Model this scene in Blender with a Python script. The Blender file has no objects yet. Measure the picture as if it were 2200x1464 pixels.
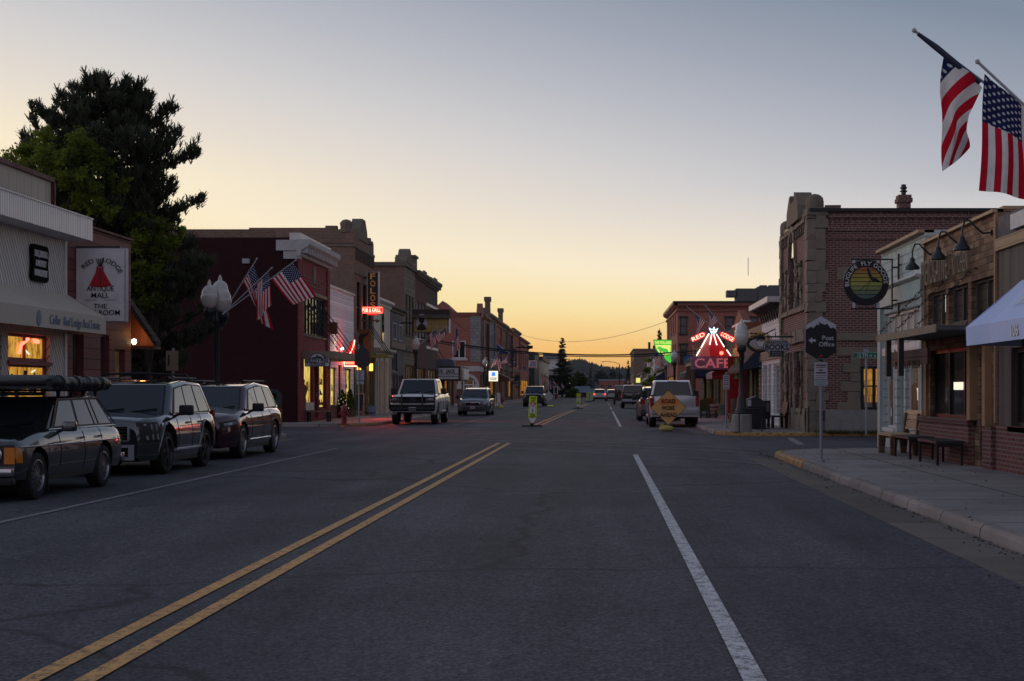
import bpy, bmesh, math, random
from math import sin, cos, pi, radians, sqrt, atan2, floor
from mathutils import Vector, Matrix
random.seed(7)
SC = bpy.context.scene
COL = SC.collection
# ---------------------------------------------------------------- camera
F, VX, VY, EYE = 3055.0, 1292.0, 839.0, 1.5       # photo pixels: focal length, vanishing point; eye height in metres
cam = bpy.data.cameras.new('camera'); cam_o = bpy.data.objects.new('camera', cam); COL.objects.link(cam_o)
cam_o.location = (0, 0, EYE); cam_o.rotation_euler = (pi/2, 0, 0)
cam.lens = 36.0*F/2200; cam.shift_x = -(VX-1100)/2200; cam.shift_y = (VY-732)/2200
cam.clip_start = .1; cam.clip_end = 6000
cam.dof.use_dof = False
SC.camera = cam_o
# ---------------------------------------------------------------- sky, sun, exposure
wd = bpy.data.worlds.new('World'); SC.world = wd; wd.use_nodes = True
def sky():
    nt = wd.node_tree; N = nt.nodes; L = nt.links
    s = N.new('ShaderNodeTexSky'); s.sky_type = 'NISHITA'; s.sun_disc = False
    s.sun_elevation = radians(-1); s.sun_rotation = radians(-10); s.altitude = 1700; s.air_density = 3
    tc = N.new('ShaderNodeTexCoord'); sp = N.new('ShaderNodeSeparateXYZ'); L.new(tc.outputs['Generated'], sp.inputs[0])
    def m(op, a, b=None, cl=False):
        n = N.new('ShaderNodeMath'); n.operation = op; n.use_clamp = cl
        for k, q in enumerate((a, b)):
            if q is None: continue
            if isinstance(q, (int, float)): n.inputs[k].default_value = q
            else: L.new(q, n.inputs[k])
        return n.outputs[0]
    xs = m('ADD', m('MAXIMUM', m('MINIMUM', sp.outputs['X'], .55), -.5), .063)
    ze = m('MULTIPLY_ADD', m('MULTIPLY', m('POWER', m('MULTIPLY', m('MAXIMUM', sp.outputs['Z'], 0.), 7.1, True), 2.), .22), xs); ze.node.inputs[2].default_value = 0
    L.new(sp.outputs['Z'], ze.node.inputs[2])
    def lin(r, g, b): return tuple(((c/255+.055)/1.055)**2.4 for c in (r, g, b))
    def ramp(fac, st):
        r = N.new('ShaderNodeValToRGB'); L.new(fac, r.inputs[0]); e = r.color_ramp.elements
        while len(e) < len(st): e.new(.5)
        for q, (p, c) in zip(e, st): q.position = p; q.color = (*c, 1)
        return r.outputs[0]
    fr = ramp(ze, [(0, lin(236, 172, 102)), (.016, lin(244, 186, 106)), (.0275, lin(255, 199, 115)), (.0586, lin(255, 232, 172)), (.089, lin(255, 240, 209)), (.1324, lin(233, 224, 213)),
                   (.1716, lin(212, 210, 210)), (.2196, lin(185, 188, 197)), (.2627, lin(161, 167, 182)), (.32, lin(128, 142, 160)), (.45, (.20, .25, .34)), (1, (.13, .165, .25))])
    bk = ramp(sp.outputs['Z'], [(0, (.36, .32, .38)), (.12, (.42, .37, .43)), (.3, (.33, .34, .44)), (1, (.13, .165, .25))])
    mx = N.new('ShaderNodeMix'); mx.data_type = 'RGBA'
    L.new(m('MULTIPLY_ADD', sp.outputs['Y'], .62, True), mx.inputs[0]); mx.inputs[0].default_value = 0
    mx.inputs[0].links[0].from_node.inputs[2].default_value = .42
    L.new(bk, mx.inputs[6]); L.new(fr, mx.inputs[7])
    m2 = N.new('ShaderNodeMix'); m2.data_type = 'RGBA'; m2.inputs[0].default_value = .03
    sc = N.new('ShaderNodeVectorMath'); sc.operation = 'SCALE'; sc.inputs[3].default_value = .3; L.new(s.outputs[0], sc.inputs[0])
    L.new(mx.outputs[2], m2.inputs[6]); L.new(sc.outputs[0], m2.inputs[7])
    L.new(m2.outputs[2], N['Background'].inputs[0])
    # the sun has set to the left of the street: the sky there is brighter
    gl = m('MULTIPLY_ADD', m('MAXIMUM', m('SUBTRACT', -.42, sp.outputs['X']), 0.), 3.2); gl.node.inputs[2].default_value = 1.; L.new(gl, N['Background'].inputs[1])
sky()
sun = bpy.data.lights.new('sun', 'SUN'); sun.energy = .12; sun.angle = radians(25); sun.color = (1, .72, .45)
sun_o = bpy.data.objects.new('sun', sun); COL.objects.link(sun_o); sun_o.rotation_euler = (radians(-84), 0, radians(10))
vs = SC.view_settings; vs.view_transform = 'Standard'; vs.look = 'None'; vs.exposure = 0; vs.gamma = 1
# ---------------------------------------------------------------- object helpers
def tag(o, label=None, cat=None, group=None, kind=None):
    if label: o['label'] = label
    if cat: o['category'] = cat
    if group: o['group'] = group
    if kind: o['kind'] = kind
    return o
def thing(name, label, cat, loc=(0, 0, 0), rotz=0, group=None):
    o = bpy.data.objects.new(name, None); COL.objects.link(o); o.empty_display_size = .2
    o.location = loc; o.rotation_euler = (0, 0, rotz)
    return tag(o, label, cat, group)
def copy_tree(o, parent=None):
    c = o.copy(); COL.objects.link(c)
    if parent: c.parent = parent
    for ch in list(o.children): copy_tree(ch, c)
    return c
def dup(o, loc, rotz=None, label=None, scale=None):
    c = copy_tree(o); c.location = loc
    if rotz is not None: c.rotation_euler = (0, 0, rotz)
    if label: c['label'] = label
    if scale: c.scale = (scale,)*3
    return c
def at(px, py, Y): return Vector(((px-VX)*Y/F, Y, EYE-(py-VY)*Y/F))
def gy(py, h=0.): return (EYE-h)*F/(py-VY)
XL, XR, KERB_R, KERB_L, WALK = -13.0, 6.8, 3.85, -9.9, .13
def yl(px): return XL*F/(px-VX)
def yr(px): return XR*F/(px-VX)
def zat(py, Y): return EYE-(py-VY)*Y/F

_TX = {}
def text_geo(s, bold=0.):
    k = (s, bold)
    if k not in _TX:
        cu = bpy.data.curves.new('t', 'FONT'); cu.body = s; cu.size = 1; cu.offset = bold; cu.resolution_u = 3; cu.fill_mode = 'BOTH' if hasattr(cu, 'fill_mode') and False else cu.fill_mode
        o = bpy.data.objects.new('t', cu); COL.objects.link(o)
        dg = bpy.context.evaluated_depsgraph_get(); me = bpy.data.meshes.new_from_object(o.evaluated_get(dg))
        _TX[k] = ([tuple(v.co) for v in me.vertices], [tuple(p.vertices) for p in me.polygons])
        bpy.data.objects.remove(o); bpy.data.curves.remove(cu); bpy.data.meshes.remove(me)
    return _TX[k]

SPLIT = set('post pier corner_pilaster timber_hanger roof_bar pilaster finial porch_post chimney roof_rail sill step_bar corner_bracket bed_rail window_notice window_decal roof_vent brick_base corner_board quoin_pier panel wall_lantern side_window side_strip arch_trim canopy_rods stay_rod window_surround_glass rooftop_unit parapet_post cab_lamp door_handle wall_bolt hanger_plate strap outlet lit_slot window_sign coping timber_front bracket hood_bracket upper_panel wiper'.split())
class MB:
    def __init__(s, T=None): s.v = []; s.f = []; s.mi = []; s.m = 0; s.T = T; s.uv = None
    def add(s, vs, fs):
        o = len(s.v)
        s.v += [tuple(s.T @ Vector(q)) for q in vs] if s.T is not None else [tuple(q) for q in vs]
        for q in fs: s.f.append(tuple(i+o for i in q)); s.mi.append(s.m)
        return s
    def box(s, x0, x1, y0, y1, z0, z1):
        return s.add([(x0, y0, z0), (x1, y0, z0), (x1, y1, z0), (x0, y1, z0), (x0, y0, z1), (x1, y0, z1), (x1, y1, z1), (x0, y1, z1)],
                     [(0, 3, 2, 1), (4, 5, 6, 7), (0, 1, 5, 4), (1, 2, 6, 5), (2, 3, 7, 6), (3, 0, 4, 7)])
    def cb(s, c, d):
        return s.box(c[0]-d[0]/2, c[0]+d[0]/2, c[1]-d[1]/2, c[1]+d[1]/2, c[2]-d[2]/2, c[2]+d[2]/2)
    def quad(s, a, b, c, d): return s.add([a, b, c, d], [(0, 1, 2, 3)])
    def prism(s, pts, ax, d0, d1):                         # polygon in the plane across ax, pulled from d0 to d1
        n = len(pts)
        def p(q, d): return (q[0], d, q[1]) if ax == 'y' else (d, q[0], q[1]) if ax == 'x' else (q[0], q[1], d)
        vs = [p(q, d0) for q in pts]+[p(q, d1) for q in pts]
        return s.add(vs, [tuple(range(n)), tuple(range(2*n-1, n-1, -1))]+[(i, i+n, (i+1) % n+n, (i+1) % n) for i in range(n)])
    def tube(s, pts, r, n=6, close=False):
        pts = [Vector(p) for p in pts]; rs = r if isinstance(r, (list, tuple)) else [r]*len(pts); rings = []
        for i, p in enumerate(pts):
            t = (pts[min(i+1, len(pts)-1)]-pts[max(i-1, 0)])
            if close: t = pts[(i+1) % len(pts)]-pts[i-1]
            t = t.normalized() if t.length > 1e-9 else Vector((0, 0, 1))
            a = t.cross(Vector((0, 0, 1)) if abs(t.z) < .9 else Vector((1, 0, 0))).normalized(); b = t.cross(a)
            rings.append([p+(a*cos(2*pi*k/n)+b*sin(2*pi*k/n))*rs[i] for k in range(n)])
        m = len(pts); vs = [q for rg in rings for q in rg]
        fs = [(i*n+k, i*n+(k+1) % n, (i+1) % m*n+(k+1) % n, (i+1) % m*n+k) for i in range(m if close else m-1) for k in range(n)]
        if not close: fs += [tuple(range(n-1, -1, -1)), tuple((m-1)*n+k for k in range(n))]
        return s.add(vs, fs)
    def lathe(s, prof, c=(0, 0, 0), n=16, ax='z'):
        vs = []
        for r, h in prof:
            for k in range(n):
                a = 2*pi*k/n; p = (r*cos(a), r*sin(a), h) if ax == 'z' else (r*cos(a), h, r*sin(a)) if ax == 'y' else (h, r*cos(a), r*sin(a))
                vs.append((c[0]+p[0], c[1]+p[1], c[2]+p[2]))
        m = len(prof)
        fs = [(i*n+k, i*n+(k+1) % n, (i+1)*n+(k+1) % n, (i+1)*n+k) for i in range(m-1) for k in range(n)]
        if prof[0][0] > 1e-6: fs.append(tuple(range(n-1, -1, -1)))
        if prof[-1][0] > 1e-6: fs.append(tuple((m-1)*n+k for k in range(n)))
        return s.add(vs, fs)
    def grid(s, fn, nu, nv, uv=False):
        o = len(s.v); vs = [fn(i/nu, j/nv) for i in range(nu+1) for j in range(nv+1)]
        s.add(vs, [(i*(nv+1)+j, (i+1)*(nv+1)+j, (i+1)*(nv+1)+j+1, i*(nv+1)+j+1) for i in range(nu) for j in range(nv)])
        if uv:
            if s.uv is None: s.uv = {}
            for i in range(nu+1):
                for j in range(nv+1): s.uv[o+i*(nv+1)+j] = (i/nu, j/nv)
        return s
    def text(s, t, x, y, z, h, w=None, bold=0., arc=None, al='C', d=0.012, xmax=None):
        """letters standing in the x-z plane at depth y, face towards -y; arc=(radius, degrees at mid) bends them round x,z"""
        vs, fs = text_geo(t, bold)
        if not vs: return s
        x0 = min(q[0] for q in vs); x1 = max(q[0] for q in vs); k = h/.70; kx = k
        if w: kx = w/(x1-x0)
        elif xmax and (x1-x0)*k > xmax: kx = xmax/(x1-x0)
        out = []
        for a, b, c in vs:
            u = (a-(x0+x1)/2)*kx if al == 'C' else (a-x0)*kx if al == 'L' else (a-x1)*kx; v = b*k
            if arc:
                r, mid = arc; sg = 1 if r > 0 else -1; R = abs(r)
                th = radians(mid)-sg*u/R; rr = R+sg*v
                out.append((x+rr*cos(th), y, z+rr*sin(th)))
            else: out.append((x+u, y, z+v-h/2))
        n = len(out); top = [(a, b-d, c) for a, b, c in out]
        ed = {}
        for q in fs:
            for i in range(len(q)):
                e = (q[i], q[(i+1) % len(q)]); ed[e] = 1
        sides = [(a, b, b+n, a+n) for (a, b) in ed if (b, a) not in ed]
        return s.add(out+top, [tuple(i+n for i in q) for q in fs]+sides)
    def islands(s):
        p = list(range(len(s.v)))
        def fd(i):
            while p[i] != i: p[i] = p[p[i]]; i = p[i]
            return i
        for f in s.f:
            a = fd(f[0])
            for i in f[1:]: p[fd(i)] = a
        g = {}
        for k, f in enumerate(s.f): g.setdefault(fd(f[0]), []).append(k)
        return list(g.values())
    def build(s, name, mats, parent=None, smooth=None, loc=None):
        if name in SPLIT and parent:
            isl = s.islands()
            if 1 < len(isl) <= 12:
                for ks in isl:
                    q = MB(); ix = {}; 
                    for k in ks:
                        for i in s.f[k]:
                            if i not in ix: ix[i] = len(q.v); q.v.append(s.v[i])
                        q.f.append(tuple(ix[i] for i in s.f[k])); q.mi.append(s.mi[k])
                    o = q.raw(name, mats, parent, smooth, loc)
                return o
        return s.raw(name, mats, parent, smooth, loc)
    def raw(s, name, mats, parent=None, smooth=None, loc=None):
        me = bpy.data.meshes.new(name); me.from_pydata(s.v, [], s.f); 
        for m in (mats if isinstance(mats, (list, tuple)) else [mats]): me.materials.append(m)
        if max(s.mi, default=0): me.polygons.foreach_set('material_index', s.mi)
        if s.uv:
            l = me.uv_layers.new(name='UVMap')
            for lp in me.loops: l.data[lp.index].uv = s.uv.get(lp.vertex_index, (0, 0))
        if smooth:
            me.shade_smooth()
            if smooth < 180: me.set_sharp_from_angle(angle=radians(smooth))
        me.update()
        o = bpy.data.objects.new(name, me); COL.objects.link(o)
        if parent: o.parent = parent
        if loc: o.location = loc
        return o
def bevel_mb(mb, w, seg=2):
    bm = bmesh.new(); vs = [bm.verts.new(v) for v in mb.v]
    for f in mb.f:
        try: bm.faces.new([vs[i] for i in f])
        except ValueError: pass
    bmesh.ops.recalc_face_normals(bm, faces=bm.faces)
    bmesh.ops.bevel(bm, geom=[e for e in bm.edges if e.is_manifold and e.calc_face_angle(0) > .3], offset=w, segments=seg, affect='EDGES', profile=.6)
    bm.verts.index_update()
    r = MB(); r.add([tuple(v.co) for v in bm.verts], [tuple(v.index for v in f.verts) for f in bm.faces]); bm.free()
    return r
# ---------------------------------------------------------------- materials
M = {}
class NT:
    def __init__(s, name):
        s.mat = bpy.data.materials.new(name); s.mat.use_nodes = True; s.nt = s.mat.node_tree; s.N = s.nt.nodes; s.L = s.nt.links
        s.b = s.N['Principled BSDF']; M[name] = s.mat; s.tc = s.N.new('ShaderNodeTexCoord'); s.co = s.tc.outputs['Object']
    def put(s, i, v):
        if v is None: return
        if isinstance(v, (int, float, tuple)):
            if isinstance(v, tuple) and len(v) == 3 and hasattr(i, 'default_value') and len(i.default_value) == 4: v = (*v, 1)
            i.default_value = v
        else: s.L.new(v, i)
    def math(s, op, a, b=None, c=None, clamp=False):
        n = s.N.new('ShaderNodeMath'); n.operation = op; n.use_clamp = clamp
        for k, q in enumerate((a, b, c)): s.put(n.inputs[k], q)
        return n.outputs[0]
    def noise(s, sc, det=4, rough=.6, vec=None, dist=0):
        n = s.N.new('ShaderNodeTexNoise'); s.put(n.inputs['Vector'], vec or s.co); n.inputs['Scale'].default_value = sc
        n.inputs['Detail'].default_value = det; n.inputs['Roughness'].default_value = rough; n.inputs['Distortion'].default_value = dist
        return n.outputs['Fac']
    def voro(s, sc, vec=None, feat='F1', out='Distance', rnd=1):
        n = s.N.new('ShaderNodeTexVoronoi'); n.feature = feat; s.put(n.inputs['Vector'], vec or s.co); n.inputs['Scale'].default_value = sc; n.inputs['Randomness'].default_value = rnd
        return n.outputs[out]
    def ramp(s, f, st, lin=True):
        n = s.N.new('ShaderNodeValToRGB'); s.put(n.inputs[0], f); e = n.color_ramp.elements
        if not lin: n.color_ramp.interpolation = 'CONSTANT'
        while len(e) < len(st): e.new(.5)
        for q, (p, c) in zip(e, st): q.position = p; q.color = (*(c if isinstance(c, tuple) else (c,)*3), 1)
        return n.outputs[0]
    def mix(s, f, a, b, mode='MIX'):
        n = s.N.new('ShaderNodeMix'); n.data_type = 'RGBA'; n.blend_type = mode
        s.put(n.inputs[0], f); s.put(n.inputs[6], a); s.put(n.inputs[7], b); return n.outputs[2]
    def sep(s, v=None):
        n = s.N.new('ShaderNodeSeparateXYZ'); s.put(n.inputs[0], v or s.co); return n.outputs
    def comb(s, a, b, c=0.):
        n = s.N.new('ShaderNodeCombineXYZ'); s.put(n.inputs[0], a); s.put(n.inputs[1], b); s.put(n.inputs[2], c); return n.outputs[0]
    def wallco(s):
        x, y, z = s.sep(); return s.comb(s.math('ADD', x, y), z)
    def bump(s, h, st=.3, d=.02):
        n = s.N.new('ShaderNodeBump'); s.put(n.inputs['Height'], h); n.inputs['Strength'].default_value = st; n.inputs['Distance'].default_value = d
        s.L.new(n.outputs[0], s.b.inputs['Normal']); return n
    def fin(s, col=None, rough=None, metal=None, spec=None, coat=None, emit=None, es=None):
        for k, v in (('Base Color', col), ('Roughness', rough), ('Metallic', metal), ('Specular IOR Level', spec), ('Coat Weight', coat), ('Emission Color', emit), ('Emission Strength', es)): s.put(s.b.inputs[k], v)
        return s.mat
def pm(name, col, rough=.6, var=.25, sc=4, metal=0, spec=.4, bump=0, coat=0, fine=0):
    t = NT(name); n = t.noise(sc, 5, .65)
    lo = tuple(c*(1-var) for c in col); hi = tuple(min(1, c*(1+var)) for c in col)
    c = t.ramp(n, [(.3, lo), (.7, hi)])
    if fine: c = t.mix(fine, c, t.ramp(t.noise(sc*14, 3, .6), [(.35, lo), (.65, hi)]))
    if bump: t.bump(t.noise(sc*6, 4), bump, .02)
    r = t.ramp(t.noise(sc*1.7, 3), [(.3, max(0, rough-.08)), (.7, min(1, rough+.08))])
    return t.fin(c, r, metal, spec, coat)
def brick(name, c1, c2, mo, w=.22, h=.075, ms=.012, stain=.35, bump=.5, off=.5):
    t = NT(name); v = t.wallco(); n = t.N.new('ShaderNodeTexBrick'); t.put(n.inputs['Vector'], v)
    n.inputs['Scale'].default_value = 1; n.inputs['Brick Width'].default_value = w; n.inputs['Row Height'].default_value = h
    n.inputs['Mortar Size'].default_value = ms; n.inputs['Mortar Smooth'].default_value = .2; n.offset = off
    for k, c in (('Color1', c1), ('Color2', c2), ('Mortar', mo)): n.inputs[k].default_value = (*c, 1)
    st = t.ramp(t.noise(.9, 5, .7), [(.25, 1-stain), (.65, 1.08)]); c = t.mix(1., n.outputs['Color'], st, 'MULTIPLY')
    c = t.mix(.5, c, t.mix(1., n.outputs['Color'], t.ramp(t.noise(30, 2), [(.3, .7), (.7, 1.25)]), 'MULTIPLY'))
    t.bump(t.math('ADD', t.math('MULTIPLY', n.outputs['Fac'], -1.), t.math('MULTIPLY', t.noise(40, 3), .4)), bump, .012)
    return t.fin(c, .85, 0, .25)
def siding(name, col, per=.15, ax='z', var=.2, gap=.09, dark=.35, bump=.6, rough=.65):
    t = NT(name); x, y, z = t.sep()
    q = z if ax == 'z' else t.math('ADD', x, y) if ax == 'x' else t.math('ADD', t.math('ADD', x, y), t.math('MULTIPLY', z, .62))
    f = t.math('FRACT', t.math('DIVIDE', q, per)); idx = t.math('FLOOR', t.math('DIVIDE', q, per))
    wn = t.N.new('ShaderNodeTexWhiteNoise'); wn.noise_dimensions = '1D'; t.put(wn.inputs['W'], idx)
    sx = t.N.new('ShaderNodeMapping'); t.put(sx.inputs[0], t.co); sx.inputs['Scale'].default_value = (1, 1, 12) if ax == 'z' else (12, 12, 1)
    gr = t.noise(2.2, 5, .7, sx.outputs[0]); big = t.noise(.8, 4, .7)
    lo = tuple(c*(1-var) for c in col); hi = tuple(min(1, c*(1+var)) for c in col)
    c = t.ramp(t.math('ADD', t.math('MULTIPLY', wn.outputs[0], .35), t.math('ADD', t.math('MULTIPLY', gr, .4), t.math('MULTIPLY', big, .25))), [(.3, lo), (.72, hi)])
    ln = t.ramp(f, [(0, 0.), (gap*.5, 0.), (gap, 1.)])
    c = t.mix(ln, tuple(k*dark for k in col), c)
    t.bump(t.math('ADD', t.math('MULTIPLY', f, -1.), t.math('MULTIPLY', ln, 1.2)), bump, .02)
    return t.fin(c, rough, 0, .3)
def flat(name, col, rough=.5, metal=0, spec=.4, coat=0):
    return NT(name).fin(col, rough, metal, spec, coat)
def glow(name, col, st, base=(.02, .02, .02)):
    return NT(name).fin(base, .5, emit=col, es=st)
def lit(name, stops, sc=(3, 3, 3), st=1., kind='noise', rough=.15):
    t = NT(name); mp = t.N.new('ShaderNodeMapping'); t.put(mp.inputs[0], t.co); mp.inputs['Scale'].default_value = sc
    if kind == 'noise': f = t.noise(1, 6, .72, mp.outputs[0])
    elif kind == 'shelf':
        v = t.wallco(); b = t.N.new('ShaderNodeTexBrick'); t.put(b.inputs['Vector'], v); b.inputs['Scale'].default_value = 1; b.inputs['Brick Width'].default_value = .045; b.inputs['Row Height'].default_value = .24
        b.inputs['Mortar Size'].default_value = .012; b.inputs['Color1'].default_value = (.15,)*3+(1,); b.inputs['Color2'].default_value = (.9,)*3+(1,); b.inputs['Mortar'].default_value = (.05,)*3+(1,); b.inputs['Bias'].default_value = 0
        f = t.math('MULTIPLY_ADD', t.N['Brick Texture'].outputs['Color'], .5, t.math('MULTIPLY', t.noise(2.2, 4), .55))
    else: f = t.voro(1, mp.outputs[0], out='Color')
    c = t.ramp(f, stops)
    return t.fin((.02, .02, .02), rough, emit=c, es=st)
# ---------------------------------------------------------------- material list
def mk_asphalt():
    t = NT('asphalt'); x, y, z = t.sep()
    st = t.N.new('ShaderNodeMapping'); t.put(st.inputs[0], t.co); st.inputs['Scale'].default_value = (1.1, .10, 1)
    wheel = t.noise(1., 4, .6, st.outputs[0]); big = t.noise(.22, 5, .6); fine = t.noise(55, 3, .7); mid = t.noise(7, 4, .7)
    k = t.math('ADD', t.math('ADD', t.math('MULTIPLY', wheel, .3), t.math('MULTIPLY', big, .3)), t.math('ADD', t.math('MULTIPLY', fine, .25), t.math('MULTIPLY', mid, .15)))
    c = t.ramp(k, [(.41, (.032, .032, .039)), (.5, (.058, .057, .068)), (.59, (.092, .090, .102))])
    ag = t.voro(48, out='Color'); c = t.mix(.8, c, t.mix(1., c, t.ramp(ag, [(.15, .45), (.5, 1.), (.85, 1.9)]), 'MULTIPLY'))
    # cracks sealed with tar, running roughly across and along
    wv = t.N.new('ShaderNodeMapping'); t.put(wv.inputs[0], t.co); wv.inputs['Scale'].default_value = (.11, .16, 1)
    nz = t.N.new('ShaderNodeTexNoise'); t.put(nz.inputs['Vector'], t.co); nz.inputs['Scale'].default_value = .8; nz.inputs['Detail'].default_value = 5
    av = t.N.new('ShaderNodeMix'); av.data_type = 'VECTOR'; av.inputs[0].default_value = .12; t.put(av.inputs[4], wv.outputs[0]); t.put(av.inputs[5], nz.outputs['Color'])
    e = t.voro(1, av.outputs[1], 'DISTANCE_TO_EDGE')
    cr = t.ramp(e, [(0, 1.), (.003, .9), (.006, 0.)]); c = t.mix(t.math('MULTIPLY', cr, .75), c, (.018, .017, .018))
    oil = t.ramp(t.noise(.55, 3, .5), [(.62, 0.), (.75, 1.)]); c = t.mix(t.math('MULTIPLY', oil, .3), c, (.026, .026, .028))
    sc = t.N.new('ShaderNodeMapping'); t.put(sc.inputs[0], t.co); sc.inputs['Scale'].default_value = (.8, 3.2, 1); sc.inputs['Rotation'].default_value = (0, 0, .25)
    sk = t.ramp(t.noise(1, 4, .75, sc.outputs[0]), [(.72, 0.), (.8, 1.)]); c = t.mix(t.math('MULTIPLY', sk, .5), c, (.15, .14, .13))
    t.bump(t.math('ADD', t.noise(90, 3, .8), t.math('MULTIPLY', fine, .6)), .55, .012)
    return t.fin(c, .78, 0, .28)
mk_asphalt()
def mk_conc(name, col, jx, jy, joint=.02):
    t = NT(name); x, y, z = t.sep(); big = t.noise(.7, 6, .7); f = t.noise(22, 4, .7)
    lo = tuple(c*.66 for c in col); hi = tuple(c*1.2 for c in col)
    cell = t.N.new('ShaderNodeTexWhiteNoise'); cell.noise_dimensions = '2D'; t.put(cell.inputs['Vector'], t.comb(t.math('FLOOR', t.math('DIVIDE', x, jx)), t.math('FLOOR', t.math('DIVIDE', y, jy))))
    c = t.ramp(t.math('ADD', t.math('ADD', t.math('MULTIPLY', big, .5), t.math('MULTIPLY', f, .3)), t.math('MULTIPLY', cell.outputs[0], .25)), [(.32, lo), (.72, hi)])
    def jl(q, j): return t.math('LESS_THAN', t.math('ABSOLUTE', t.math('SUBTRACT', t.math('FRACT', t.math('DIVIDE', q, j)), .5)), joint/j)
    j = t.math('MAXIMUM', jl(x, jx), jl(y, jy)); c = t.mix(t.math('MULTIPLY', j, .9), c, tuple(k*.18 for k in col))
    st = t.ramp(t.noise(1.6, 4, .7), [(.58, 0.), (.72, 1.)]); c = t.mix(t.math('MULTIPLY', st, .35), c, tuple(k*.4 for k in col))
    t.bump(t.math('ADD', f, t.math('MULTIPLY', j, -2.)), .35, .01)
    return t.fin(c, .85, 0, .25)
mk_conc('walk', (.27, .245, .235), 1.55, 1.55)
mk_conc('kerb_mat', (.26, .225, .20), 40, 1.7, .02)
mk_conc('gutter_mat', (.145, .125, .11), 40, 3.2, .015)
def mk_paint(name, col, wear):
    t = NT(name); n = t.noise(9, 6, .8); f = t.noise(45, 3, .7)
    k = t.ramp(t.math('ADD', t.math('MULTIPLY', n, .6), t.math('MULTIPLY', f, .4)), [(wear-.07, (.065, .063, .062)), (wear+.05, col), (.8, tuple(min(1, c*1.15) for c in col))])
    t.bump(t.noise(90, 3, .8), .4, .01); return t.fin(k, .7, 0, .3)
mk_paint('white_line', (.60, .58, .58), .47); mk_paint('faint_line', (.26, .25, .26), .47); mk_paint('yellow_line', (.64, .345, .115), .46); mk_paint('yellow_kerb', (.46, .26, .08), .49)
pm('earth', (.06, .055, .04), .95, .4, .8); pm('dry_grass', (.075, .07, .03), .95, .4, 3, fine=.5)
brick('brick_red', (.19, .062, .05), (.125, .045, .04), (.20, .16, .14))
brick('brick_bank', (.17, .055, .046), (.115, .042, .038), (.27, .22, .195), ms=.013)
brick('brick_brown', (0.2325, 0.1318, 0.093), (0.155, 0.0853, 0.062), (0.248, 0.2015, 0.155))
brick('brick_dark', (0.119, 0.07, 0.0588), (0.077, 0.049, 0.0448), (0.126, 0.105, 0.091))
brick('brick_hotel', (0.375, 0.1407, 0.1032), (0.3095, 0.1162, 0.0843), (0.3469, 0.1595, 0.122), ms=.008)
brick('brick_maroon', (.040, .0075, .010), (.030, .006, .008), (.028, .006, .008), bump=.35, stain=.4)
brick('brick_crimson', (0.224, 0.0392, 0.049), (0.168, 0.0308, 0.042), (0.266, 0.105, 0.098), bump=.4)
brick('brick_plum', (0.14, 0.042, 0.0392), (0.098, 0.0336, 0.0336), (0.168, 0.119, 0.105))
brick('stone_rough', (0.27, 0.2228, 0.1688), (0.2025, 0.1647, 0.1242), (0.1485, 0.1215, 0.0945), .62, .31, .02, .4, 1.)
brick('stone_grey', (0.3105, 0.297, 0.2835), (0.2362, 0.2295, 0.2228), (0.1215, 0.1148, 0.1148), .62, .33, .02, .35, .9)
brick('pressed_tin', (0.522, 0.5742, 0.5394), (0.435, 0.4958, 0.4698), (0.3306, 0.3654, 0.348), .5, .2, .02, .35, 1.)
brick('wood_shingle', (0.3307, 0.2009, 0.1229), (0.13, 0.0756, 0.0473), (0.052, 0.0331, 0.0236), .33, .12, .006, .6, .8)
brick('roof_shake', (.12, .09, .065), (.07, .05, .04), (.02, .016, .014), .14, .16, .008, .5, .9)
siding('white_lap', (.80, .74, .76), .13); siding('grey_lap', (.56, .54, .54), .12); siding('plum_lap', (.085, .07, .085), .12)
siding('cream_board', (.58, .52, .43), .3, 'x', .1, .05); siding('beige_panel', (.44, .39, .32), .42, 'x', .06, .04, .5); siding('diag_board', (.62, .59, .55), .145, 'd', .1, .22, .25, .9)
siding('rib_metal', (.70, .70, .74), .11, 'x', .08, .3, .5, .9, .4); siding('red_board', (.15, .05, .042), .27, 'z', .35, .06, .25, .8)
siding('grey_board', (.10, .085, .075), .16, 'x', .3, .08, .3, .7); siding('dark_board', (.035, .025, .02), .2, 'z', .3, .08, .3); siding('log_wall', (.10, .07, .045), .26, 'x', .35, .12, .2, 1.)
siding('green_board', (.045, .075, .04), .15, 'x', .2); siding('orange_board', (.23, .07, .035), .2, 'x', .2, .07, .4); siding('red_panel', (.32, .012, .010), .5, 'x', .1, .03)
siding('awning_canvas', (.52, .47, .39), .55, 'x', .05, .02, .7, .2, .8); siding('awning_blue', (.50, .58, .82), .9, 'x', .06, .02, .75, .2, .6); siding('blue_metal', (.13, .16, .21), .2, 'x', .1, .1, .5)
siding('light_wood', (.42, .28, .16), .14, 'z', .3, .06, .3); siding('rail_wood', (.13, .075, .045), .15, 'z', .35, .06, .3)
def mk_stripe(name, a, b, per):
    t = NT(name); x, y, z = t.sep(); f = t.math('FRACT', t.math('DIVIDE', x, per)); c = t.mix(t.math('GREATER_THAN', f, .5), a, b); return t.fin(c, .8, 0, .2)
mk_stripe('stripe_red', (.55, .50, .48), (.34, .03, .035), .3); mk_stripe('stripe_tan', (.40, .30, .2), (.16, .07, .05), .3)
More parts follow.
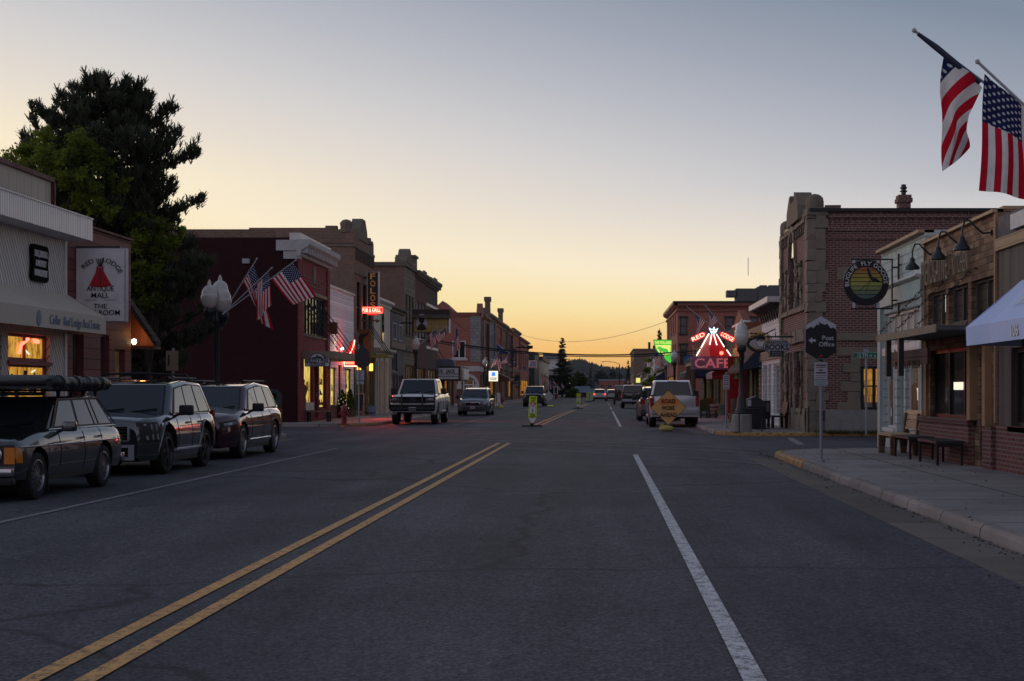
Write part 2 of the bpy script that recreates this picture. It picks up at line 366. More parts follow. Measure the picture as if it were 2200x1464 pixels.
for n, c, r in (('white_paint', (.62, .60, .57), .5), ('cream_paint', (.45, .40, .32), .6), ('green_paint', (.36, .43, .41), .55), ('tan_paint', (.22, .17, .12), .7), ('red_trim', (.17, .035, .04), .5), ('black_paint', (.012, .012, .014), .45),
                ('iron', (.014, .018, .02), .42), ('maroon_trim', (.09, .022, .022), .6), ('dark_wood', (.03, .018, .012), .6), ('grey_paint', (.16, .16, .165), .55), ('sandstone', (.20, .165, .125), .85), ('stone_cap', (.16, .13, .10), .9),
                ('terracotta', (.22, .075, .05), .7), ('pale_stone', (.46, .44, .42), .85), ('timber', (.32, .19, .10), .7), ('stump', (.11, .07, .045), .8), ('bright_red', (.42, .012, .015), .45), ('hydrant_red', (.22, .018, .03), .45), ('green_dark', (.02, .035, .03), .55),
                ('sand_yellow', (.48, .42, .12), .7), ('concrete', (.24, .225, .205), .85), ('rubber', (.012, .012, .012), .8), ('steel', (.25, .26, .28), .45), ('roof_grey', (.10, .10, .105), .8), ('navy', (.02, .028, .06), .6), ('blue_board', (.05, .13, .32), .5), ('mustard', (.34, .24, .09), .7), ('rust_board', (.18, .085, .04), .65),
                ('sign_grey', (.44, .44, .48), .5), ('sign_white', (.72, .70, .70), .5), ('sign_green', (.012, .14, .085), .4), ('orange_sign', (.80, .24, .05), .5), ('orange_old', (.74, .40, .13), .6), ('lime', (.62, .80, .02), .45), ('sign_red', (.50, .015, .025), .5), ('purple', (.15, .105, .19), .5), ('pink', (.80, .50, .52), .5), ('tepee_red', (.45, .02, .03), .45), ('tepee_pale', (.50, .22, .20), .5),
                ('olive', (.25, .25, .06), .6), ('gold', (.45, .30, .07), .5), ('letter_blue', (.18, .22, .30), .6), ('dull_silver', (.35, .35, .38), .45), ('light_grey', (.30, .30, .30), .7), ('barrel', (.13, .085, .05), .8)):
    pm(n, c, r, .16, 3.5, fine=.3)
for n, c in (('ink', (.01, .01, .012)), ('white_ink', (.62, .62, .62)), ('charcoal', (.03, .03, .035))): flat(n, c, .5)
flat('chrome', (.55, .55, .57), .18, 1); flat('alloy', (.33, .33, .35), .28, 1); flat('dark_alloy', (.05, .05, .055), .35, .8); flat('trim_black', (.012, .012, .013), .5); flat('matte_black', (.006, .006, .006), .9, 0, .1)
NT('glass').fin((.018, .022, .026), .04, 0, .75)
NT('car_glass').fin((.016, .022, .028), .03, .15, .8); NT('side_glass').fin((.06, .068, .075), .02, .75, 1.)
def mk_old():
    t = NT('old_glass'); c = t.ramp(t.noise(1.1, 3), [(.35, (.02, .02, .022)), (.7, (.06, .055, .05))]); t.bump(t.noise(1.4, 2), .08, .05); return t.fin(c, .06, 0, .7)
mk_old()
def paint(name, col, metal=.3, rough=.32):
    t = NT(name); t.fin(col, rough, metal, .5, 1.); t.b.inputs['Coat Roughness'].default_value = .02; t.b.inputs['Coat IOR'].default_value = 1.7; return t.mat
paint('paint_wagon', (.055, .055, .06), .65, .2); paint('paint_suv', (.085, .09, .095), .75, .13); paint('paint_plum', (.06, .014, .024), .7, .13); paint('paint_white', (.74, .72, .71), 0, .35)
paint('paint_black', (.010, .010, .012), .1, .25); paint('paint_slate', (.10, .115, .13), .5, .35); paint('paint_grey', (.16, .16, .165), .4, .35); paint('paint_silver', (.55, .55, .58), .5, .3)
flat('lamp_clear', (.30, .31, .33), .08, .35, .8); flat('amber', (.55, .17, .01), .2, 0, .6); flat('tail_red', (.22, .01, .01), .2, 0, .6); flat('plate', (.45, .45, .47), .5)
def mk_globe(name, e):
    t = NT(name); c = t.ramp(t.noise(5, 4), [(.3, (.40, .38, .34)), (.7, (.56, .53, .48))])
    t.fin(c, .22, 0, .5); t.b.inputs['Coat Weight'].default_value = .4
    if e: t.fin(c, .3, emit=(1, .80, .48), es=e)
mk_globe('globe', 0); mk_globe('globe_lit', 5.); mk_globe('globe_dim', .8)
glow('neon_red', (1, .10, .06), 5.); glow('neon_core', (1, .32, .22), 5.); glow('neon_white', (1, .86, .72), 3.2); glow('neon_blue', (.55, .85, 1), 2.2); glow('neon_glow', (1, .025, .02), .75, (.3, .02, .02)); glow('neon_dim', (1, .03, .02), .22, (.3, .02, .02)); glow('sign_lit', (1, .95, .72), .95, (.6, .6, .5)); glow('amber_lit', (1, .42, .06), 3.2)
glow('green_lit', (.10, .80, .07), .62, (.05, .3, .04)); glow('yellow_lit', (.95, .92, .22), .85, (.5, .5, .1)); glow('red_lit', (1, .08, .05), .8, (.3, .02, .02)); glow('tail_lit', (1, .10, .05), 1.6); glow('white_lit', (1, .93, .8), 4.); glow('orange_dim', (1, .42, .10), .10, (.3, .16, .06)); glow('blue_lit', (.05, .2, 1), 1.5); glow('warm_spot', (1, .8, .5), 6.)
lit('lit_shop', [(.3, (.07, .022, .004)), (.42, (.34, .13, .014)), (.52, (.75, .36, .04)), (.62, (.85, .52, .09)), (.72, (.22, .10, .015))], (9, 9, 2.2), .72)
lit('lit_yellow', [(.28, (.07, .035, .008)), (.40, (.36, .22, .04)), (.55, (.80, .58, .13)), (.72, (.95, .82, .36))], (3.2, 3.2, 1.4), .95)
lit('lit_amber', [(.3, (.14, .045, .006)), (.5, (.42, .17, .02)), (.7, (.75, .38, .06))], (1.5, 1.5, 1.5), .7)
lit('lit_books', [(.12, (.04, .016, .004)), (.3, (.22, .085, .014)), (.5, (.55, .25, .03)), (.75, (.85, .48, .10))], st=.62, kind='shelf')
lit('lit_dim', [(.3, (.01, .008, .006)), (.55, (.05, .032, .015)), (.75, (.16, .09, .03))], (1.5, 1.5, 2.), .8, rough=.06)
lit('lit_cold', [(.3, (.06, .08, .10)), (.55, (.20, .26, .30)), (.75, (.55, .65, .72))], (1.5, 1.5, 2.), .6)
def mk_flag():
    t = NT('flag_cloth'); sp = t.sep(t.tc.outputs['UV']); u, v = sp[0], sp[1]      # u along the fly, v down the hoist
    red = t.math('LESS_THAN', t.math('MODULO', t.math('FLOOR', t.math('MULTIPLY', v, 13.)), 2.), .5)
    c = t.mix(red, (.72, .70, .70), (.52, .016, .035))
    can = t.math('MULTIPLY', t.math('LESS_THAN', u, .4), t.math('LESS_THAN', v, 7/13))
    rw = t.math('MULTIPLY', v, 13/7*9); of = t.math('MULTIPLY', t.math('MODULO', t.math('FLOOR', rw), 2.), .5); fu = t.math('MULTIPLY', t.math('SUBTRACT', t.math('FRACT', t.math('ADD', t.math('MULTIPLY', u, 15.), of)), .5), 1.); fv = t.math('MULTIPLY', t.math('SUBTRACT', t.math('FRACT', rw), .5), .6)
    star = t.math('LESS_THAN', t.math('ADD', t.math('MULTIPLY', fu, fu), t.math('MULTIPLY', fv, fv)), .035)
    c = t.mix(can, c, t.mix(star, (.022, .028, .085), (.52, .52, .55)))
    sh = t.ramp(t.noise(5, 3), [(.3, .85), (.7, 1.1)]); c = t.mix(1., c, sh, 'MULTIPLY')
    N = t.N; d = N.new('ShaderNodeBsdfDiffuse'); tr = N.new('ShaderNodeBsdfTranslucent'); mx = N.new('ShaderNodeMixShader'); mx.inputs[0].default_value = .45
    for q in (d, tr): t.L.new(c, q.inputs['Color'])
    t.L.new(d.outputs[0], mx.inputs[1]); t.L.new(tr.outputs[0], mx.inputs[2]); t.L.new(mx.outputs[0], N['Material Output'].inputs[0])
mk_flag()
def leaf_mat(name, lo, hi, tr=.3):
    t = NT(name); c = t.ramp(t.noise(.9, 5, .7), [(.32, lo), (.68, hi)]); N = t.N
    d = N.new('ShaderNodeBsdfDiffuse'); q = N.new('ShaderNodeBsdfTranslucent'); mx = N.new('ShaderNodeMixShader'); mx.inputs[0].default_value = tr
    t.L.new(c, d.inputs[0]); t.L.new(c, q.inputs[0]); t.L.new(d.outputs[0], mx.inputs[1]); t.L.new(q.outputs[0], mx.inputs[2]); t.L.new(mx.outputs[0], N['Material Output'].inputs[0])
leaf_mat('needles', (.055, .068, .045), (.11, .12, .08), .3); leaf_mat('leaves', (.09, .125, .022), (.26, .32, .05), .5); leaf_mat('leaves_dark', (.04, .07, .02), (.09, .13, .035), .4); leaf_mat('far_forest', (.065, .08, .085), (.10, .115, .11), .1)  # far_forest is lifted and blued, distance haze put into the leaf colour
pm('bark', (.045, .034, .026), .9, .35, 6, bump=.6)
# ---------------------------------------------------------------- ground, road, pavements
def struct(name, mb, mat, smooth=None): return tag(mb.build(name, mat, smooth=smooth), kind='structure')
g = MB(); g.quad((-2500, -200, -.03), (2500, -200, -.03), (2500, 4000, -.03), (-2500, 4000, -.03)); struct('ground', g, M['earth'])
g = MB(); g.box(-10.5, 4.4, -30, 420, -.1, 0); struct('road', g, M['asphalt'])
g = MB(); g.box(4.4, 90, 33.6, 46.2, -.1, .001); g.box(-90, -10.5, 47, 58.3, -.1, .001); struct('side_street', g, M['asphalt'])
def rr(x0, y0, x1, y1, r, corner, n=7):
    """rectangle with one rounded corner ('nf','ff' = near/far end at the road side)"""
    return None
def walk(name, pts, h=WALK):
    mb = MB(); mb.prism(pts, 'z', -.1, h); return struct(name, mb, M['walk'])
def arc(cx, cy, r, a0, a1, n=8): return [(cx+r*cos(radians(a0+(a1-a0)*i/n)), cy+r*sin(radians(a0+(a1-a0)*i/n))) for i in range(n+1)]
K = .16
RN = [(90, -30), (90, 33.6)]+[(5.0+K+1.0, 33.6)]+arc(KERB_R+K+2.2, 31.4, 2.2, 90, 180)+[(KERB_R+K, -30)]
RF = [(KERB_R+K, 420), (KERB_R+K, 48.6)]+arc(KERB_R+K+2.2, 48.6, 2.2, 180, 270)+[(90, 46.4), (90, 420)]
LN = [(KERB_L-K, -30), (KERB_L-K, 44.5)]+arc(KERB_L-K-2.4, 44.5, 2.4, 0, 90)+[(-90, 46.9), (-90, -30)]
LF = [(-90, 420), (-90, 58.5)]+arc(-9.5-K-2.6, 61.1, 2.6, 270, 360)+[(-9.5-K, 420)]
for n, p in (('pavement', RN), ('pavement', RF), ('pavement', LN), ('pavement', LF)): walk(n, p)
def kerb(line, col='kerb_mat', w=K, h=WALK+.012, name='kerb', jag=.010):
    """kerb swept along a ground line; the road lies on the left hand of the line"""
    pts = [Vector((*p, 0)) for p in line]; out = [pts[0]]
    for a, b in zip(pts, pts[1:]):
        k = max(1, int((b-a).length/.45)) if (b-a).length < 60 else max(1, int((b-a).length/.8)); out += [a.lerp(b, (i+1)/k) for i in range(k)]
    mb = MB(); vs = []; fs = []; prof = [(0, -.1), (-.012, .03), (.0, h-.045), (.03, h-.008), (.055, h), (w, h), (w, -.1)]; n = len(prof)
    for i, p in enumerate(out):
        t = (out[min(i+1, len(out)-1)]-out[max(0, i-1)]).normalized(); nr = Vector((t.y, -t.x, 0)); j = random.uniform(-1, 1)*jag; jz = random.uniform(-1, .4)*jag
        for u, z in prof: q = p+nr*(u+j); vs.append((q.x, q.y, z+(jz if z > .05 else 0)))
    m = len(out); fs = [(i*n+k, i*n+k+1, (i+1)*n+k+1, (i+1)*n+k) for i in range(m-1) for k in range(n-1)]+[tuple(range(n)), tuple((m-1)*n+k for k in range(n-1, -1, -1))]
    mb.add(vs, fs); return struct(name, mb, M[col])
def shift(pts, d): return [(x+d, y) for x, y in pts]
kerb([(KERB_R, 5), (KERB_R, 27.2)]); kerb([(KERB_R, 27.25), (KERB_R, 31.4)]+arc(KERB_R+2.36, 31.4, 2.36, 180, 150, 3)[1:], 'yellow_kerb', name='painted_kerb'); kerb(arc(KERB_R+2.36, 31.4, 2.36, 149, 90, 6)+[(7.0, 33.76), (60, 33.76)])
kerb([(60, 46.24), (6.21, 46.24)]+arc(KERB_R+2.36, 48.6, 2.36, 270, 185, 7), 'yellow_kerb', name='painted_kerb'); kerb([(KERB_R, 48.45), (KERB_R, 240)])
kerb([(KERB_L, 44.5), (KERB_L, 5)]); kerb([(-60, 47.06), (-12.5, 47.06)]+arc(KERB_L-2.56, 44.5, 2.56, 90, 0, 6))
kerb(arc(-9.5-2.76, 61.1, 2.76, 360, 270, 8)[:6][::1]+[], 'yellow_kerb', name='painted_kerb'); kerb([(-9.5, 240), (-9.5, 61.15)])
g = MB(); g.box(KERB_R-.62, KERB_R+.02, -10, 31.2, .0, .004); g.box(KERB_R-.62, KERB_R+.02, 49, 200, 0, .004); g.box(KERB_L-.02, KERB_L+.55, -10, 44.3, 0, .004); g.box(-9.52, -8.95, 61.2, 200, 0, .004); struct('gutter', g, M['gutter_mat'])
def line(pts, w, mat, name='road_line', z=.008):
    mb = MB()
    for (x0, y0), (x1, y1) in zip(pts, pts[1:]):
        d = Vector((x1-x0, y1-y0)).normalized(); n = Vector((-d.y, d.x))*w/2
        mb.add([(x0+n.x, y0+n.y, z), (x0-n.x, y0-n.y, z), (x1-n.x, y1-n.y, z), (x1+n.x, y1+n.y, z)], [(0, 1, 2, 3)])
    return struct(name, mb, M[mat])
for dx in (-.145, .145):
    line([(-2.80+dx, -5), (-2.80+dx, 12), (-2.78+dx, 25), (-2.76+dx, 40.3)], .115, 'yellow_line', 'centre_line')
    line([(-2.72+dx, 61.5), (-2.45+dx, 85), (-2.1+dx, 108)], .115, 'yellow_line', 'centre_line')
    line([(-1.95+dx, 124), (-1.5+dx, 160)], .115, 'yellow_line', 'centre_line')
line([(.79, 2), (.79, 33.2)], .12, 'white_line', 'lane_line')
for a, b in ((58.5, 100), (112, 128), (142, 150), (165, 172)): line([(.79, a), (.79, b)], .12, 'white_line', 'lane_line')
line([(-6.78, -5), (-6.82, 36.6)], .10, 'faint_line', 'parking_line'); line([(-6.35, 61), (-6.1, 85), (-5.9, 100), (-5.6, 140)], .10, 'faint_line', 'parking_line')
line([(-9, 49.8), (-4.2, 45.4), (2.6, 37.9), (3.95, 35.6)], .10, 'faint_line', 'crosswalk_line'); line([(-9, 48.0), (-4.2, 43.6), (2.44, 35.9), (3.85, 33.2)], .10, 'faint_line', 'crosswalk_line'); line([(-3, 37.6), (2.1, 31.4), (3.3, 28.6)], .08, 'faint_line', 'crosswalk_line')
line([(-9, 58.0), (3, 57.3)], .11, 'faint_line', 'crosswalk_line'); line([(-9, 60.6), (3, 60)], .11, 'faint_line', 'crosswalk_line')
line([(5.5, 39.2), (5.9, 44.5)], .22, 'faint_line', 'crosswalk_line'); line([(8.6, 35.2), (9.1, 44.5)], .3, 'faint_line', 'crosswalk_line')
# grit and leaf litter lying along the gutters
g = MB(); rg = random.Random(12)
for i in range(700):
    y = rg.uniform(6, 34)**1.0; x = KERB_R-abs(rg.gauss(0, .10))-.02; z = .006
    if i % 3 == 0: x = rg.uniform(KERB_R-.9, KERB_R+2.6); z = .006 if x < KERB_R else WALK+.014
    s_ = rg.uniform(.006, .022)*(1.6 if i % 11 == 0 else 1); a = rg.uniform(0, pi); c_, n_ = cos(a)*s_, sin(a)*s_
    g.add([(x-c_, y-n_, z), (x+n_*.6, y-c_*.6, z), (x+c_, y+n_, z+s_*.4), (x-n_*.6, y+c_*.6, z+s_*.6)], [(0, 1, 2, 3)])
tag(g.build('litter', M['earth']), kind='stuff')
# grass strip at the foot of the corner building
g = MB()
for i in range(700):
    x = random.uniform(6.9, 9.4); y = random.uniform(45.9, 46.02)+random.uniform(0, .12); h = random.uniform(.03, .13); a = random.uniform(0, pi); w = .012
    g.add([(x-w*cos(a), y-w*sin(a), WALK), (x+w*cos(a), y+w*sin(a), WALK), (x+random.uniform(-.04, .04), y+random.uniform(-.04, .04), WALK+h)], [(0, 1, 2)])
tag(g.build('grass', M['dry_grass']), kind='stuff')
# ---------------------------------------------------------------- buildings
class Bld:
    """street building: local x along the front (left to right as seen from the street), local y into the lot, z up"""
    def __init__(s, name, label, side, Y0, Y1, H, mat, depth=14., X=None, ops=(), side_mat=None, t=.28, base=0., roof=True, cat='building'):
        s.side, s.Y0, s.Y1, s.H, s.W, s.t = side, Y0, Y1, H, Y1-Y0-.02, t
        X = X if X is not None else (XL if side == 'L' else XR)
        s.root = thing(name, label, cat, (X, Y0+.01 if side == 'L' else Y1-.01, WALK), pi/2 if side == 'L' else -pi/2)
        s.ops = [(min(s.u(a), s.u(b)), max(s.u(a), s.u(b)), z0-WALK, z1-WALK, k) for a, b, z0, z1, k in ops]
        H -= WALK; s.Hl = H; W = s.W; mb = MB()
        xs = sorted({0., W, *[o[0] for o in s.ops], *[o[1] for o in s.ops]}); zs = sorted({0., H, *[o[2] for o in s.ops], *[o[3] for o in s.ops]})
        for x0, x1 in zip(xs, xs[1:]):
            for z0, z1 in zip(zs, zs[1:]):
                cx, cz = (x0+x1)/2, (z0+z1)/2
                if not any(o[0] < cx < o[1] and o[2] < cz < o[3] for o in s.ops): mb.quad((x0, 0, z0), (x1, 0, z0), (x1, 0, z1), (x0, 0, z1))
        for a, b, z0, z1, k in s.ops:
            mb.quad((a, 0, z0), (a, 0, z1), (a, t, z1), (a, t, z0)); mb.quad((b, 0, z0), (b, t, z0), (b, t, z1), (b, 0, z1))
            mb.quad((a, 0, z1), (b, 0, z1), (b, t, z1), (a, t, z1)); mb.quad((a, 0, z0), (a, t, z0), (b, t, z0), (b, 0, z0))
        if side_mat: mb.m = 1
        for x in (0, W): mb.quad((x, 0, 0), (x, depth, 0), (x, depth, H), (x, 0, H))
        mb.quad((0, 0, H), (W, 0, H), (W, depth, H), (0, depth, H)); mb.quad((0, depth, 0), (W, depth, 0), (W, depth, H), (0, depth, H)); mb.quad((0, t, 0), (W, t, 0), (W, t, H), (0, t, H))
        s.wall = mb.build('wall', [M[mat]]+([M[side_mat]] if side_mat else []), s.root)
        for o in s.ops: s.fill(*o)
    def u(s, Y): return Y-s.Y0 if s.side == 'L' else s.Y1-Y
    def part(s, name, mb, mat, smooth=None, parent=None): return mb.build(name, M[mat] if isinstance(mat, str) else [M[q] for q in mat], parent or s.root, smooth)
    def fill(s, a, b, z0, z1, k):
        """window or door: frame with bars, pane behind. kind = glass material|frame material|columns|rows|door"""
        q = k.split('|')+['', '', '', '']; gl, fr = q[0] or 'glass', q[1] or 'dark_wood'; nc = int(q[2] or 1); nr = int(q[3] or 1); door = q[4] == 'door'
        f = .05 if b-a < 1.6 else .075; y0, y1 = .09, .17; mb = MB()
        mb.box(a, a+f, y0, y1, z0, z1); mb.box(b-f, b, y0, y1, z0, z1); mb.box(a+f, b-f, y0, y1, z1-f, z1); mb.box(a+f, b-f, y0, y1, z0, z0+(f if not door else .28))
        for i in range(1, nc): x = a+(b-a)*i/nc; mb.box(x-.025, x+.025, y0+.01, y1-.01, z0+f, z1-f)
        for i in range(1, nr): z = z0+(z1-z0)*i/nr; mb.box(a+f, b-f, y0+.02, y1-.02, z-.022, z+.022)
        w = s.part('door' if door else 'window', mb, fr)
        p = MB(); p.quad((a+.01, .15, z0+.01), (b-.01, .15, z0+.01), (b-.01, .15, z1-.01), (a+.01, .15, z1-.01)); s.part('pane', p, gl, parent=w)
        if not door and z0 > .2: m = MB(); m.box(a-.06, b+.06, -.05, .09, z0-.085, z0-.003); s.part('sill', m, q[5] or fr, parent=w)
        if door: h = MB(); h.tube([(b-f-.03, .06, z0+.95), (b-f-.03, .06, z0+1.15)], .014); s.part('handle', h, 'steel', parent=w)
    def trim(s, name, mat, *boxes, smooth=None):
        mb = MB()
        for b in boxes: mb.box(*b)
        return s.part(name, mb, mat)
    def cornice(s, mat, z0, z1, out=.35, dent=0, x0=0., x1=None, name='cornice', back=.0):
        x1 = s.W if x1 is None else x1; z0 -= WALK; z1 -= WALK; h = z1-z0; mb = MB()
        mb.prism([(-.0+back, z0), (-out*.25, z0), (-out*.35, z0+h*.35), (-out*.8, z0+h*.55), (-out, z0+h*.7), (-out, z1), (back, z1)], 'x', x0-.0, x1+.0)
        if dent:
            n = int((x1-x0)/dent)
            for i in range(n): x = x0+(i+.5)*(x1-x0)/n; mb.box(x-dent*.25, x+dent*.25, -out*.78, -out*.2, z0+h*.18, z0+h*.52)
        return s.part(name, mb, mat)
    def band(s, mat, z0, z1, out=.06, name='band', x0=0., x1=None): return s.trim(name, mat, (x0, s.W if x1 is None else x1, -out, -.002, z0-WALK, z1-WALK))
    def wrap(s, mat, z0, z1, out=.06, L=8., name='band', near=True):
        """band on the front that turns the near corner along the side wall"""
        z0 -= WALK; z1 -= WALK; mb = MB(); mb.box(-out if s.side == 'L' else 0, s.W+(0 if s.side == 'L' else out), -out, -.002, z0, z1)
        if s.side == 'L': mb.box(-out, -.002, .0, L, z0, z1)
        else: mb.box(s.W+.002, s.W+out, 0, L, z0, z1)
        return s.part(name, mb, mat)
def win_row(Ya, Yb, n, gap, z0, z1, k):
    w = (Yb-Ya-gap*(n+1))/n; return [(Ya+gap+i*(w+gap), Ya+gap+i*(w+gap)+w, z0, z1, k) for i in range(n)]
def awning(B, name, mat, u0, u1, z_top, z_front, out, val=.3, side_mat=None):
    mb = MB(); z_top -= WALK; z_front -= WALK; zb = z_front-val
    mb.grid(lambda a, b: (u0+(u1-u0)*a, -out*b, z_top+(z_front-z_top)*b-.03*sin(pi*b)), 10, 5); mb.quad((u0, -out, z_front), (u1, -out, z_front), (u1, -out+.01, zb), (u0, -out+.01, zb))
    for x in (u0, u1): mb.add([(x, 0, z_top), (x, -out, z_front), (x, -out+.01, zb), (x, -.0, zb)], [(0, 1, 2, 3)])
    return B.part(name, mb, mat)

def display(B, u0, u1, z0, z1, seed, rows=3, fill=.7):
    """goods and shelf edges standing just behind the glass of a lit window"""
    rd = random.Random(seed); mats = ['rust_board', 'navy', 'sign_red', 'dark_wood', 'green_dark', 'sign_white', 'tan_paint', 'gold']; m = MB(); mb = [MB() for _ in mats]; z0 -= WALK; z1 -= WALK
    for k in range(rows):
        z = z0+(z1-z0)*(k+.12)/rows; m.box(u0, u1, .125, .148, z-.012, z+.008); x = u0+.02
        while x < u1-.08:
            w = rd.uniform(.04, .16); h = rd.uniform(.25, .8)*(z1-z0)/rows*.8
            if rd.random() < fill: q = rd.choice(mb); (q.box(x, min(x+w, u1), .128, .147, z+.008, z+h) if rd.random() < .6 else q.prism([(x+w/2+w*.5*cos(a*pi/5), z+.01+h*.5+h*.5*sin(a*pi/5)) for a in range(10)], 'y', .128, .147))
            x += w+rd.uniform(.01, .08)
    s_ = B.part('display_shelf', m, 'dark_wood'); [q.build('display_goods', M[n], s_) for q, n in zip(mb, mats) if q.v]
# ---- left side, near: beige shop with canvas awning
b = Bld('real_estate_office', 'beige shop front with ribbed metal fascia, diagonal boards and cream canvas awning', 'L', 16, 34.5, 5.2, 'diag_board', 10, ops=[(31.15, 33.5, .95, 2.1, 'lit_shop|red_trim|1|1'), (31.15, 33.5, 2.16, 2.78, 'lit_shop|red_trim|2|1'), (29.6, 30.8, .25, 2.7, 'old_glass|white_paint|1|1|door'), (24, 29, .95, 2.7, 'old_glass|white_paint|2|1')])
u = b.u
m = MB(); m.box(0, b.W+.12, -.62, -.02, 5.0, 5.52); m.box(0, b.W+.14, -.64, 0, 5.52, 5.55); b.part('fascia', m, 'rib_metal')
m = MB(); m.tube([(u(32.55), .12, 2.55), (u(32.15), .12, 2.4), (u(32.05), .12, 2.2)], .035, 6); m.tube([(u(32.9), .12, 2.52), (u(33.1), .12, 2.5)], .05, 6); m.tube([(u(31.25), .12, 1.75), (u(31.25), .12, 1.2)], .02, 6); b.part('window_neon', m, 'neon_red')
m = MB(); m.tube([(u(32.6), .125, 2.2), (u(32.35), .125, 2.3)], .02, 5); m.tube([(u(32.75), .125, 1.78), (u(32.95), .125, 1.84)], .015, 5); b.part('painted_reflection', m, 'sign_lit')  # pale glowing strokes stand in for reflections on the glass
display(b, u(31.25), u(33.4), 1.02, 2.04, 3, 3, .55)
b.trim('corner_board', 'white_paint', (b.W-.10, b.W+.03, -.035, .2, 0, 5.0))
awning(b, 'awning', 'awning_canvas', u(17), u(34.6), 3.83, 3.28, .95, .42)
m = MB(); m.text('Coller  Red Lodge Real Estate', u(32.6), -.952, 2.93, .20, 3.1); x0 = u(30.7)
m.prism([(x0-.25+.12*cos(a*pi/8), 2.93+.17*sin(a*pi/8)) for a in range(16)], 'y', -.962, -.952); b.part('lettering', m, 'letter_blue')
m = MB(); m.box(.3, b.W-.0, .35, 9, 5.2, 6.42); b.part('upper_wall', m, 'beige_panel')
m = MB(); m.box(.2, b.W+.05, .28, 9.1, 6.42, 6.53); m.box(b.W-.0, b.W+.07, .26, .5, 5.2, 6.42); b.part('coping', m, 'maroon_trim')
w = thing('wall_plaque', 'small black shop plaque with white lettering on diagonal boards', 'plaque', (XL+.02, 32.75, 4.42), pi/2)
m = MB(); m.prism([(-.48, -.34), (-.38, -.42), (.38, -.42), (.48, -.34), (.44, 0), (.48, .34), (.38, .42), (-.38, .42), (-.48, .34), (-.44, 0)], 'y', -.07, 0); m.build('board', M['matte_black'], w)
m = MB(); m.text('SALES, RENTALS', 0, -.072, .22, .15, .74, .01); m.text('& PROPERTY', 0, -.072, 0, .14, .6, .01); m.text('MANAGEMENT', 0, -.072, -.22, .15, .74, .01); m.build('lettering', M['white_ink'], w)
# ---- dark red board building (antique mall) with a steep hood at its far end
b = Bld('antique_mall', 'dark red board shop with narrow windows beside the real estate office', 'L', 34.55, 39.3, 5.62, 'red_board', 9, ops=[(34.95, 35.7, .6, 2.95, 'old_glass|red_trim|1|1'), (36.9, 37.55, .6, 2.95, 'old_glass|red_trim|1|1'), (38.0, 38.8, .2, 2.6, 'lit_dim|red_trim|1|1|door')])
b.trim('roof_edge', 'maroon_trim', (0, b.W, -.08, .3, b.Hl, b.Hl+.05))
mm = MB(); u = b.u
mm.box(u(39.32), u(40.4), .36, 5, 0, 3.7); b.part('rear_wing', mm, 'red_board')
m = MB(); m.prism([(.35, 4.25), (-.70, 2.70), (-.66, 2.58), (.35, 4.05)], 'x', u(39.3), u(39.75)); b.part('hood_roof', m, 'roof_shake')
m = MB(); m.box(u(39.31), u(39.95), -.62, .3, 2.52, 2.60); m.prism([(-.60, 2.62), (.3, 2.62), (.3, 3.95)], 'x', u(39.85), u(39.95)); b.part('hood_ceiling', m, 'orange_board')
m = MB(); m.lathe([(0, .09), (.06, .05), (.07, -.02), (.03, -.08), (0, -.09)], (u(39.4), -.05, 2.72), 10); lampp = b.part('porch_light', m, 'warm_spot', 30)
def pt(name, loc, e, col, r=.08, parent=None):
    l = bpy.data.lights.new(name, 'POINT'); l.energy = e; l.color = col; l.shadow_soft_size = r; o = bpy.data.objects.new(name, l); COL.objects.link(o); o.location = loc; return o
pt('porch_lamp_light', (XL+.25, 39.45, 2.95+WALK), 3.5, (1, .5, .15))

# ---- Grizzly Peak corner building
Yg0, Yg1 = yl(640), yl(706)
zt = 8.05
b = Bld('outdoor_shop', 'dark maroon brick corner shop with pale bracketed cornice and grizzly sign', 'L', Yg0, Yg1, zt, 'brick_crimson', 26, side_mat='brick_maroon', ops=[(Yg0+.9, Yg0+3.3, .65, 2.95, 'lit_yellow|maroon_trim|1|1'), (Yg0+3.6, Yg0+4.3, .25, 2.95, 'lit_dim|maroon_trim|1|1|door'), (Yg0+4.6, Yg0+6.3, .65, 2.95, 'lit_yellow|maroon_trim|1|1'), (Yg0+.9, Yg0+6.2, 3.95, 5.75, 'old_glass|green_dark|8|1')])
display(b, 1.0, 3.2, .75, 2.1, 5, 2, .5); display(b, 4.7, 6.2, .75, 2.2, 6, 3, .6)
m = MB(); x = 1.55; m.lathe([(.10, 1.0), (.16, 1.1), (.13, 1.35), (.2, 1.6), (.19, 1.8), (.06, 1.88), (.09, 1.96), (.1, 2.05), (.05, 2.13), (0, 2.14)], (x, .12, -.25), 10); m.tube([(x+.18, .1, 1.5), (x+.3, .1, 1.25), (x+.15, .1, 1.0)], .05, 6); m.box(x-.4, x+.7, .11, .145, .58, .8); b.part('shop_dummy', m, 'rust_board', 60)
b.cornice('pale_stone', 7.25, 7.95, .55, .34, -.25, b.W+.1)
m = MB(); m.box(-.05, b.W, -.12, .35, 7.82, 8.12); b.part('parapet_cap', m, 'white_paint')
m = MB(); m.box(-.18, .55, -.2, .9, 7.35, 7.80); m.box(-.12, .3, -.1, .6, 7.0, 7.35); b.part('corner_bracket', m, 'pale_stone')
b.trim('pier', 'brick_crimson', (-.03, .75, -.10, .0, 0, 7.0), (b.W-.6, b.W-.02, -.08, 0, 0, 7.0))
b.trim('lintel', 'tan_paint', (.8, b.W-.6, -.06, 0, 5.62, 5.78))
b.trim('date_stone', 'sandstone', (b.W*.45, b.W*.45+.55, -.05, 0, 6.2, 6.95))
m = MB()
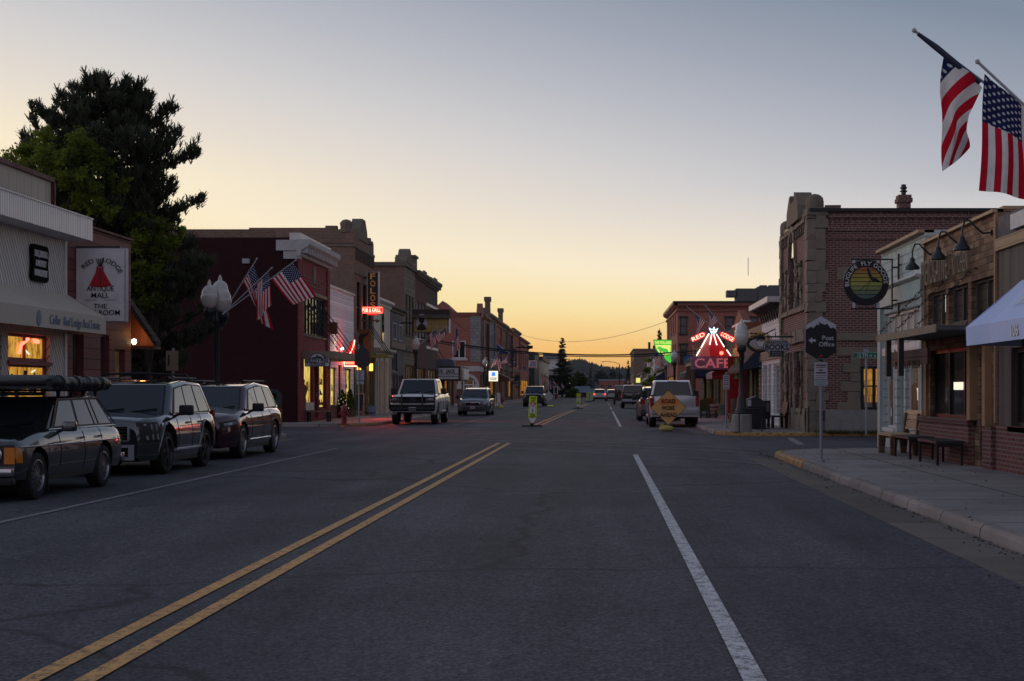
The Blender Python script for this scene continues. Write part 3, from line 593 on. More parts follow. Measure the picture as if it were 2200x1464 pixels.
for i in range(9):
    x = .95+i*.6
    for k in range(3):
        m.tube([(x, -.012, 5.75-.0+k*.18+.25), (x+.3, -.012, 6.05+k*.18), (x+.6, -.012, 5.75+k*.18+.25)], .022, 4)
b.part('diamond_pattern', m, 'tan_paint')
# stepped parapet of the long side wall
m = MB(); zz = b.Hl
for y0, y1, h in ((0, 5.2, .0), (5.2, 9., -.12), (9, 13.5, -.22)):
    m.box(.02, .32, y0+1.0, y1+1.0, zz-.2, zz+h+.30)
b.part('parapet', m, 'brick_brown')
m = MB(); m.box(.0, .35, 14.6, 26, zz-.0, zz+.10); b.part('side_coping', m, 'maroon_trim')
m = MB()
for i in range(5): x = 1.3+i*1.15; m.tube([(x, -.02, 5.15), (x+.9, -1.4, 3.06)], .022, 5); m.box(x-.06, x+.06, -.06, 0, 5.05, 5.25)
b.part('canopy_rods', m, 'iron')
m = MB(); m.box(.45, b.W+.3, -1.5, -.02, 2.74, 3.06); b.part('canopy', m, 'tan_paint')
m = MB(); m.cb((-.08, 2.2, 6.9), (.16, .3, .2)); b.part('flood_light', m, 'dull_silver')
# Grizzly Peak Outdoors sign, hung on the canopy end, facing along the street
def frontal(name, label, cat, px, py, Y, group=None):
    """a sign that faces along the street towards the viewer; local metres, x right, z up, front towards -y"""
    return thing(name, label, cat, at(px, py, Y), 0, group), Y/F
t, s = frontal('hanging_sign', 'grey arched outdoors shop sign with mountain outline above lit window', 'sign', 682, 777, 61.25)
bd = [(-27*s, -11*s), (27*s, -11*s), (28*s, 2*s), (27*s, 8*s)]+[(16*s*cos(a), 5*s+13*s*sin(a)) for a in [k*pi/8 for k in range(9)]]+[(-27*s, 8*s), (-28*s, 2*s)]
m = MB(); m.prism(bd, 'y', 0, .08); m.build('frame', M['ink'], t)
m = MB(); m.prism([(x*.93, z*.92) for x, z in bd], 'y', -.02, 0); m.build('board', M['sign_grey'], t)
m = MB(); m.text('GRIZZLY PEAK', 0, -.022, 1.5*s, 9*s, 50*s, .02); m.text('OUTDOORS', 0, -.022, -6.5*s, 6*s, 34*s, .02); m.build('lettering', M['ink'], t)
m = MB(); m.prism([(-13*s, 6.5*s), (-8*s, 10*s), (-5*s, 9*s), (0, 15*s), (3*s, 11*s), (6*s, 12*s), (13*s, 6.5*s)], 'y', -.03, -.02); m.build('mountain_emblem', M['charcoal'], t)
m = MB(); m.box(b.W-.3, b.W-.05, -.45, -.1, 4.05, 4.6); b.part('bracket_box', m, 'orange_board')
# ---- white lapped shop with canopy rods
Y2 = yl(760)
b = Bld('white_shop', 'white lapboard shop front with tall windows and a sloping lean between brick shops', 'L', Yg1, Y2, 6.45, 'white_lap', 14, ops=[(Yg1+.5, Yg1+2.0, .75, 2.6, 'lit_yellow|dark_wood|1|1'), (Yg1+2.5, Yg1+3.5, .2, 2.75, 'lit_dim|dark_wood|1|1|door'), (Yg1+4.3, Yg1+6.2, .6, 2.6, 'lit_yellow|dark_wood|2|1')])
display(b, .6, 1.9, .85, 2.0, 8, 2, .5); display(b, 4.4, 6.1, .7, 2.0, 9, 3, .5)
b.trim('coping', 'white_paint', (0, b.W, -.08, .3, b.Hl, b.Hl+.1)); b.trim('brick_base', 'brick_red', (.3, 2.2, -.03, 0, 0, .52))
m = MB(); m.lathe([(0, .08), (.08, .04), (.08, -.04), (0, -.08)], (1.6, -.35, 3.4), 8); b.part('wall_lamp', m, 'white_lit', 30)
pt('shop_lamp_light', (XL+.5, Yg1+1.7, 3.75), 6, (1, .85, .5))
# ---- tall brown brick pub building
Y3 = yl(803)
b = Bld('pub_building', 'tall brown brick pub building with stepped parapet and stone finials', 'L', Y2, Y3, 9.2, 'brick_brown', 24, ops=[(Y2+.9, Y2+2.2, 4.6, 7.3, 'old_glass|dark_wood|1|2|f|stone_cap'), (Y2+2.9, Y2+4.1, 4.6, 7.3, 'old_glass|dark_wood|1|2|f|stone_cap'), (Y2+4.7, Y2+5.9, 4.6, 7.3, 'old_glass|dark_wood|1|2|f|stone_cap'), (Y2+.8, Y2+2.6, .7, 2.9, 'lit_dim|green_board|2|1'), (Y2+3, Y2+4.1, .2, 2.9, 'lit_dim|green_board|1|1|door'), (Y2+4.5, Y2+6, .7, 2.9, 'lit_dim|green_board|2|1')])
b.wrap('stone_cap', 9.05, 9.2, .07, 24, 'coping')
m = MB()
for y0, y1, h in ((0, .9, .75), (.9, 1.5, .95), (1.5, 5.5, .84), (5.5, 11, .76), (11, 16, .6)): m.box(.0, .45, y0, y1, b.Hl+.03, b.Hl+h)
m.box(b.W-.5, b.W, 0, .9, b.Hl+.03, b.Hl+.65); m.box(.45, b.W-.5, 0, .3, b.Hl+.03, b.Hl+.4); b.part('parapet', m, 'brick_brown')
m = MB(); m.lathe([(.42, 0), (.42, .15), (.3, .22), (.34, .5), (.2, .65), (0, .7)], (.3, .45, b.Hl+.62), 8)
m.prism([(1.6, b.Hl+.4), (4.2, b.Hl+.4), (4., b.Hl+1.), (3.4, b.Hl+1.6), (2.4, b.Hl+1.6), (1.8, b.Hl+1.)], 'y', -.05, .5)
m.lathe([(.42, 0), (.42, .15), (.3, .2), (.3, .35), (0, .4)], (b.W-.3, .4, b.Hl+.6), 8); b.part('finial', m, 'stone_cap')
m = MB()
for i in range(14): x = .6+i*.43; m.box(x, x+.2, -.06, 0, 8.3, 9.0)
b.part('corbel_row', m, 'brick_dark'); b.trim('band', 'stone_cap', (0, b.W, -.05, 0, 7.55, 7.7), (0, b.W, -.05, 0, 4.25, 4.4))
b.trim('timber_front', 'green_board', (0, .5, -.06, 0, 0, 3.3), (b.W-.45, b.W, -.06, 0, 0, 3.3), (0, b.W, -.12, 0, 3.05, 3.5))
m = MB(); m.box(4.2, b.W, -1.15, -.12, 3.22, 3.36); b.part('canopy', m, 'olive')
m = MB()
for i in range(3): x = 4.5+i*.9; m.tube([(x-2.0, -.02, 5.3), (x, -1.1, 3.36)], .025, 5)
b.part('canopy_rods', m, 'iron')
m = MB()
for x in (.35, 4.3): m.box(x-.09, x+.09, -.3, -.12, 2.45, 2.85)
lp = b.part('wall_lantern', m, 'amber_lit')
pt('lantern_light', (XL+.5, Y2+4.3, 2.75), 5, (1, .5, .12)); pt('lantern_light', (XL+.5, Y2+.4, 2.75), 5, (1, .5, .12))
# ---- cream board front
Y4 = yl(838)
b = Bld('cream_shop', 'narrow cream board shop with tall oval window', 'L', Y3, Y4, 6.6, 'cream_board', 14, ops=[(Y3+.5, Y3+1.5, .3, 3.2, 'lit_dim|cream_paint|1|1'), (Y3+2.3, Y3+3.3, .2, 3.2, 'lit_amber|cream_paint|1|1|door'), (Y3+4.2, Y3+5.3, .3, 3.2, 'lit_amber|cream_paint|1|1')])
m = MB(); m.prism([(3.1+.55*cos(a*pi/10), 5.2+1.05*sin(a*pi/10)) for a in range(20)], 'y', -.05, .0); w = b.part('oval_window', m, 'cream_paint'); m = MB(); m.prism([(3.1+.45*cos(a*pi/10), 5.2+.93*sin(a*pi/10)) for a in range(20)], 'y', -.06, -.05); b.part('pane', m, 'glass', parent=w)
m = MB(); m.tube([(.3, .6, b.Hl), (.3, .6, b.Hl+3.7)], .035, 6); m.lathe([(.09, 1.9), (.09, 2.6), (.03, 2.7)], (.3, .6, b.Hl), 8); m.lathe([(.08, 2.9), (.08, 3.5), (.02, 3.6)], (.3, .6, b.Hl), 8); b.part('antenna_mast', m, 'iron')
b.cornice('white_paint', 6.45, 6.85, .3, 0); b.cornice('cream_paint', 3.5, 3.95, .4, 0, name='sign_cornice')
m = MB()
for x in (.2, 2.0, 3.8, b.W-.2): m.box(x-.12, x+.12, -.09, 0, 0, 3.4)
b.part('pilaster', m, 'cream_paint')
# ---- plum lapped shop
Y5 = yl(868)
b = Bld('plum_shop', 'dark plum lapboard shop with pale panelled rectangles', 'L', Y4, Y5, 6.55, 'plum_lap', 14, ops=[(Y4+.6, Y4+3.0, 2.7, 3.9, 'old_glass|grey_paint|3|1'), (Y4+.6, Y4+2, .5, 2.5, 'lit_dim|grey_paint|1|1'), (Y4+2.4, Y4+3.4, .2, 2.5, 'old_glass|grey_paint|1|1|door'), (Y4+3.9, Y4+5.6, .5, 2.5, 'old_glass|grey_paint|1|1')])
m = MB()
for x in (1., 3.6):
    for z in (4.55,):
        m.box(x, x+1.7, -.03, 0, z, z+.06); m.box(x, x+1.7, -.03, 0, z+1.0, z+1.06); m.box(x, x+.06, -.03, 0, z+.06, z+1.0); m.box(x+1.64, x+1.7, -.03, 0, z+.06, z+1.0)
b.part('panel_moulding', m, 'sign_grey'); b.cornice('stone_cap', 6.4, 6.75, .25); b.trim('shop_beam', 'tan_paint', (0, b.W, -.12, 0, 4.0, 4.4))
# ---- restaurant block of three fronts
Ya, Yb, Yc = yl(892), yl(915), yl(940)
b = Bld('restaurant_building', 'grey brown stone fronted building with domed corner finial and restaurant sign', 'L', Y5, Ya, 9.9, 'stone_rough', 22, side_mat='brick_brown', ops=win_row(Y5+.2, Ya-.2, 3, .55, 5.2, 7.9, 'old_glass|dark_wood|1|2|f|stone_cap')+[(Y5+.5, Ya-.5, .5, 3.2, 'lit_dim|dark_wood|4|1')])
b.wrap('stone_cap', 9.7, 9.95, .15, 22, 'cornice'); b.band('stone_cap', 4.1, 4.4, .15)
m = MB(); m.prism([(.8, b.Hl), (2.8, b.Hl), (2.75, b.Hl+.4), (2.3, b.Hl+.95), (1.8, b.Hl+1.1), (1.3, b.Hl+.95), (.85, b.Hl+.4)], 'y', -.15, .55); b.part('finial', m, 'stone_cap')
m = MB(); m.box(-.05, .6, -.1, .6, b.Hl, b.Hl+.4); m.box(b.W-.6, b.W, -.1, .6, b.Hl, b.Hl+.4); b.part('parapet_post', m, 'stone_rough')
b = Bld('brick_shop', 'brown brick shop with pale window frames beside the stone front', 'L', Ya, Yb, 9.7, 'brick_plum', 22, ops=win_row(Ya+.2, Yb-.2, 3, .4, 5.2, 7.8, 'old_glass|white_paint|1|2')+[(Ya+.4, Yb-.4, .5, 3.1, 'lit_dim|dark_wood|4|1')])
b.cornice('stone_cap', 9.4, 9.9, .35, .4); m = MB(); m.box(1.0, 2.6, .2, 1.4, b.Hl, b.Hl+1.2); m.box(.9, 2.7, .1, 1.5, b.Hl+1.2, b.Hl+1.35); b.part('chimney', m, 'stone_cap')
b = Bld('brick_shop', 'dark brick shop with ornamented cornice at end of the block', 'L', Yb, Yc, 9.6, 'brick_dark', 22, ops=win_row(Yb+.2, Yc-.2, 3, .6, 5.2, 7.4, 'glass|dark_wood|1|2')+[(Yb+.4, Yc-.4, .5, 3.1, 'lit_dim|dark_wood|4|1')])
b.cornice('stone_cap', 9.3, 9.9, .4, .4); b.band('white_paint', 7.8, 8.0, .06); b.band('white_paint', 4.6, 4.8, .06)
m = MB(); m.lathe([(.35, 0), (.35, .2), (.2, .3), (.25, .6), (0, .8)], (b.W-.3, .2, b.Hl+.05), 8); m.lathe([(.35, 0), (.35, .2), (.2, .3), (.25, .6), (0, .8)], (.4, .2, b.Hl+.05), 8); b.part('finial', m, 'stone_cap')
# ---- low theatre with marquee
b = Bld('theatre', 'low dark theatre with a white letter board marquee', 'L', Yc+.05, Yc+13, 3.9, 'brick_dark', 20, ops=[(Yc+1, Yc+4, .3, 2.7, 'lit_dim|dark_wood|2|1'), (Yc+5, Yc+8, .2, 2.6, 'lit_amber|dark_wood|2|1|door'), (Yc+9, Yc+12, .3, 2.7, 'lit_dim|dark_wood|2|1')])
t, s = frontal('theatre_marquee', 'theatre marquee with blue metal roof and white letter board', 'marquee', 945, 803, 113.5)
m = MB(); m.box(-48*s, 44*s, .02, 7, -14*s, 14*s); m.build('box', M['charcoal'], t)
m = MB(); m.box(-44*s, 40*s, -.06, .02, -12*s, 12*s); m.box(44*s-.02, 44*s+.04, .1, 6.8, -12*s, 12*s); m.build('letter_board', M['sign_white'], t)
m = MB(); m.text('BLACK   JACK', 8*s, -.062, 5*s, 7*s, 50*s, .03); [m.box(-44*s, 40*s, -.075, -.06, z*s-.02, z*s+.02) for z in (-1, -6)]; m.build('lettering', M['ink'], t)
m = MB(); m.box(-48*s, 44*s, -.08, 7, 14*s, 15.5*s); m.box(-48*s, 44*s, -.08, 7, -15*s, -14*s); m.build('trim', M['dark_wood'], t)
m = MB(); m.box(-34*s, -6*s, -.5, -.07, -10*s, -3*s); m.build('side_panel', M['grey_paint'], t)
m = MB(); m.prism([(-42*s, 15.6*s), (32*s, 15.6*s), (30*s, 27*s), (24*s, 31*s), (-35*s, 31*s), (-40*s, 27*s)], 'y', .2, 1.2); m.build('roof', M['blue_metal'], t)
m = MB()
for k in range(5): m.tube([(-46*s+k*9*s, .5, 60*s), (-18*s+k*9*s, .3, 16*s)], .035, 5)
m.build('stay_rod', M['iron'], t)
m = MB(); [m.lathe([(0, .25), (.16, .15), (.16, -.15), (0, -.25)], (47*s, -.02, z*s), 8) for z in (-6, 0, 6)]; m.build('ornament', M['cream_paint'], t)
# ---- red brick corner building with round stone tower, arch and gable
Yd, Ye = yl(1028), yl(1037)
b = Bld('red_brick_hall', 'orange red brick hall with pale stone quoin tower, gable and stone arch', 'L', Yd, Ye, 9.75, 'brick_hotel', 22, ops=[(Yd+2.4, Yd+3.6, 5.4, 7.8, 'glass|white_paint|1|2'), (Yd+2, Yd+4.4, .5, 3.2, 'lit_dim|dark_wood|2|1')])
k = Yd/F
m = MB(); m.box(-.08, 1.4, -.12, .85, 4.4, 9.62); b.part('quoin_tower', m, 'stone_grey'); m = MB(); m.box(Ye-Yd-1.4, Ye-Yd-.05, -.3, 0, 4.1, 9.0); b.part('quoin_pier', m, 'stone_grey')
m = MB(); m.prism([(1.5, 9.62), (4.0, 9.62), (3.1, 10.7), (2.2, 10.7)], 'y', -.2, .35); b.part('gable_post', m, 'brick_hotel')
m = MB(); m.add([(0, 2.4, 9.58), (0, 5.2, 9.58), (0, 3.8, 10.85), (5, 2.4, 9.58), (5, 5.2, 9.58), (5, 3.8, 10.85)], [(0, 1, 2), (3, 5, 4), (0, 2, 5, 3), (1, 4, 5, 2)]); b.part('gable', m, 'brick_hotel')
b.wrap('terracotta', 9.35, 9.72, .12, 22, 'cornice'); b.wrap('pale_stone', 3.5, 4.05, .12, 22, 'band')
# side wall window and arched doorway facing down the street
x = -.0
def side_win(y0, y1, z0, z1, gl='glass'):
    m = MB(); m.box(-.09, -.0, y0, y1, z0, z0+.1); m.box(-.09, 0, y0, y1, z1-.1, z1); m.box(-.09, 0, y0, y0+.1, z0+.1, z1-.1); m.box(-.09, 0, y1-.1, y1, z0+.1, z1-.1); m.box(-.07, 0, (y0+y1)/2-.05, (y0+y1)/2+.05, z0+.1, z1-.1); w = b.part('window', m, 'white_paint')
    m = MB(); m.quad((-.03, y0+.05, z0+.05), (-.03, y1-.05, z0+.05), (-.03, y1-.05, z1-.05), (-.03, y0+.05, z1-.05)); b.part('pane', m, gl, parent=w); m = MB(); m.box(-.16, 0, y0-.2, y1+.2, z0-.22, z0-.01); b.part('sill', m, 'pale_stone', parent=w)
side_win(1.35, 2.75, 4.75, 6.6)
m = MB(); n = 10; ro, ri, cy = 1.1, .78, 1.05
for i in range(n):
    a0, a1 = pi*i/n, pi*(i+1)/n
    m.add([(-.22, cy+r*cos(a), 2.0+r*sin(a)) for r, a in ((ri, a0), (ro, a0), (ro, a1), (ri, a1))]+[(-.0, cy+r*cos(a), 2.0+r*sin(a)) for r, a in ((ri, a0), (ro, a0), (ro, a1), (ri, a1))], [(0, 1, 2, 3), (0, 4, 5, 1), (1, 5, 6, 2), (2, 6, 7, 3), (3, 7, 4, 0)])
for y in (cy-ro, cy+ri): m.box(-.25, 0, y-.05, y+.45, 1.5, 2.0)
b.part('arch', m, 'pale_stone')
m = MB(); m.prism([(cy-ri, 0), (cy+ri, 0), (cy+ri, 2.0)]+[(cy+ri*cos(a*pi/8), 2+ri*sin(a*pi/8)) for a in range(1, 8)]+[(cy-ri, 2.0)], 'x', -.05, -.01); d = b.part('door', m, 'lit_dim'); m = MB(); [m.box(-.1, -.05, y-.06, y+.06, 0, 2.4) for y in (cy-.5, cy+.5)]; m.box(-.1, -.05, cy-.5, cy+.5, 1.9, 2.0); b.part('frame', m, 'white_paint', parent=d)
m = MB(); m.box(-.2, 0, cy+.85, cy+1.25, 0, 1.5); m.box(-.2, 0, cy-1.04, cy-.8, 0, 1.5); b.part('pier', m, 'brick_dark')
# ---- long run of two-storey fronts beyond
spec = [(1037, 1048, 9.6, 'brick_plum', 'brick_plum', 'plum brick front with recessed panels'), (1048, 1062, 10.2, 'stone_grey', 'stone', 'pale grey stone front with tall chimney'), (1062, 1076, 10.1, 'brick_hotel', 'brick', 'reddish brick front with flat parapet'), (1076, 1088, 10.1, 'brick_brown', 'brick', 'brown brick front with square chimney'), (1088, 1099, 10., 'brick_plum', 'brick', 'plum brick front beside the vertical black sign'), (1099, 1115.5, 10.4, 'brick_hotel', 'brick', 'warm brick front catching the sunset glow')]
for i, (p0, p1, h, mt, _, lb) in enumerate(spec):
    y0, y1 = yl(p0), yl(p1); W = y1-y0; wk = 'lit_amber|dark_wood|3|1' if i in (1, 4) else 'lit_dim|dark_wood|4|1'
    b = Bld('brick_building', lb, 'L', y0, y1, h, mt, 20, ops=win_row(y0+.4, y1-.4, 3, W*.12, 5.2, 8., 'old_glass|white_paint|1|2')+[(y0+1, y1-1, .6, 3.1, wk)])
    b.cornice('stone_cap' if i % 2 else 'terracotta', h-.6, h+.15, .4); b.band('stone_cap', 4.2, 4.7, .15)
    m = MB()
    for x in (.0, W-.8): m.box(x, x+.75, -.22, 0, 0, h-.8)
    b.part('pilaster', m, mt)
    if i in (1, 3):
        m = MB(); m.box(1.4, 2.6, -.1, .45, b.Hl, b.Hl+1.6); m.box(1.3, 2.7, -.2, .55, b.Hl+1.6, b.Hl+2.1); m.box(.6, 3.4, -.05, .6, b.Hl, b.Hl+.8); b.part('chimney', m, 'stone_cap')
    if i == 1: awning(b, 'awning', 'stripe_tan', .5, W-1, 3.9, 2.9, 2.4, .35)
    if i == 2: awning(b, 'window_awning', 'blue_board', 3, 8, 7.3, 6.2, 1.4, .05)
y0, y1 = yl(1115.5), yl(1136)
b = Bld('block_building', 'plain reddish brick block with tall narrow windows at the far left', 'L', y0, y1, 9.9, 'brick_hotel', 22, ops=win_row(y0+.5, y1-.5, 4, 3, 4.8, 7.6, 'old_glass|sandstone|1|1')+[(y0+2, y1-2, .6, 3.2, 'lit_amber|dark_wood|4|1')]); b.wrap('terracotta', 8.8, 9.1, .2, 22); b.wrap('terracotta', 9.7, 10.0, .3, 22, 'cornice'); b.trim('chimney_stub', 'brick_plum', (0, 2, 0, 3, b.Hl, b.Hl+.6))
b = Bld('dark_green_shop', 'dark green shop building with a white roadside sign board', 'L', y1+12, y1+30, 8.6, 'green_dark', 16, ops=[(y1+14, y1+28, .6, 3.0, 'lit_dim|dark_wood|4|1')], X=-12.5); b.wrap('grey_paint', 8.4, 8.7, .15, 16, 'coping')
b = Bld('cream_hall', 'cream plastered hall with red brown roof line beyond the green shop', 'L', y1+34, y1+75, 8.2, 'cream_paint', 12, ops=win_row(y1+36, y1+72, 4, 3, .8, 3.4, 'lit_dim|dark_wood|1|1'), X=-12.2); b.wrap('maroon_trim', 7.6, 8.4, .3, 12, 'roof_edge')
b = Bld('low_brick_shop', 'low dull brick shop with pale parapet at the far left', 'L', y1+80, y1+125, 5.4, 'brick_dark', 12, ops=win_row(y1+82, y1+122, 4, 3, .8, 3., 'lit_dim|dark_wood|1|1'), X=-11.5); b.wrap('light_grey', 5.1, 5.6, .3, 12, 'coping')
# grain elevator
Y = 500; c = at(1187, 839, Y); t = thing('grain_elevator', 'tall pale grey grain elevator with gabled head house behind the spruce', 'elevator', (c.x, Y, 0)); k = Y/F
m = MB(); m.box(-22*k, 22*k, 0, 9, 0, 52*k); m.box(-20*k, 16*k, 1, 8, 52*k, 78*k); m.build('wall', M['grey_lap'], t)
m = MB(); m.prism([(-22*k, 50*k), (24*k, 50*k), (20*k, 54.5*k), (-18*k, 54.5*k)], 'y', -.5, 9.5); m.prism([(.5, 77*k), (8.5, 77*k), (8.5, 79*k), (6.4, 88*k), (2.6, 88*k), (.5, 79*k)], 'x', -21*k, 17*k); m.build('roof', M['roof_grey'], t)
m = MB(); m.box(-10*k, -7*k, .9, 1, 68*k, 73*k); m.build('window', M['old_glass'], t)
# buildings closing the far end of the street
def block(name, label, p0, p1, py, Y, mat, depth=14, roof=None, win=0):
    a, q = at(p0, py, Y), at(p1, py, Y); t = thing(name, label, 'building', ((a.x+q.x)/2, Y, 0)); w = (q.x-a.x)/2; h = a.z; m = MB(); m.box(-w, w, 0, depth, 0, h); m.build('wall', M[mat], t)
    m = MB()
    if roof == 'gable': m.prism([(-.6, h-.1), (depth/2, h+depth*.16), (depth+.6, h-.1)], 'x', -w-.5, w+.5)
    else: m.box(-w-.15, w+.15, -.15, depth, h, h+.3)
    m.build('roof', M['blue_metal' if roof == 'gable' else 'light_grey'], t)
    for i in range(win):
        x = -w+(i+.5)*2*w/win; m = MB(); m.box(x-w/win*.45, x+w/win*.45, -.06, 0, h*.25, h*.7); m.build('window', M['old_glass'], t)
    return t
block('brick_warehouse', 'low reddish brick building closing the street end', 1287, 1362, 818, 372, 'brick_hotel', 14, None, 5); block('blue_roof_station', 'low beige station with blue gabled roof at the street end', 1256, 1306, 851, 330, 'cream_paint', 10, 'gable', 5); block('red_depot', 'small red depot by the lit lamp posts at the street end', 1239, 1263, 843, 305, 'brick_crimson', 8, 'gable', 2)

# ================================================================ right side
# ---- dark wood shop nearest, blue awning
b = Bld('dark_board_shop', 'dark vertical board shop with blue awning at the right edge', 'R', 12, 24.35, 4.45, 'grey_board', 10, ops=[(20, 23.6, .9, 2.2, 'old_glass|dark_wood|2|1'), (13.5, 18.5, .9, 2.2, 'old_glass|dark_wood|3|1')])
b.trim('header', 'light_wood', (0, b.W, -.06, 0, 3.75, 3.95)); b.trim('upper_panel', 'navy', (.05, b.W, -.03, 0, 3.95, 4.32)); m = MB(); m.box(1.0, 4, -.09, -.035, 4.0, 4.25); b.part('sign_panel', m, 'sign_grey')
b.trim('brick_base', 'brick_red', (0, b.W, -.05, 0, 0, .78))
awning(b, 'awning', 'awning_blue', 1.32, 10, 3.28, 2.52, .9, .3)
n_ = Vector((0, -.645, .764)); o_ = Vector((2.95, -.46, 2.74))+n_*.03; q = MB(Matrix(((1, 0, 0, o_.x), (0, .645, .764, o_.y), (0, -.764, .645, o_.z), (0, 0, 0, 1)))); q.text('HOUSE', 0, -.0, 0, .34, None, .02, al='L', d=.004)
b.part('awning_lettering', q, 'white_ink'); m = MB(); m.text('106', 4.05, -.905, 2.23, .16, .36, .02, d=.004); b.part('house_number', m, 'white_ink')
# ---- wood shingle kitchen
Yk0, Yk1 = 24.4, 29.9
b = Bld('kitchen_building', 'weathered wood shingle restaurant with gooseneck lamps and brick base', 'R', Yk0, Yk1, 4.62, 'wood_shingle', 10, ops=[(25.85, 29.4, .95, 2.32, 'old_glass|black_paint|3|1'), (25.0, 25.55, .1, 2.32, 'lit_dim|timber|1|1|door')]+[(24.65+i*1.72, 24.65+i*1.72+1.5, 2.78, 3.5, 'dark_board|grey_board|2|1') for i in range(3)])
u = b.u
b.trim('brick_base', 'brick_red', (u(29.9), u(25.9), -.12, .0, 0, .74), (u(24.95), u(24.4), -.12, 0, 0, .74)); b.trim('brick_ledge', 'brick_plum', (u(29.9), u(25.85), -.16, 0, .742, .83))
b.trim('post', 'timber', (u(25.95), u(25.72), -.14, 0, .83, 2.4), (u(24.95), u(24.75), -.13, 0, .75, 2.4), (u(29.75), u(29.6), -.05, 0, .84, 2.4))
b.trim('coping', 'light_wood', (-.05, b.W, -.09, .1, b.Hl-.06, b.Hl), (-.05, b.W, .1, .5, b.Hl, b.Hl+.05)); b.trim('corner_board', 'timber', (b.W-.09, b.W, -.04, 0, .8, b.Hl-.07), (0, .08, -.04, 0, .8, b.Hl-.07))
m = MB(); m.box(u(29.9), u(24.6), -1.0, -.0, 2.42, 2.50); b.part('canopy', m, 'roof_grey'); m = MB(); m.box(u(29.9), u(24.6), -1.02, -1.0, 2.38, 2.52); b.part('canopy_edge', m, 'tan_paint')
b.trim('hanging_board', 'dark_board', (u(29.8), u(26.4), -.75, -.70, 1.86, 2.16)); m = MB()
for x in (.9, 2.1): m.box(x-.07, x+.07, -1.0, -.9, 1.65, 2.45)
b.part('timber_hanger', m, 'charcoal'); m = MB(); m.text('KITCHEN  BEER', u(28.1), -.752, 1.88, .16, 2.3); b.part('board_lettering', m, 'dark_wood')
ch = MB()
def chain(mb, a, c, n, r=.03, w=.008):
    a, c = Vector(a), Vector(c); d = (c-a).normalized(); up = Vector((0, 0, 1)); sd = d.cross(up).normalized(); nn = sd.cross(d)
    for i in range(n):
        p = a.lerp(c, (i+.5)/n); L = (c-a).length/n*.68; q = sd if i % 2 else nn
        mb.tube([p+d*L*cos(k*pi/4)+q*r*sin(k*pi/4) for k in range(8)], w, 5, True)
for x in (.15, 1.95, 3.75): ch = MB(); chain(ch, (x, -.03, 3.55), (x-.35, -.95, 2.55), 15, .026, .007); b.part('chain', ch, 'iron')
m = MB(); m.text('PREROGATIVE', 1.45, -.13, 3.78, .52, 2.2, .0, d=.03); m.text('KITCHEN', 3.52, -.13, 3.75, .40, 1.1, 0, d=.03); b.part('lettering', m, 'tan_paint')
m = MB(); m.box(.1, 4.3, -.1, -.08, 3.56, 3.58); m.box(.1, 4.3, -.1, -.08, 3.96, 3.98); [m.box(x, x+.02, -.1, 0, 3.56, 3.58) for x in (.2, 2, 4.2)]; b.part('letter_rail', m, 'iron')
def gooseneck(B, x, z, mat='iron', k=1.):
    m = MB(); P = [(x, 0, z), (x, -.25*k, z-.02), (x, -.45*k, z+.08), (x, -.62*k, z+.20), (x, -.76*k, z+.20), (x, -.84*k, z+.08), (x, -.85*k, z-.12)]; m.tube(P, .018, 7); m.lathe([(.05, 0), (.05, -.04)], (x, 0, z), 8, 'y'); l = B.part('gooseneck_lamp', m, mat, 60)
    m = MB(); m.lathe([(.03, .08), (.05, .05), (.055, -.02), (.13, -.10), (.15, -.16), (.14, -.16), (.05, -.04), (0, -.03)], (x, -.85*k, z-.15), 14); B.part('lamp_shade', m, mat, 40, parent=l)
for y_ in (28.7, 26.5, 24.75): gooseneck(b, u(y_), 4.12, k=.62)
# lit sign seen inside window
m = MB(); m.box(u(28.0), u(27.3), .135, .145, 1.38, 1.53); b.part('window_sign', m, 'sign_lit')
m = MB(); m.box(1.25, 1.45, .13, .14, 2.95, 3.28); b.part('lit_slot', m, 'sign_lit')
# ---- pale green pressed tin shop
Yt1 = 34.55
b = Bld('pressed_metal_shop', 'pale green pressed tin shop with white trim and display windows', 'R', Yk1, Yt1, 4.88, 'pressed_tin', 10, ops=[(33.0, 34.2, .62, 2.28, 'old_glass|white_paint|2|1'), (32.0, 32.7, .15, 2.28, 'lit_dim|green_paint|1|1|door'), (30.1, 31.8, .62, 2.28, 'lit_dim|white_paint|2|1'), (30.1, 34.2, 2.5, 3.32, 'cream_paint|white_paint|6|1')])
u = b.u
b.band('green_paint', 3.48, 3.85, .10, 'frieze'); b.cornice('white_paint', 3.82, 3.96, .2, name='lower_cornice'); b.trim('coping', 'light_wood', (0, b.W, -.14, .2, b.Hl-.06, b.Hl+.01)); b.trim('corner_pilaster', 'green_paint', (-.03, .28, -.09, 0, 0, 3.34), (b.W-.18, b.W, -.07, 0, 0, 3.34))
b.trim('fascia_board', 'white_paint', (0, b.W, -.04, 0, 2.19, 2.36)); b.trim('panel', 'green_paint', (.4, 1.5, -.03, 0, .03, .42), (2.6, b.W-.2, -.03, 0, .03, .42))
m = MB(); [m.box(x, x+.03, -.045, -.03, .08, .38) for x in (.55, .8, 1.05, 1.3)]; b.part('panel_moulding', m, 'white_paint')
m = MB(); m.box(2.75, 3.3, .135, .145, 1.15, 1.42); b.part('window_sign', m, 'sign_lit'); m = MB(); m.text('87', 1.85, -.042, 2.27, .1, .12); b.part('house_number', m, 'ink')
m = MB(); [m.box(x, x+.09, .13, .14, .75, .95) for x in (.5, 1.0)]; b.part('window_notice', m, 'sign_white')
m = MB()
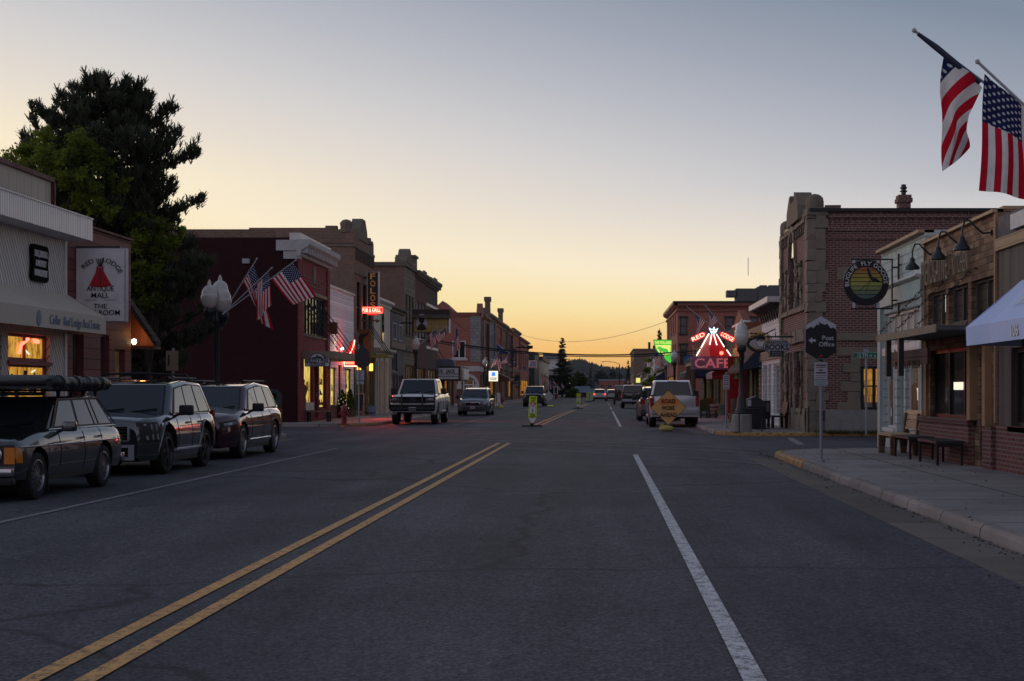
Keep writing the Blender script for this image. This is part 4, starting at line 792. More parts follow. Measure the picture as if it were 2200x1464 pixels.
for (x0, z0, w, h, a) in ((.75, .9, .5, .7, .2), (3.0, .75, .6, .8, -.2)): m.prism([(x0+w*cos(k*pi/7+a)*.6, z0+.4+h*.5*sin(k*pi/7)) for k in range(14)], 'y', .12, .13)
b.part('window_decal', m, 'rust_board')
# ---- bank / bookstore corner building
Yb0, Yb1 = 46.45, 53.6
b = Bld('bookstore_building', 'two storey red brick corner building with rough stone quoins and arched window', 'R', Yb0, Yb1, 7.33, 'brick_bank', 26, ops=[(52.4, 53.1, .75, 2.85, 'lit_dim|dark_wood|1|1'), (50.9, 51.9, .1, 2.85, 'lit_dim|dark_wood|1|1|door'), (48.2, 49.6, .75, 2.85, 'lit_dim|dark_wood|2|1'), (52.3, 53.0, 4.35, 5.9, 'old_glass|dark_wood|1|2'), (49.7, 51.2, 4.35, 6.2, 'old_glass|dark_wood|1|2'), (48.3, 49.0, 4.35, 5.9, 'old_glass|dark_wood|1|2')])
W = b.W; u = b.u
def blob(mb, x0, x1, y0, y1, z0, z1, j=.03):
    n = len(mb.v); mb.box(x0, x1, y0, y1, z0, z1)
    mb.v[n:] = [tuple(c+random.uniform(-j, j) for c in q) for q in mb.v[n:]]
m = MB(); z = 0.
while z < b.Hl-.1:
    h = random.uniform(.28, .42); k = random.choice((.35, .62, .5)); z1 = min(z+h, b.Hl)-.012
    blob(m, W-.32-k*.3, W+.07, -.09, .22, z, z1, .03); blob(m, W+.0, W+.08, .2, .16+k*.72, z, z1, .02); blob(m, -.05, .3+k*.3, -.1, .2, z, z1, .025); z += h
b.part('quoin', m, 'sandstone')
m = MB(); x = .35
for zz, hh, o in ((0, .75, .05), (3.0, .42, .12), (4.05, .16, .1), (6.95, .12, .1)):
    x = .35
    while x < W-.55: w = min(random.uniform(.4, .8), W-.5-x); blob(m, x, x+w-.012, -o, .0, zz, zz+hh, .02); x += w
b.part('stone_course', m, 'sandstone')
m = MB()
for a, q, z0, z1, k in b.ops:
    for x in (a-.2, q): 
        z = z0
        while z < z1: h = random.uniform(.22, .34); blob(m, x, x+.2, -.08, .0, z, min(z+h, z1)-.01, .03); z += h
b.part('window_surround', m, 'sandstone')
m = MB(); cx = u(50.45); r = .75
for i in range(9):
    a0, a1 = pi*i/9, pi*(i+1)/9; m.add([(cx+q*cos(a), -d, 5.95+q*1.35*sin(a)) for d in (.09, .0) for q, a in ((r, a0), (r+.18, a0), (r+.18, a1), (r, a1))], [(0, 1, 2, 3), (0, 4, 5, 1), (1, 5, 6, 2), (2, 6, 7, 3), (3, 7, 4, 0)])
b.part('arch', m, 'sandstone'); m = MB(); m.prism([(cx+r*cos(i*pi/10), 6.07+r*1.3*sin(i*pi/10)) for i in range(11)], 'y', -.02, -.003); b.part('arch_light', m, 'old_glass')
m = MB(); [m.box(.4+i*.42, .4+i*.42+.16, -.07, 0, 6.62, 6.92) for i in range(15)]; b.part('corbel_row', m, 'brick_dark')
m = MB(); m.box(W+.0, W+.07, .6, 26, 6.58, 6.75); m.box(W, W+.10, .6, 26, 7.0, 7.1); m.box(W, W+.05, .6, 26, 6.3, 6.36); [m.box(W, W+.045, .7+i*.3, .82+i*.3, 6.76, 6.99) for i in range(80)]; b.part('brick_corbel', m, 'brick_bank')
m = MB(); m.box(-.05, W+.14, .0, 26, b.Hl, b.Hl+.11); b.part('coping', m, 'black_paint')
m = MB(); m.box(W, W+.06, .9, 26, 4.98, 5.38); m.box(W, W+.07, .9, 26, 3.0, 3.25); m.box(W, W+.07, .9, 26, 1.95+.55, 1.95+.8); m.box(W, W+.08, .9, 26, .74, .98); b.part('stone_band', m, 'sandstone')
m = MB(); m.box(W-.0, W+.28, .5, 26, 0, .735); b.part('concrete_base', m, 'concrete')
m = MB(); z = b.Hl
m.lathe([(.3, 0), (.3, .35), (.27, .48), (.16, .58), (0, .62)], (W-.2, .2, z), 10); m.lathe([(.3, 0), (.3, .3), (.27, .42), (.16, .5), (0, .54)], (.25, .2, z), 10); blob(m, W-.6, W+.1, -.1, .6, z-.1, z+.15); blob(m, W-.1, W+.1, .5, 1., z-.0, z+.2)
m.prism([(2.2, z), (5.2, z), (5.1, z+.5), (4.5, z+1.0), (4.2, z+1.05), (4.2, z+.75), (3.2, z+.75), (3.2, z+1.05), (2.9, z+1.), (2.3, z+.5)], 'y', -.12, .45); b.part('finial', m, 'stone_cap')
m = MB(); k = 47.5/F; cx = (1944-VX)*52/F-XR; m.box(W-6, W-5.5, cx-.21, cx+.21, z, z+1.05); m.box(W-6.05, W-5.45, cx-.27, cx+.27, z+1.05, z+1.2); m.box(W-6.02, W-5.48, cx-.235, cx+.235, z+1.2, z+1.32); c = b.part('chimney', m, 'brick_bank')
m = MB(); m.lathe([(.09, 0), (.09, .12), (.14, .14), (.14, .17), (.09, .19), (.09, .24), (.13, .26), (.13, .3), (.09, .32), (.09, .4), (0, .42)], (W-5.75, cx, z+1.32), 12); b.part('chimney_pot', m, 'iron', 30, parent=c)
m = MB(); m.tube([(W+.06, 5.2, .75), (W+.06, 5.2, 7.3)], .045, 7); m.box(W, W+.14, 5.1, 5.3, 6.2, 6.5); m.box(W, W+.12, 6.3, 6.55, 1.2, 1.6); m.tube([(W+.04, 6.42, 1.6), (W+.04, 6.42, 3.0)], .02, 5); b.part('drain_pipe', m, 'iron')
# lit side window with bookshelves
a0, a1 = (1849-VX)*Yb0/F-XR, (1905-VX)*Yb0/F-XR; z0, z1 = zat(881, Yb0)-WALK, zat(787, Yb0)-WALK
m = MB(); f = .09; xm = (a0+a1)/2
for q in ((a0, a0+f, z0, z1), (a1-f, a1, z0, z1), (a0+f, a1-f, z0, z0+f), (a0+f, a1-f, z1-f, z1), (xm-.05, xm+.05, z0+f, z1-f), (a0+f, xm-.05, z0+.75, z0+.80), (xm+.05, a1-f, z0+.75, z0+.8)): m.box(W-.02, W+.10, q[0], q[1], q[2], q[3])
w = b.part('window', m, 'black_paint'); m = MB(); m.quad((W+.02, a0+.02, z0+.02), (W+.02, a1-.02, z0+.02), (W+.02, a1-.02, z1-.45), (W+.02, a0+.02, z1-.45)); b.part('bookshelf_pane', m, 'lit_books', parent=w); m = MB(); m.quad((W+.02, a0+.02, z1-.45), (W+.02, a1-.02, z1-.45), (W+.02, a1-.02, z1-.02), (W+.02, a0+.02, z1-.02)); b.part('pane', m, 'lit_amber', parent=w)
m = MB(); z = .98
while z < z1+.2: h = random.uniform(.26, .36); blob(m, W, W+.06, a0-.3-random.uniform(0, .35), a0-.01, z, z+h-.012, .012); z += h
b.part('window_quoin', m, 'sandstone')
m = MB(); m.box(W+.02, W+.07, 2.55, 3.15, 4.1, 5.0); b.part('upper_window', m, 'old_glass')
# ---- white lapped shop with bracket cornice
Yw = 60.3
b = Bld('lapboard_shop', 'white lapboard shop with carved bracket cornice and string lights', 'R', Yb1, Yw, 5.0, 'grey_lap', 12, ops=[(54.2, 56.2, .5, 2.55, 'old_glass|white_paint|2|1'), (56.9, 57.9, .2, 2.55, 'lit_dim|white_paint|1|1|door'), (58.3, 59.8, .5, 2.55, 'old_glass|white_paint|2|1')])
b.trim('cornice', 'white_paint', (0, b.W, -.55, .1, b.Hl-.16, b.Hl+.05)); m = MB()
for i in range(9): x = .3+i*.75; m.prism([(0, b.Hl-.75), (-.06, b.Hl-.7), (-.14, b.Hl-.4), (-.48, b.Hl-.17), (0, b.Hl-.17)], 'x', x-.07, x+.07)
b.part('bracket', m, 'charcoal'); b.trim('fascia_board', 'tan_paint', (0, b.W, -.06, 0, 2.6, 2.95)); b.trim('shop_sign', 'mustard', (1.2, 2.9, -.12, -.02, 3.05, 3.6))
m = MB()
for x in [q*.9+.1 for q in range(8)]:
    for k in range(12): m.cb((x, -.09, .3+k*.19), (.03, .03, .04))
b.part('string_lights', m, 'sign_white'); m = MB()
for k in range(8): m.lathe([(0, .03), (.03, 0), (0, -.03)], (1.3+k*.2, -.14, 3.55), 6)
b.part('sign_bulbs', m, 'sign_lit')
# ---- coffee house with shake hood
Yh = 66.8
b = Bld('coffee_house', 'coffee house with a shingled hood roof over the sidewalk', 'R', Yw, Yh, 4.3, 'green_dark', 12, ops=[(60.8, 62.6, .5, 2.5, 'lit_dim|tan_paint|2|1'), (63, 64, .2, 2.5, 'lit_dim|tan_paint|1|1|door'), (64.4, 66.4, .5, 2.5, 'lit_dim|tan_paint|2|1')])
m = MB(); m.prism([(0, 3.35), (-.95, 2.25), (-.95, 2.12), (0, 2.5)], 'x', .6, b.W-.15); b.part('hood_roof', m, 'roof_shake'); m = MB(); m.prism([(-.02, 3.3), (-.9, 2.24), (-.02, 2.35)], 'x', b.W-.14, b.W-.06); b.part('hood_end', m, 'navy'); b.trim('beam', 'tan_paint', (0, b.W, -.1, 0, 2.55, 2.8))
# ---- red fronted shop lit by neon
Yr = 73.
b = Bld('red_panel_shop', 'bright red panelled shop front washed by neon light', 'R', Yh, Yr, 4.7, 'orange_board', 12, ops=[(67.6, 69.2, .5, 2.5, 'lit_dim|red_trim|2|1'), (69.8, 70.8, .2, 2.5, 'lit_amber|red_trim|1|1|door'), (71.2, 72.6, .5, 2.5, 'lit_dim|red_trim|1|1')])
m = MB(); m.box(b.W-.1, b.W-.0, -.85, -.0, 0, 2.95); b.part('wing_panel', m, 'red_panel'); m = MB(); m.box(.2, b.W-.5, -.1, 0, 2.9, 3.5); b.part('shop_beam', m, 'olive'); m = MB(); m.prism([(0, 4.5), (b.W, 4.5), (b.W*.5, 5.3)], 'y', -.05, .3); b.part('gable', m, 'orange_board'); b.trim('coping', 'white_paint', (0, b.W, -.1, .2, b.Hl, b.Hl+.1))
# ---- log fronted cafe with striped awning
Yf = 84.
b = Bld('cafe_building', 'log fronted cafe with red striped awning and shingled porch', 'R', Yr, Yf, 4.7, 'log_wall', 12, ops=[(74., 76.4, .6, 2.3, 'lit_dim|timber|3|1'), (77.2, 78.3, .2, 2.4, 'lit_amber|timber|1|1|door'), (79, 82.6, .6, 2.3, 'lit_dim|timber|3|1')])
awning(b, 'awning', 'stripe_red', b.u(77.4), b.u(73.3), 3.05, 2.4, 1.1, .3); m = MB(); m.prism([(0, 4.2), (-1.9, 3.1), (-1.9, 2.95), (0, 3.5)], 'x', .2, b.u(78.2)); b.part('porch_roof', m, 'roof_shake'); m = MB()
for x in (.4, 2.8, 5.2): m.lathe([(.13, 0), (.11, 2.8)], (x, -1.7, .0), 8)
b.part('porch_post', m, 'stump'); b.trim('porch_beam', 'light_wood', (.2, b.u(78.2), -1.85, -1.65, 2.75, 2.95)); b.trim('stone_plinth', 'stone_grey', (1, 5, -.25, 0, 0, .6))
# ---- dim shops up to the hotel
b = Bld('porch_shop', 'plain dark board shop with black awning before the hotel', 'R', Yf, 96, 4.4, 'dark_board', 12, ops=[(85, 88, .5, 2.5, 'lit_dim|dark_wood|2|1'), (89, 94, .5, 2.5, 'lit_dim|dark_wood|2|1')]); awning(b, 'awning', 'navy', .5, 8, 3.4, 2.6, 1.6, .3)
# ---- brick hotel
Yo0, Yo1 = 131., 152.
b = Bld('brick_hotel', 'three storey red brick hotel with chamfered corner and rooftop units', 'R', Yo0, Yo1, 9.4, 'brick_hotel', 30, X=7.0, ops=win_row(Yo0+.6, Yo1-.5, 5, 1.8, 6.9, 8.6, 'glass|dark_wood|1|2|f|stone_cap')+win_row(Yo0+.6, Yo1-.5, 5, 1.8, 3.9, 5.9, 'glass|dark_wood|1|2|f|stone_cap')+[(Yo0+2, Yo1-2, .5, 2.9, 'lit_amber|dark_wood|5|1')])
W = b.W; b.wrap('terracotta', 8.75, 8.95, .12, 30); m = MB(); m.prism([(0, 9.0), (-.15, 9.05), (-.4, 9.25), (-.4, 9.4), (0, 9.4)], 'x', 0, W+.3); m.box(W, W+.3, -.3, 30, 9.15, 9.4); [m.box(W, W+.16, i*.4, i*.4+.2, 8.96, 9.14) for i in range(74)]; b.part('cornice', m, 'terracotta'); m = MB(); m.box(-.4, W+.34, -.4, 30, 9.4, 9.58); b.part('coping', m, 'black_paint')
def hot_win(y0, y1, z0, z1):
    m = MB(); m.box(W, W+.08, y0-.1, y1+.1, z1, z1+.2); m.box(W, W+.1, y0-.1, y1+.1, z0-.15, z0); m.box(W, W+.05, y0, y0+.08, z0, z1); m.box(W, W+.05, y1-.08, y1, z0, z1); m.box(W, W+.05, y0+.08, y1-.08, (z0+z1)/2-.05, (z0+z1)/2+.05); w = b.part('window', m, 'dark_wood'); m = MB(); m.quad((W+.02, y0, z0), (W+.02, y1, z0), (W+.02, y1, z1), (W+.02, y0, z1)); b.part('pane', m, 'glass', parent=w)
kk = Yo0/F
for p0, p1 in ((1461, 1476), (1558, 1576), (1610, 1628)):
    a, q = (p0-VX)*kk-7, (p1-VX)*kk-7; hot_win(a, q, 6.6, 8.0); hot_win(a, q, 3.9, 5.5)
a, q = (1455-VX)*kk-7, (1483-VX)*kk-7; cx = (a+q)/2; r = (q-a)/2
m = MB(); m.prism([(cx+r*cos(i*pi/10), 1.6+r*sin(i*pi/10)) for i in range(11)], 'x', W, W+.1); b.part('arch_sign', m, 'green_dark'); m = MB(); [m.add([(W+d, cx+R*cos(A), 1.6+R*sin(A)) for d in (.14, 0) for R, A in ((r, i*pi/9), (r+.25, i*pi/9), (r+.25, (i+1)*pi/9), (r, (i+1)*pi/9))], [(0, 1, 2, 3), (1, 5, 6, 2), (0, 4, 5, 1), (3, 2, 6, 7)]) for i in range(9)]; b.part('arch', m, 'terracotta')
m = MB(Matrix(((0, -1, 0, W+.1), (1, 0, 0, cx), (0, 0, 1, 1.95), (0, 0, 0, 1))).copy()); m.text('MARLIS', 0, .0, 0, .45, r*1.5, .02); b.part('arch_lettering', m, 'white_ink')
m = MB(); m.box(W, W+.04, cx-.9, cx+.9, 0, 1.55); b.part('door', m, 'lit_dim')
def roof_unit(p0, p1, p2, p3, Y): return ((p0-VX)*Y/F-7, (p1-VX)*Y/F-7, zat(p3, Y)-WALK, zat(p2, Y)-WALK)
m = MB()
for p0, p1, p2, p3, d in ((1582, 1627, 620, 652, 2.), (1628, 1690, 616, 652, 3.), (1562, 1584, 624, 638, 1.5), (1508, 1530, 649, 655, 1), (1536, 1556, 648, 655, 1), (1633, 1648, 613, 616, 1), (1652, 1668, 613, 616, 1), (1668, 1684, 613, 616, 1)):
    y0, y1, z0, z1 = roof_unit(p0, p1, p2, p3, Yo0+3); m.box(W-3-d, W-3, y0, y1, max(z0, b.Hl+.3), z1)
m.tube([(W-4, (1617-VX)*kk-7, b.Hl+3), (W-4, (1617-VX)*kk-7, b.Hl+4.7)], .03, 5); m.box(W-3.2, W-3.05, (1630-VX)*kk-7, (1632-VX)*kk-7, b.Hl, b.Hl+1.5); b.part('rooftop_unit', m, 'roof_grey')
# ---- small shops beyond and the far brick block
Yq = 152
for i, (y0, y1, h, mt, lb) in enumerate(((152.2, 178, 4.2, 'dark_board', 'low dark board shop beyond the brick hotel'), (180, 215, 6.2, 'grey_lap', 'pale grey lapboard shop with yellow lit sign'), (216, 268, 4.6, 'brick_plum', 'low plum brick shop in the far right row'))):
    b = Bld('far_shop', lb, 'R', y0, y1, h, mt, 14, X=6.9, ops=win_row(y0+1, y1-1, 3, 2, .6, 2.8, 'lit_amber|dark_wood|2|1')); b.band('stone_cap', h-.4, h-.05, .2, 'cornice')
    if i < 2: awning(b, 'awning', 'navy', 2, (y1-y0)-3, 3.6, 2.6, 1.6, .4)
b = Bld('block_building', 'tall plain brown brick block with rooftop vents at far right', 'R', 300, 335, 10.1, 'brick_brown', 30, X=6.9, ops=win_row(301, 334, 4, 3, 5., 8., 'old_glass|sandstone|1|1')+[(303, 332, .6, 3.2, 'lit_amber|dark_wood|5|1')]); b.wrap('stone_cap', 10., 10.3, .2, 30, 'coping'); m = MB(); [m.box(b.W-1.5, b.W-1, y, y+.5, b.Hl, b.Hl+h) for y, h in ((3, 1.6), (4, .9))]; b.part('roof_vent', m, 'iron')
# ---------------------------------------------------------------- vehicles (local x forward, y to the car's left, z up)
def lerp_pts(P, x):
    if x <= P[0][0]: return P[0][1]
    for (a, fa), (b_, fb) in zip(P, P[1:]):
        if x <= b_: q = (x-a)/(b_-a); q = q*q*(3-2*q)*.5+q*.5; return fa+(fb-fa)*q
    return P[-1][1]
def make_wheel(R, w, parent, loc, side, rim='alloy', spokes=5, rr=.64):
    """side +1 = outer face towards +y"""
    m = MB(); o = w/2; pr = [(R*rr*.96, -o*.9), (R*.86, -o), (R*.97, -o*.86), (R, -o*.6), (R, o*.6), (R*.97, o*.86), (R*.86, o), (R*rr, o*.9), (R*rr*.96, o*.6)]
    m.lathe(pr, (0, 0, 0), 30, 'y'); wh = m.build('wheel', M['rubber'], parent, 40); wh.location = loc
    if side < 0: wh.rotation_euler = (0, 0, pi)
    m = MB(); ri = R*rr
    m.lathe([(ri, o*.55), (ri*1.0, o*.92), (ri*.93, o*.95), (ri*.88, o*.60), (ri*.87, o*.2)], (0, 0, 0), 30, 'y')
    for k in range(spokes):
        a = 2*pi*k/spokes+.3; d = Vector((cos(a), 0, sin(a))); n = Vector((-sin(a), 0, cos(a))); wi, wo = ri*.13, ri*(.10 if spokes > 8 else .17)
        if spokes > 8: wi, wo = ri*.06, ri*.085
        P = [d*ri*.15-n*wi, d*ri*.15+n*wi, d*ri*.92+n*wo, d*ri*.92-n*wo]
        m.add([(p.x, o*.80 if i < 2 else o*.74, p.z) for i, p in enumerate(P)]+[(p.x, o*.35, p.z) for p in P], [(0, 1, 2, 3), (0, 4, 5, 1), (1, 5, 6, 2), (3, 2, 6, 7), (0, 3, 7, 4)])
    m.lathe([(ri*.24, o*.4), (ri*.22, o*.86), (ri*.10, o*.9), (0, o*.9)], (0, 0, 0), 14, 'y'); m.build('rim', M[rim], wh, 35)
    m = MB(); m.lathe([(ri*.9, o*.12), (0, o*.12)], (0, 0, 0), 20, 'y'); m.build('brake_disc', M['trim_black'], wh)
def car(name, label, cat, loc, rotz, P, group=None):
    t = thing(name, label, cat, loc, rotz, group); L, W = P['L']/2, P['W']/2; zl = P.get('clear', .22); R = P['R']; ax = P['axles']; AR = R+P.get('gap', .06)
    top = P['top']; rcF, rcR = P.get('rcF', .5), P.get('rcR', .35); body = M[P['paint']]; tw = P.get('tuck', .93)
    def hw(x):
        w = W
        if x > L-rcF: w *= 1-P.get('taperF', .13)*((x-L+rcF)/rcF)**2.2
        if x < -L+rcR: w *= 1-P.get('taperR', .08)*((-L+rcR-x)/rcR)**2.2
        return w
    def prof(q): return (tw+(1-tw)*sin(min(1, q/.5)*pi/2)) if q < .5 else 1-.075*((q-.5)/.5)**1.6-(.05*((q-.85)/.15)**2 if q > .85 else 0)
    def S(x, z): zt = lerp_pts(top, x); b0 = zl; return hw(x)*prof(max(0, min(1, (z-b0)/(zt-b0))))
    xs = set([-L, -L+.03, -L+.09, L, L-.03, L-.09])
    x = -L
    while x < L: xs.add(round(x, 3)); x += .09
    for a in ax:
        for k in range(25): xs.add(round(a-AR*1.0+2*AR*k/24, 4))
        xs.add(round(a-AR-.004, 4)); xs.add(round(a+AR+.004, 4))
    xs = sorted(q for q in xs if -L <= q <= L); xs = [q for i, q in enumerate(xs) if i == 0 or q-xs[i-1] > .002]
    def zs(x):
        z = zl+(.05 if abs(x) > L-.05 else 0)
        for a in ax:
            if abs(x-a) < AR: z = max(z, R+sqrt(max(0, AR*AR-(x-a)**2)))
        return z
    nk = 13; m = MB(); rows = []
    for x in xs:
        zt = lerp_pts(top, x); z0 = min(zs(x), zt-.05); rw = []
        for k in range(nk+1):
            q = k/nk; z = z0+(zt-z0)*q; rw.append((S(x, z), z))
        y1 = rw[-1][0]; cr = P.get('crown', .05)
        tp = [(y1*f, zt+cr*(1-f*f)) for f in (.93, .8, .55, .28, 0)]
        rw += tp; rows.append(rw)
    n = len(rows[0])
    for sg in (1, -1):
        vs = [(x, sg*y, z) for x, rw in zip(xs, rows) for y, z in rw]
        fs = [(i*n+k, (i+1)*n+k, (i+1)*n+k+1, i*n+k+1)[::(1 if sg < 0 else -1)] for i in range(len(xs)-1) for k in range(n-1)]; m.add(vs, fs)
    for i in (0, len(xs)-1):                                                # closed front and tail
        x = xs[i]; rw = rows[i]; m.add([(x, y, z) for y, z in rw]+[(x, -y, z) for y, z in rw[::-1]], [tuple(range(2*n))])
    for a in ax:                                                            # arch lips turning inwards
        for sg in (1, -1):
            p = []
            for k in range(17):
                th = pi*k/16; xx, zz = a+AR*cos(th), R+AR*sin(th); zt = lerp_pts(top, xx); y = S(xx, min(zz, zt-.02)); p.append((xx, y, zz))
            for q, w in zip(p, p[1:]): m.add([(q[0], sg*q[1], q[2]), (w[0], sg*w[1], w[2]), (w[0], sg*(w[1]-.22), w[2]), (q[0], sg*(q[1]-.22), q[2])], [(0, 1, 2, 3)])
    bo = m.build('body', body, t, 50)
    m = MB(); m.box(-L+.12, L-.12, -W+.3, W-.3, zl-.02, min(z for _, z in top)-.15); m.build('underbody', M['matte_black'], t)
    if P.get('flare'):
        m = MB()
        for a in ax:
            for sg in (1, -1):
                q = []
                for k in range(21):
                    th = pi*k/20; xx, zz = a+(AR+.03)*cos(th), R+(AR+.03)*sin(th); q.append((xx, sg*(S(xx, zz)+.008), max(zz, zl+.03)))
                m.tube(q, .02, 6)
        m.build('arch_trim', M[P['flare']], t, 60)
    # greenhouse
    gh = P['cabin']; zb = gh[0][1]; wb = P['wb']; k = P['tumble']
    def gy_(z): return wb-k*(z-zb)
    m = MB(); ng = len(gh); m.add([(x, gy_(z), z) for x, z in gh]+[(x, -gy_(z), z) for x, z in gh], [tuple(range(ng)), tuple(range(2*ng-1, ng-1, -1))]+[(i, i+ng, (i+1) % ng+ng, (i+1) % ng) for i in range(ng)])
    m = bevel_mb(m, P.get('bev', .05), 3); m.build('cabin', body, t, 60)
    sl = sqrt(1+k*k)
    def wpart(nm, pts, mat, off=.006, par=None):
        m = MB()
        for sg in (1, -1): m.add([(x, sg*(gy_(z)+off), z) for x, z in pts], [tuple(range(len(pts)))[::sg]])
        return m.build(nm, M[mat], par or t)
    wpart('window_surround', P['daylight'], 'trim_black', .004)
    for w in P['windows']: wpart('side_window', w, 'side_glass', .010)
    if P.get('chrome_line'):
        m = MB()
        for sg in (1, -1): m.tube([(x, sg*(gy_(z)+.012), z) for x, z in P['chrome_line']], .012, 5)
        m.build('window_trim', M['chrome'], t)
    def glass(nm, a, b_, mat='car_glass', ins=.09):
        (xa, za), (xb, zb_) = a, b_; d = Vector((xb-xa, 0, zb_-za)); nr = Vector((d.z, 0, -d.x)).normalized(); nr = nr if nr.x*(1 if xa > 0 else -1) > 0 else -nr
        def pt_(q, s, o): p = Vector((xa, 0, za))+d*q+nr*o; return (p.x, s*(gy_(za+(zb_-za)*q)-ins), p.z)
        m = MB(); m.add([pt_(.04, 1, .005), pt_(.04, -1, .005), pt_(.97, -1, .005), pt_(.97, 1, .005)], [(0, 1, 2, 3)]); f = m.build(nm, M['trim_black'], t)
        m = MB(); ins2 = .035
        def p2(q, s): p = pt_(q, s, .009); return (p[0], p[1]-s*ins2, p[2])
        m.add([p2(.09, 1), p2(.09, -1), p2(.93, -1), p2(.93, 1)], [(0, 1, 2, 3)]); m.build('pane', M[mat], f)
        if xa > 0:
            m = MB()
            for s_ in (-.55, .25):
                a_ = p2(.10, 1); w_ = abs(a_[1]); p_ = pt_(.10, 1, .03); q_ = pt_(.20, 1, .03); m.tube([(p_[0], w_*s_, p_[2]), (q_[0], w_*(s_+.62), q_[2])], .012, 4)
            m.build('wiper', M['matte_black'], f)
    glass('windscreen', P['ws'][0], P['ws'][1]); glass('rear_window', P['rw'][0], P['rw'][1], P.get('rear_glass', 'car_glass'))
    # seams, handles, sill strip
    m = MB()
    for x0, z0, z1 in P.get('seams', ()):
        for sg in (1, -1): m.tube([(x0+(P.get('seam_lean', 0))*(z/8), sg*(S(x0, z0+(z1-z0)*z/8)+.001), z0+(z1-z0)*z/8) for z in range(9)], .006, 4)
    if m.v: m.build('door_seam', M['trim_black'], t)
    m = MB()
    for x0, z0 in P.get('handles', ()):
        for sg in (1, -1): y = S(x0, z0); m.box(x0-.11, x0+.11, min(sg*y, sg*(y+.035)), max(sg*y, sg*(y+.035)), z0-.016, z0+.016)
    if m.v: m.build('door_handle', M[P.get('handle_mat', P['paint'])], t)
    for z0, rad, mt, xa, xb in P.get('strips', ()):
        m = MB()
        for sg in (1, -1): m.tube([(xa+(xb-xa)*i/12, sg*(S(xa+(xb-xa)*i/12, z0)+.002), z0) for i in range(13)], rad, 6)
        m.build('side_strip', M[mt], t, 60)
    if P.get('sill', True):
        m = MB(); xa, xb = ax[0]-AR-.02, ax[1]+AR+.02; xa, xb = min(ax)+AR+.02, max(ax)-AR-.02
        for sg in (1, -1): y = W*tw; m.box(xa, xb, min(sg*(y-.2), sg*(y+.0)), max(sg*(y-.2), sg*(y+.0)), zl-.06, zl+.05)
        m.build('sill', M['trim_black'], t)
    for sg in (1, -1):                                                      # mirrors
        mx, mz = P['mirror']; y = gy_(zb)+.02
        m = MB(); a = MB(); a.box(mx-.06, mx+.07, sg*(y+.06) if sg > 0 else sg*(y+.06+P.get('mw', .22)), sg*(y+.06+P.get('mw', .22)) if sg > 0 else sg*(y+.06), mz-.02, mz+P.get('mh', .15)); a = bevel_mb(a, .035, 2); m.add(a.v, a.f); m.tube([(mx+.02, sg*(y-.06), mz-.05), (mx, sg*(y+.1), mz+.02)], .03, 6); m.build('mirror', M[P.get('mirror_mat', 'trim_black')], t, 40)
    for a in ax:
        for sg in (1, -1): make_wheel(R, P.get('tw', .24), t, (a, sg*(W-P.get('tw', .24)/2-P.get('inset', .015)), R), sg, P.get('rim', 'alloy'), P.get('spokes', 5), P.get('rr', .66))
    if P.get('rails'):
        x0, x1, z, y = P['rails']; m = MB()
        for sg in (1, -1): m.tube([(x0, sg*y, z-.03), (x0+.08, sg*y, z+.035), (x1-.1, sg*y, z+.035), (x1, sg*y, z-.03)], .022, 6)
        m.build('roof_rail', M[P.get('rail_mat', 'trim_black')], t, 60)
    return t, S, hw, gy_
def box_part(t, nm, mat, *bx, bev=0, parent=None, smooth=None):
    m = MB()
    for q in bx:
        if bev: a = MB(); a.box(*q); a = bevel_mb(a, bev, 2); m.add(a.v, a.f)
        else: m.box(*q)
    return m.build(nm, M[mat], parent or t, smooth or (40 if bev else None))
def patch(t, S, nm, mat, x0, x1, z0, z1, off=.008, parent=None, sk=0.):
    out = []
    for sg in (1, -1):
        m = MB(); m.grid(lambda u, v: (x0+(x1-x0)*u, sg*(S(x0+(x1-x0)*u, z0+(z1-z0)*v+sk*(1-u))+off), z0+(z1-z0)*v+sk*(1-u)), 10, 5); out.append(m.build(nm, M[mat], parent or t, 180))
    return out
def plate(t, x, z, front=True, w=.31, h=.15, mat='plate', label=None):
    sg = 1 if front else -1; m = MB(); m.box(min(x, x+sg*.02), max(x, x+sg*.02), -w/2, w/2, z-h/2, z+h/2); p = m.build('license_plate', M[mat], t)
    m = MB(); m.box(min(x+sg*.02, x+sg*.023), max(x+sg*.02, x+sg*.023), -w*.36, w*.36, z-h*.22, z+h*.22); m.build('plate_digits', M['letter_blue'], p)

def squash(t, k):
    for o in t.children:
        if o.name.startswith('wheel'): o.location.x *= k
        else:
            st = [o]+list(o.children)
            for q in st: q.data.transform(Matrix.Diagonal((k, 1, 1, 1)))
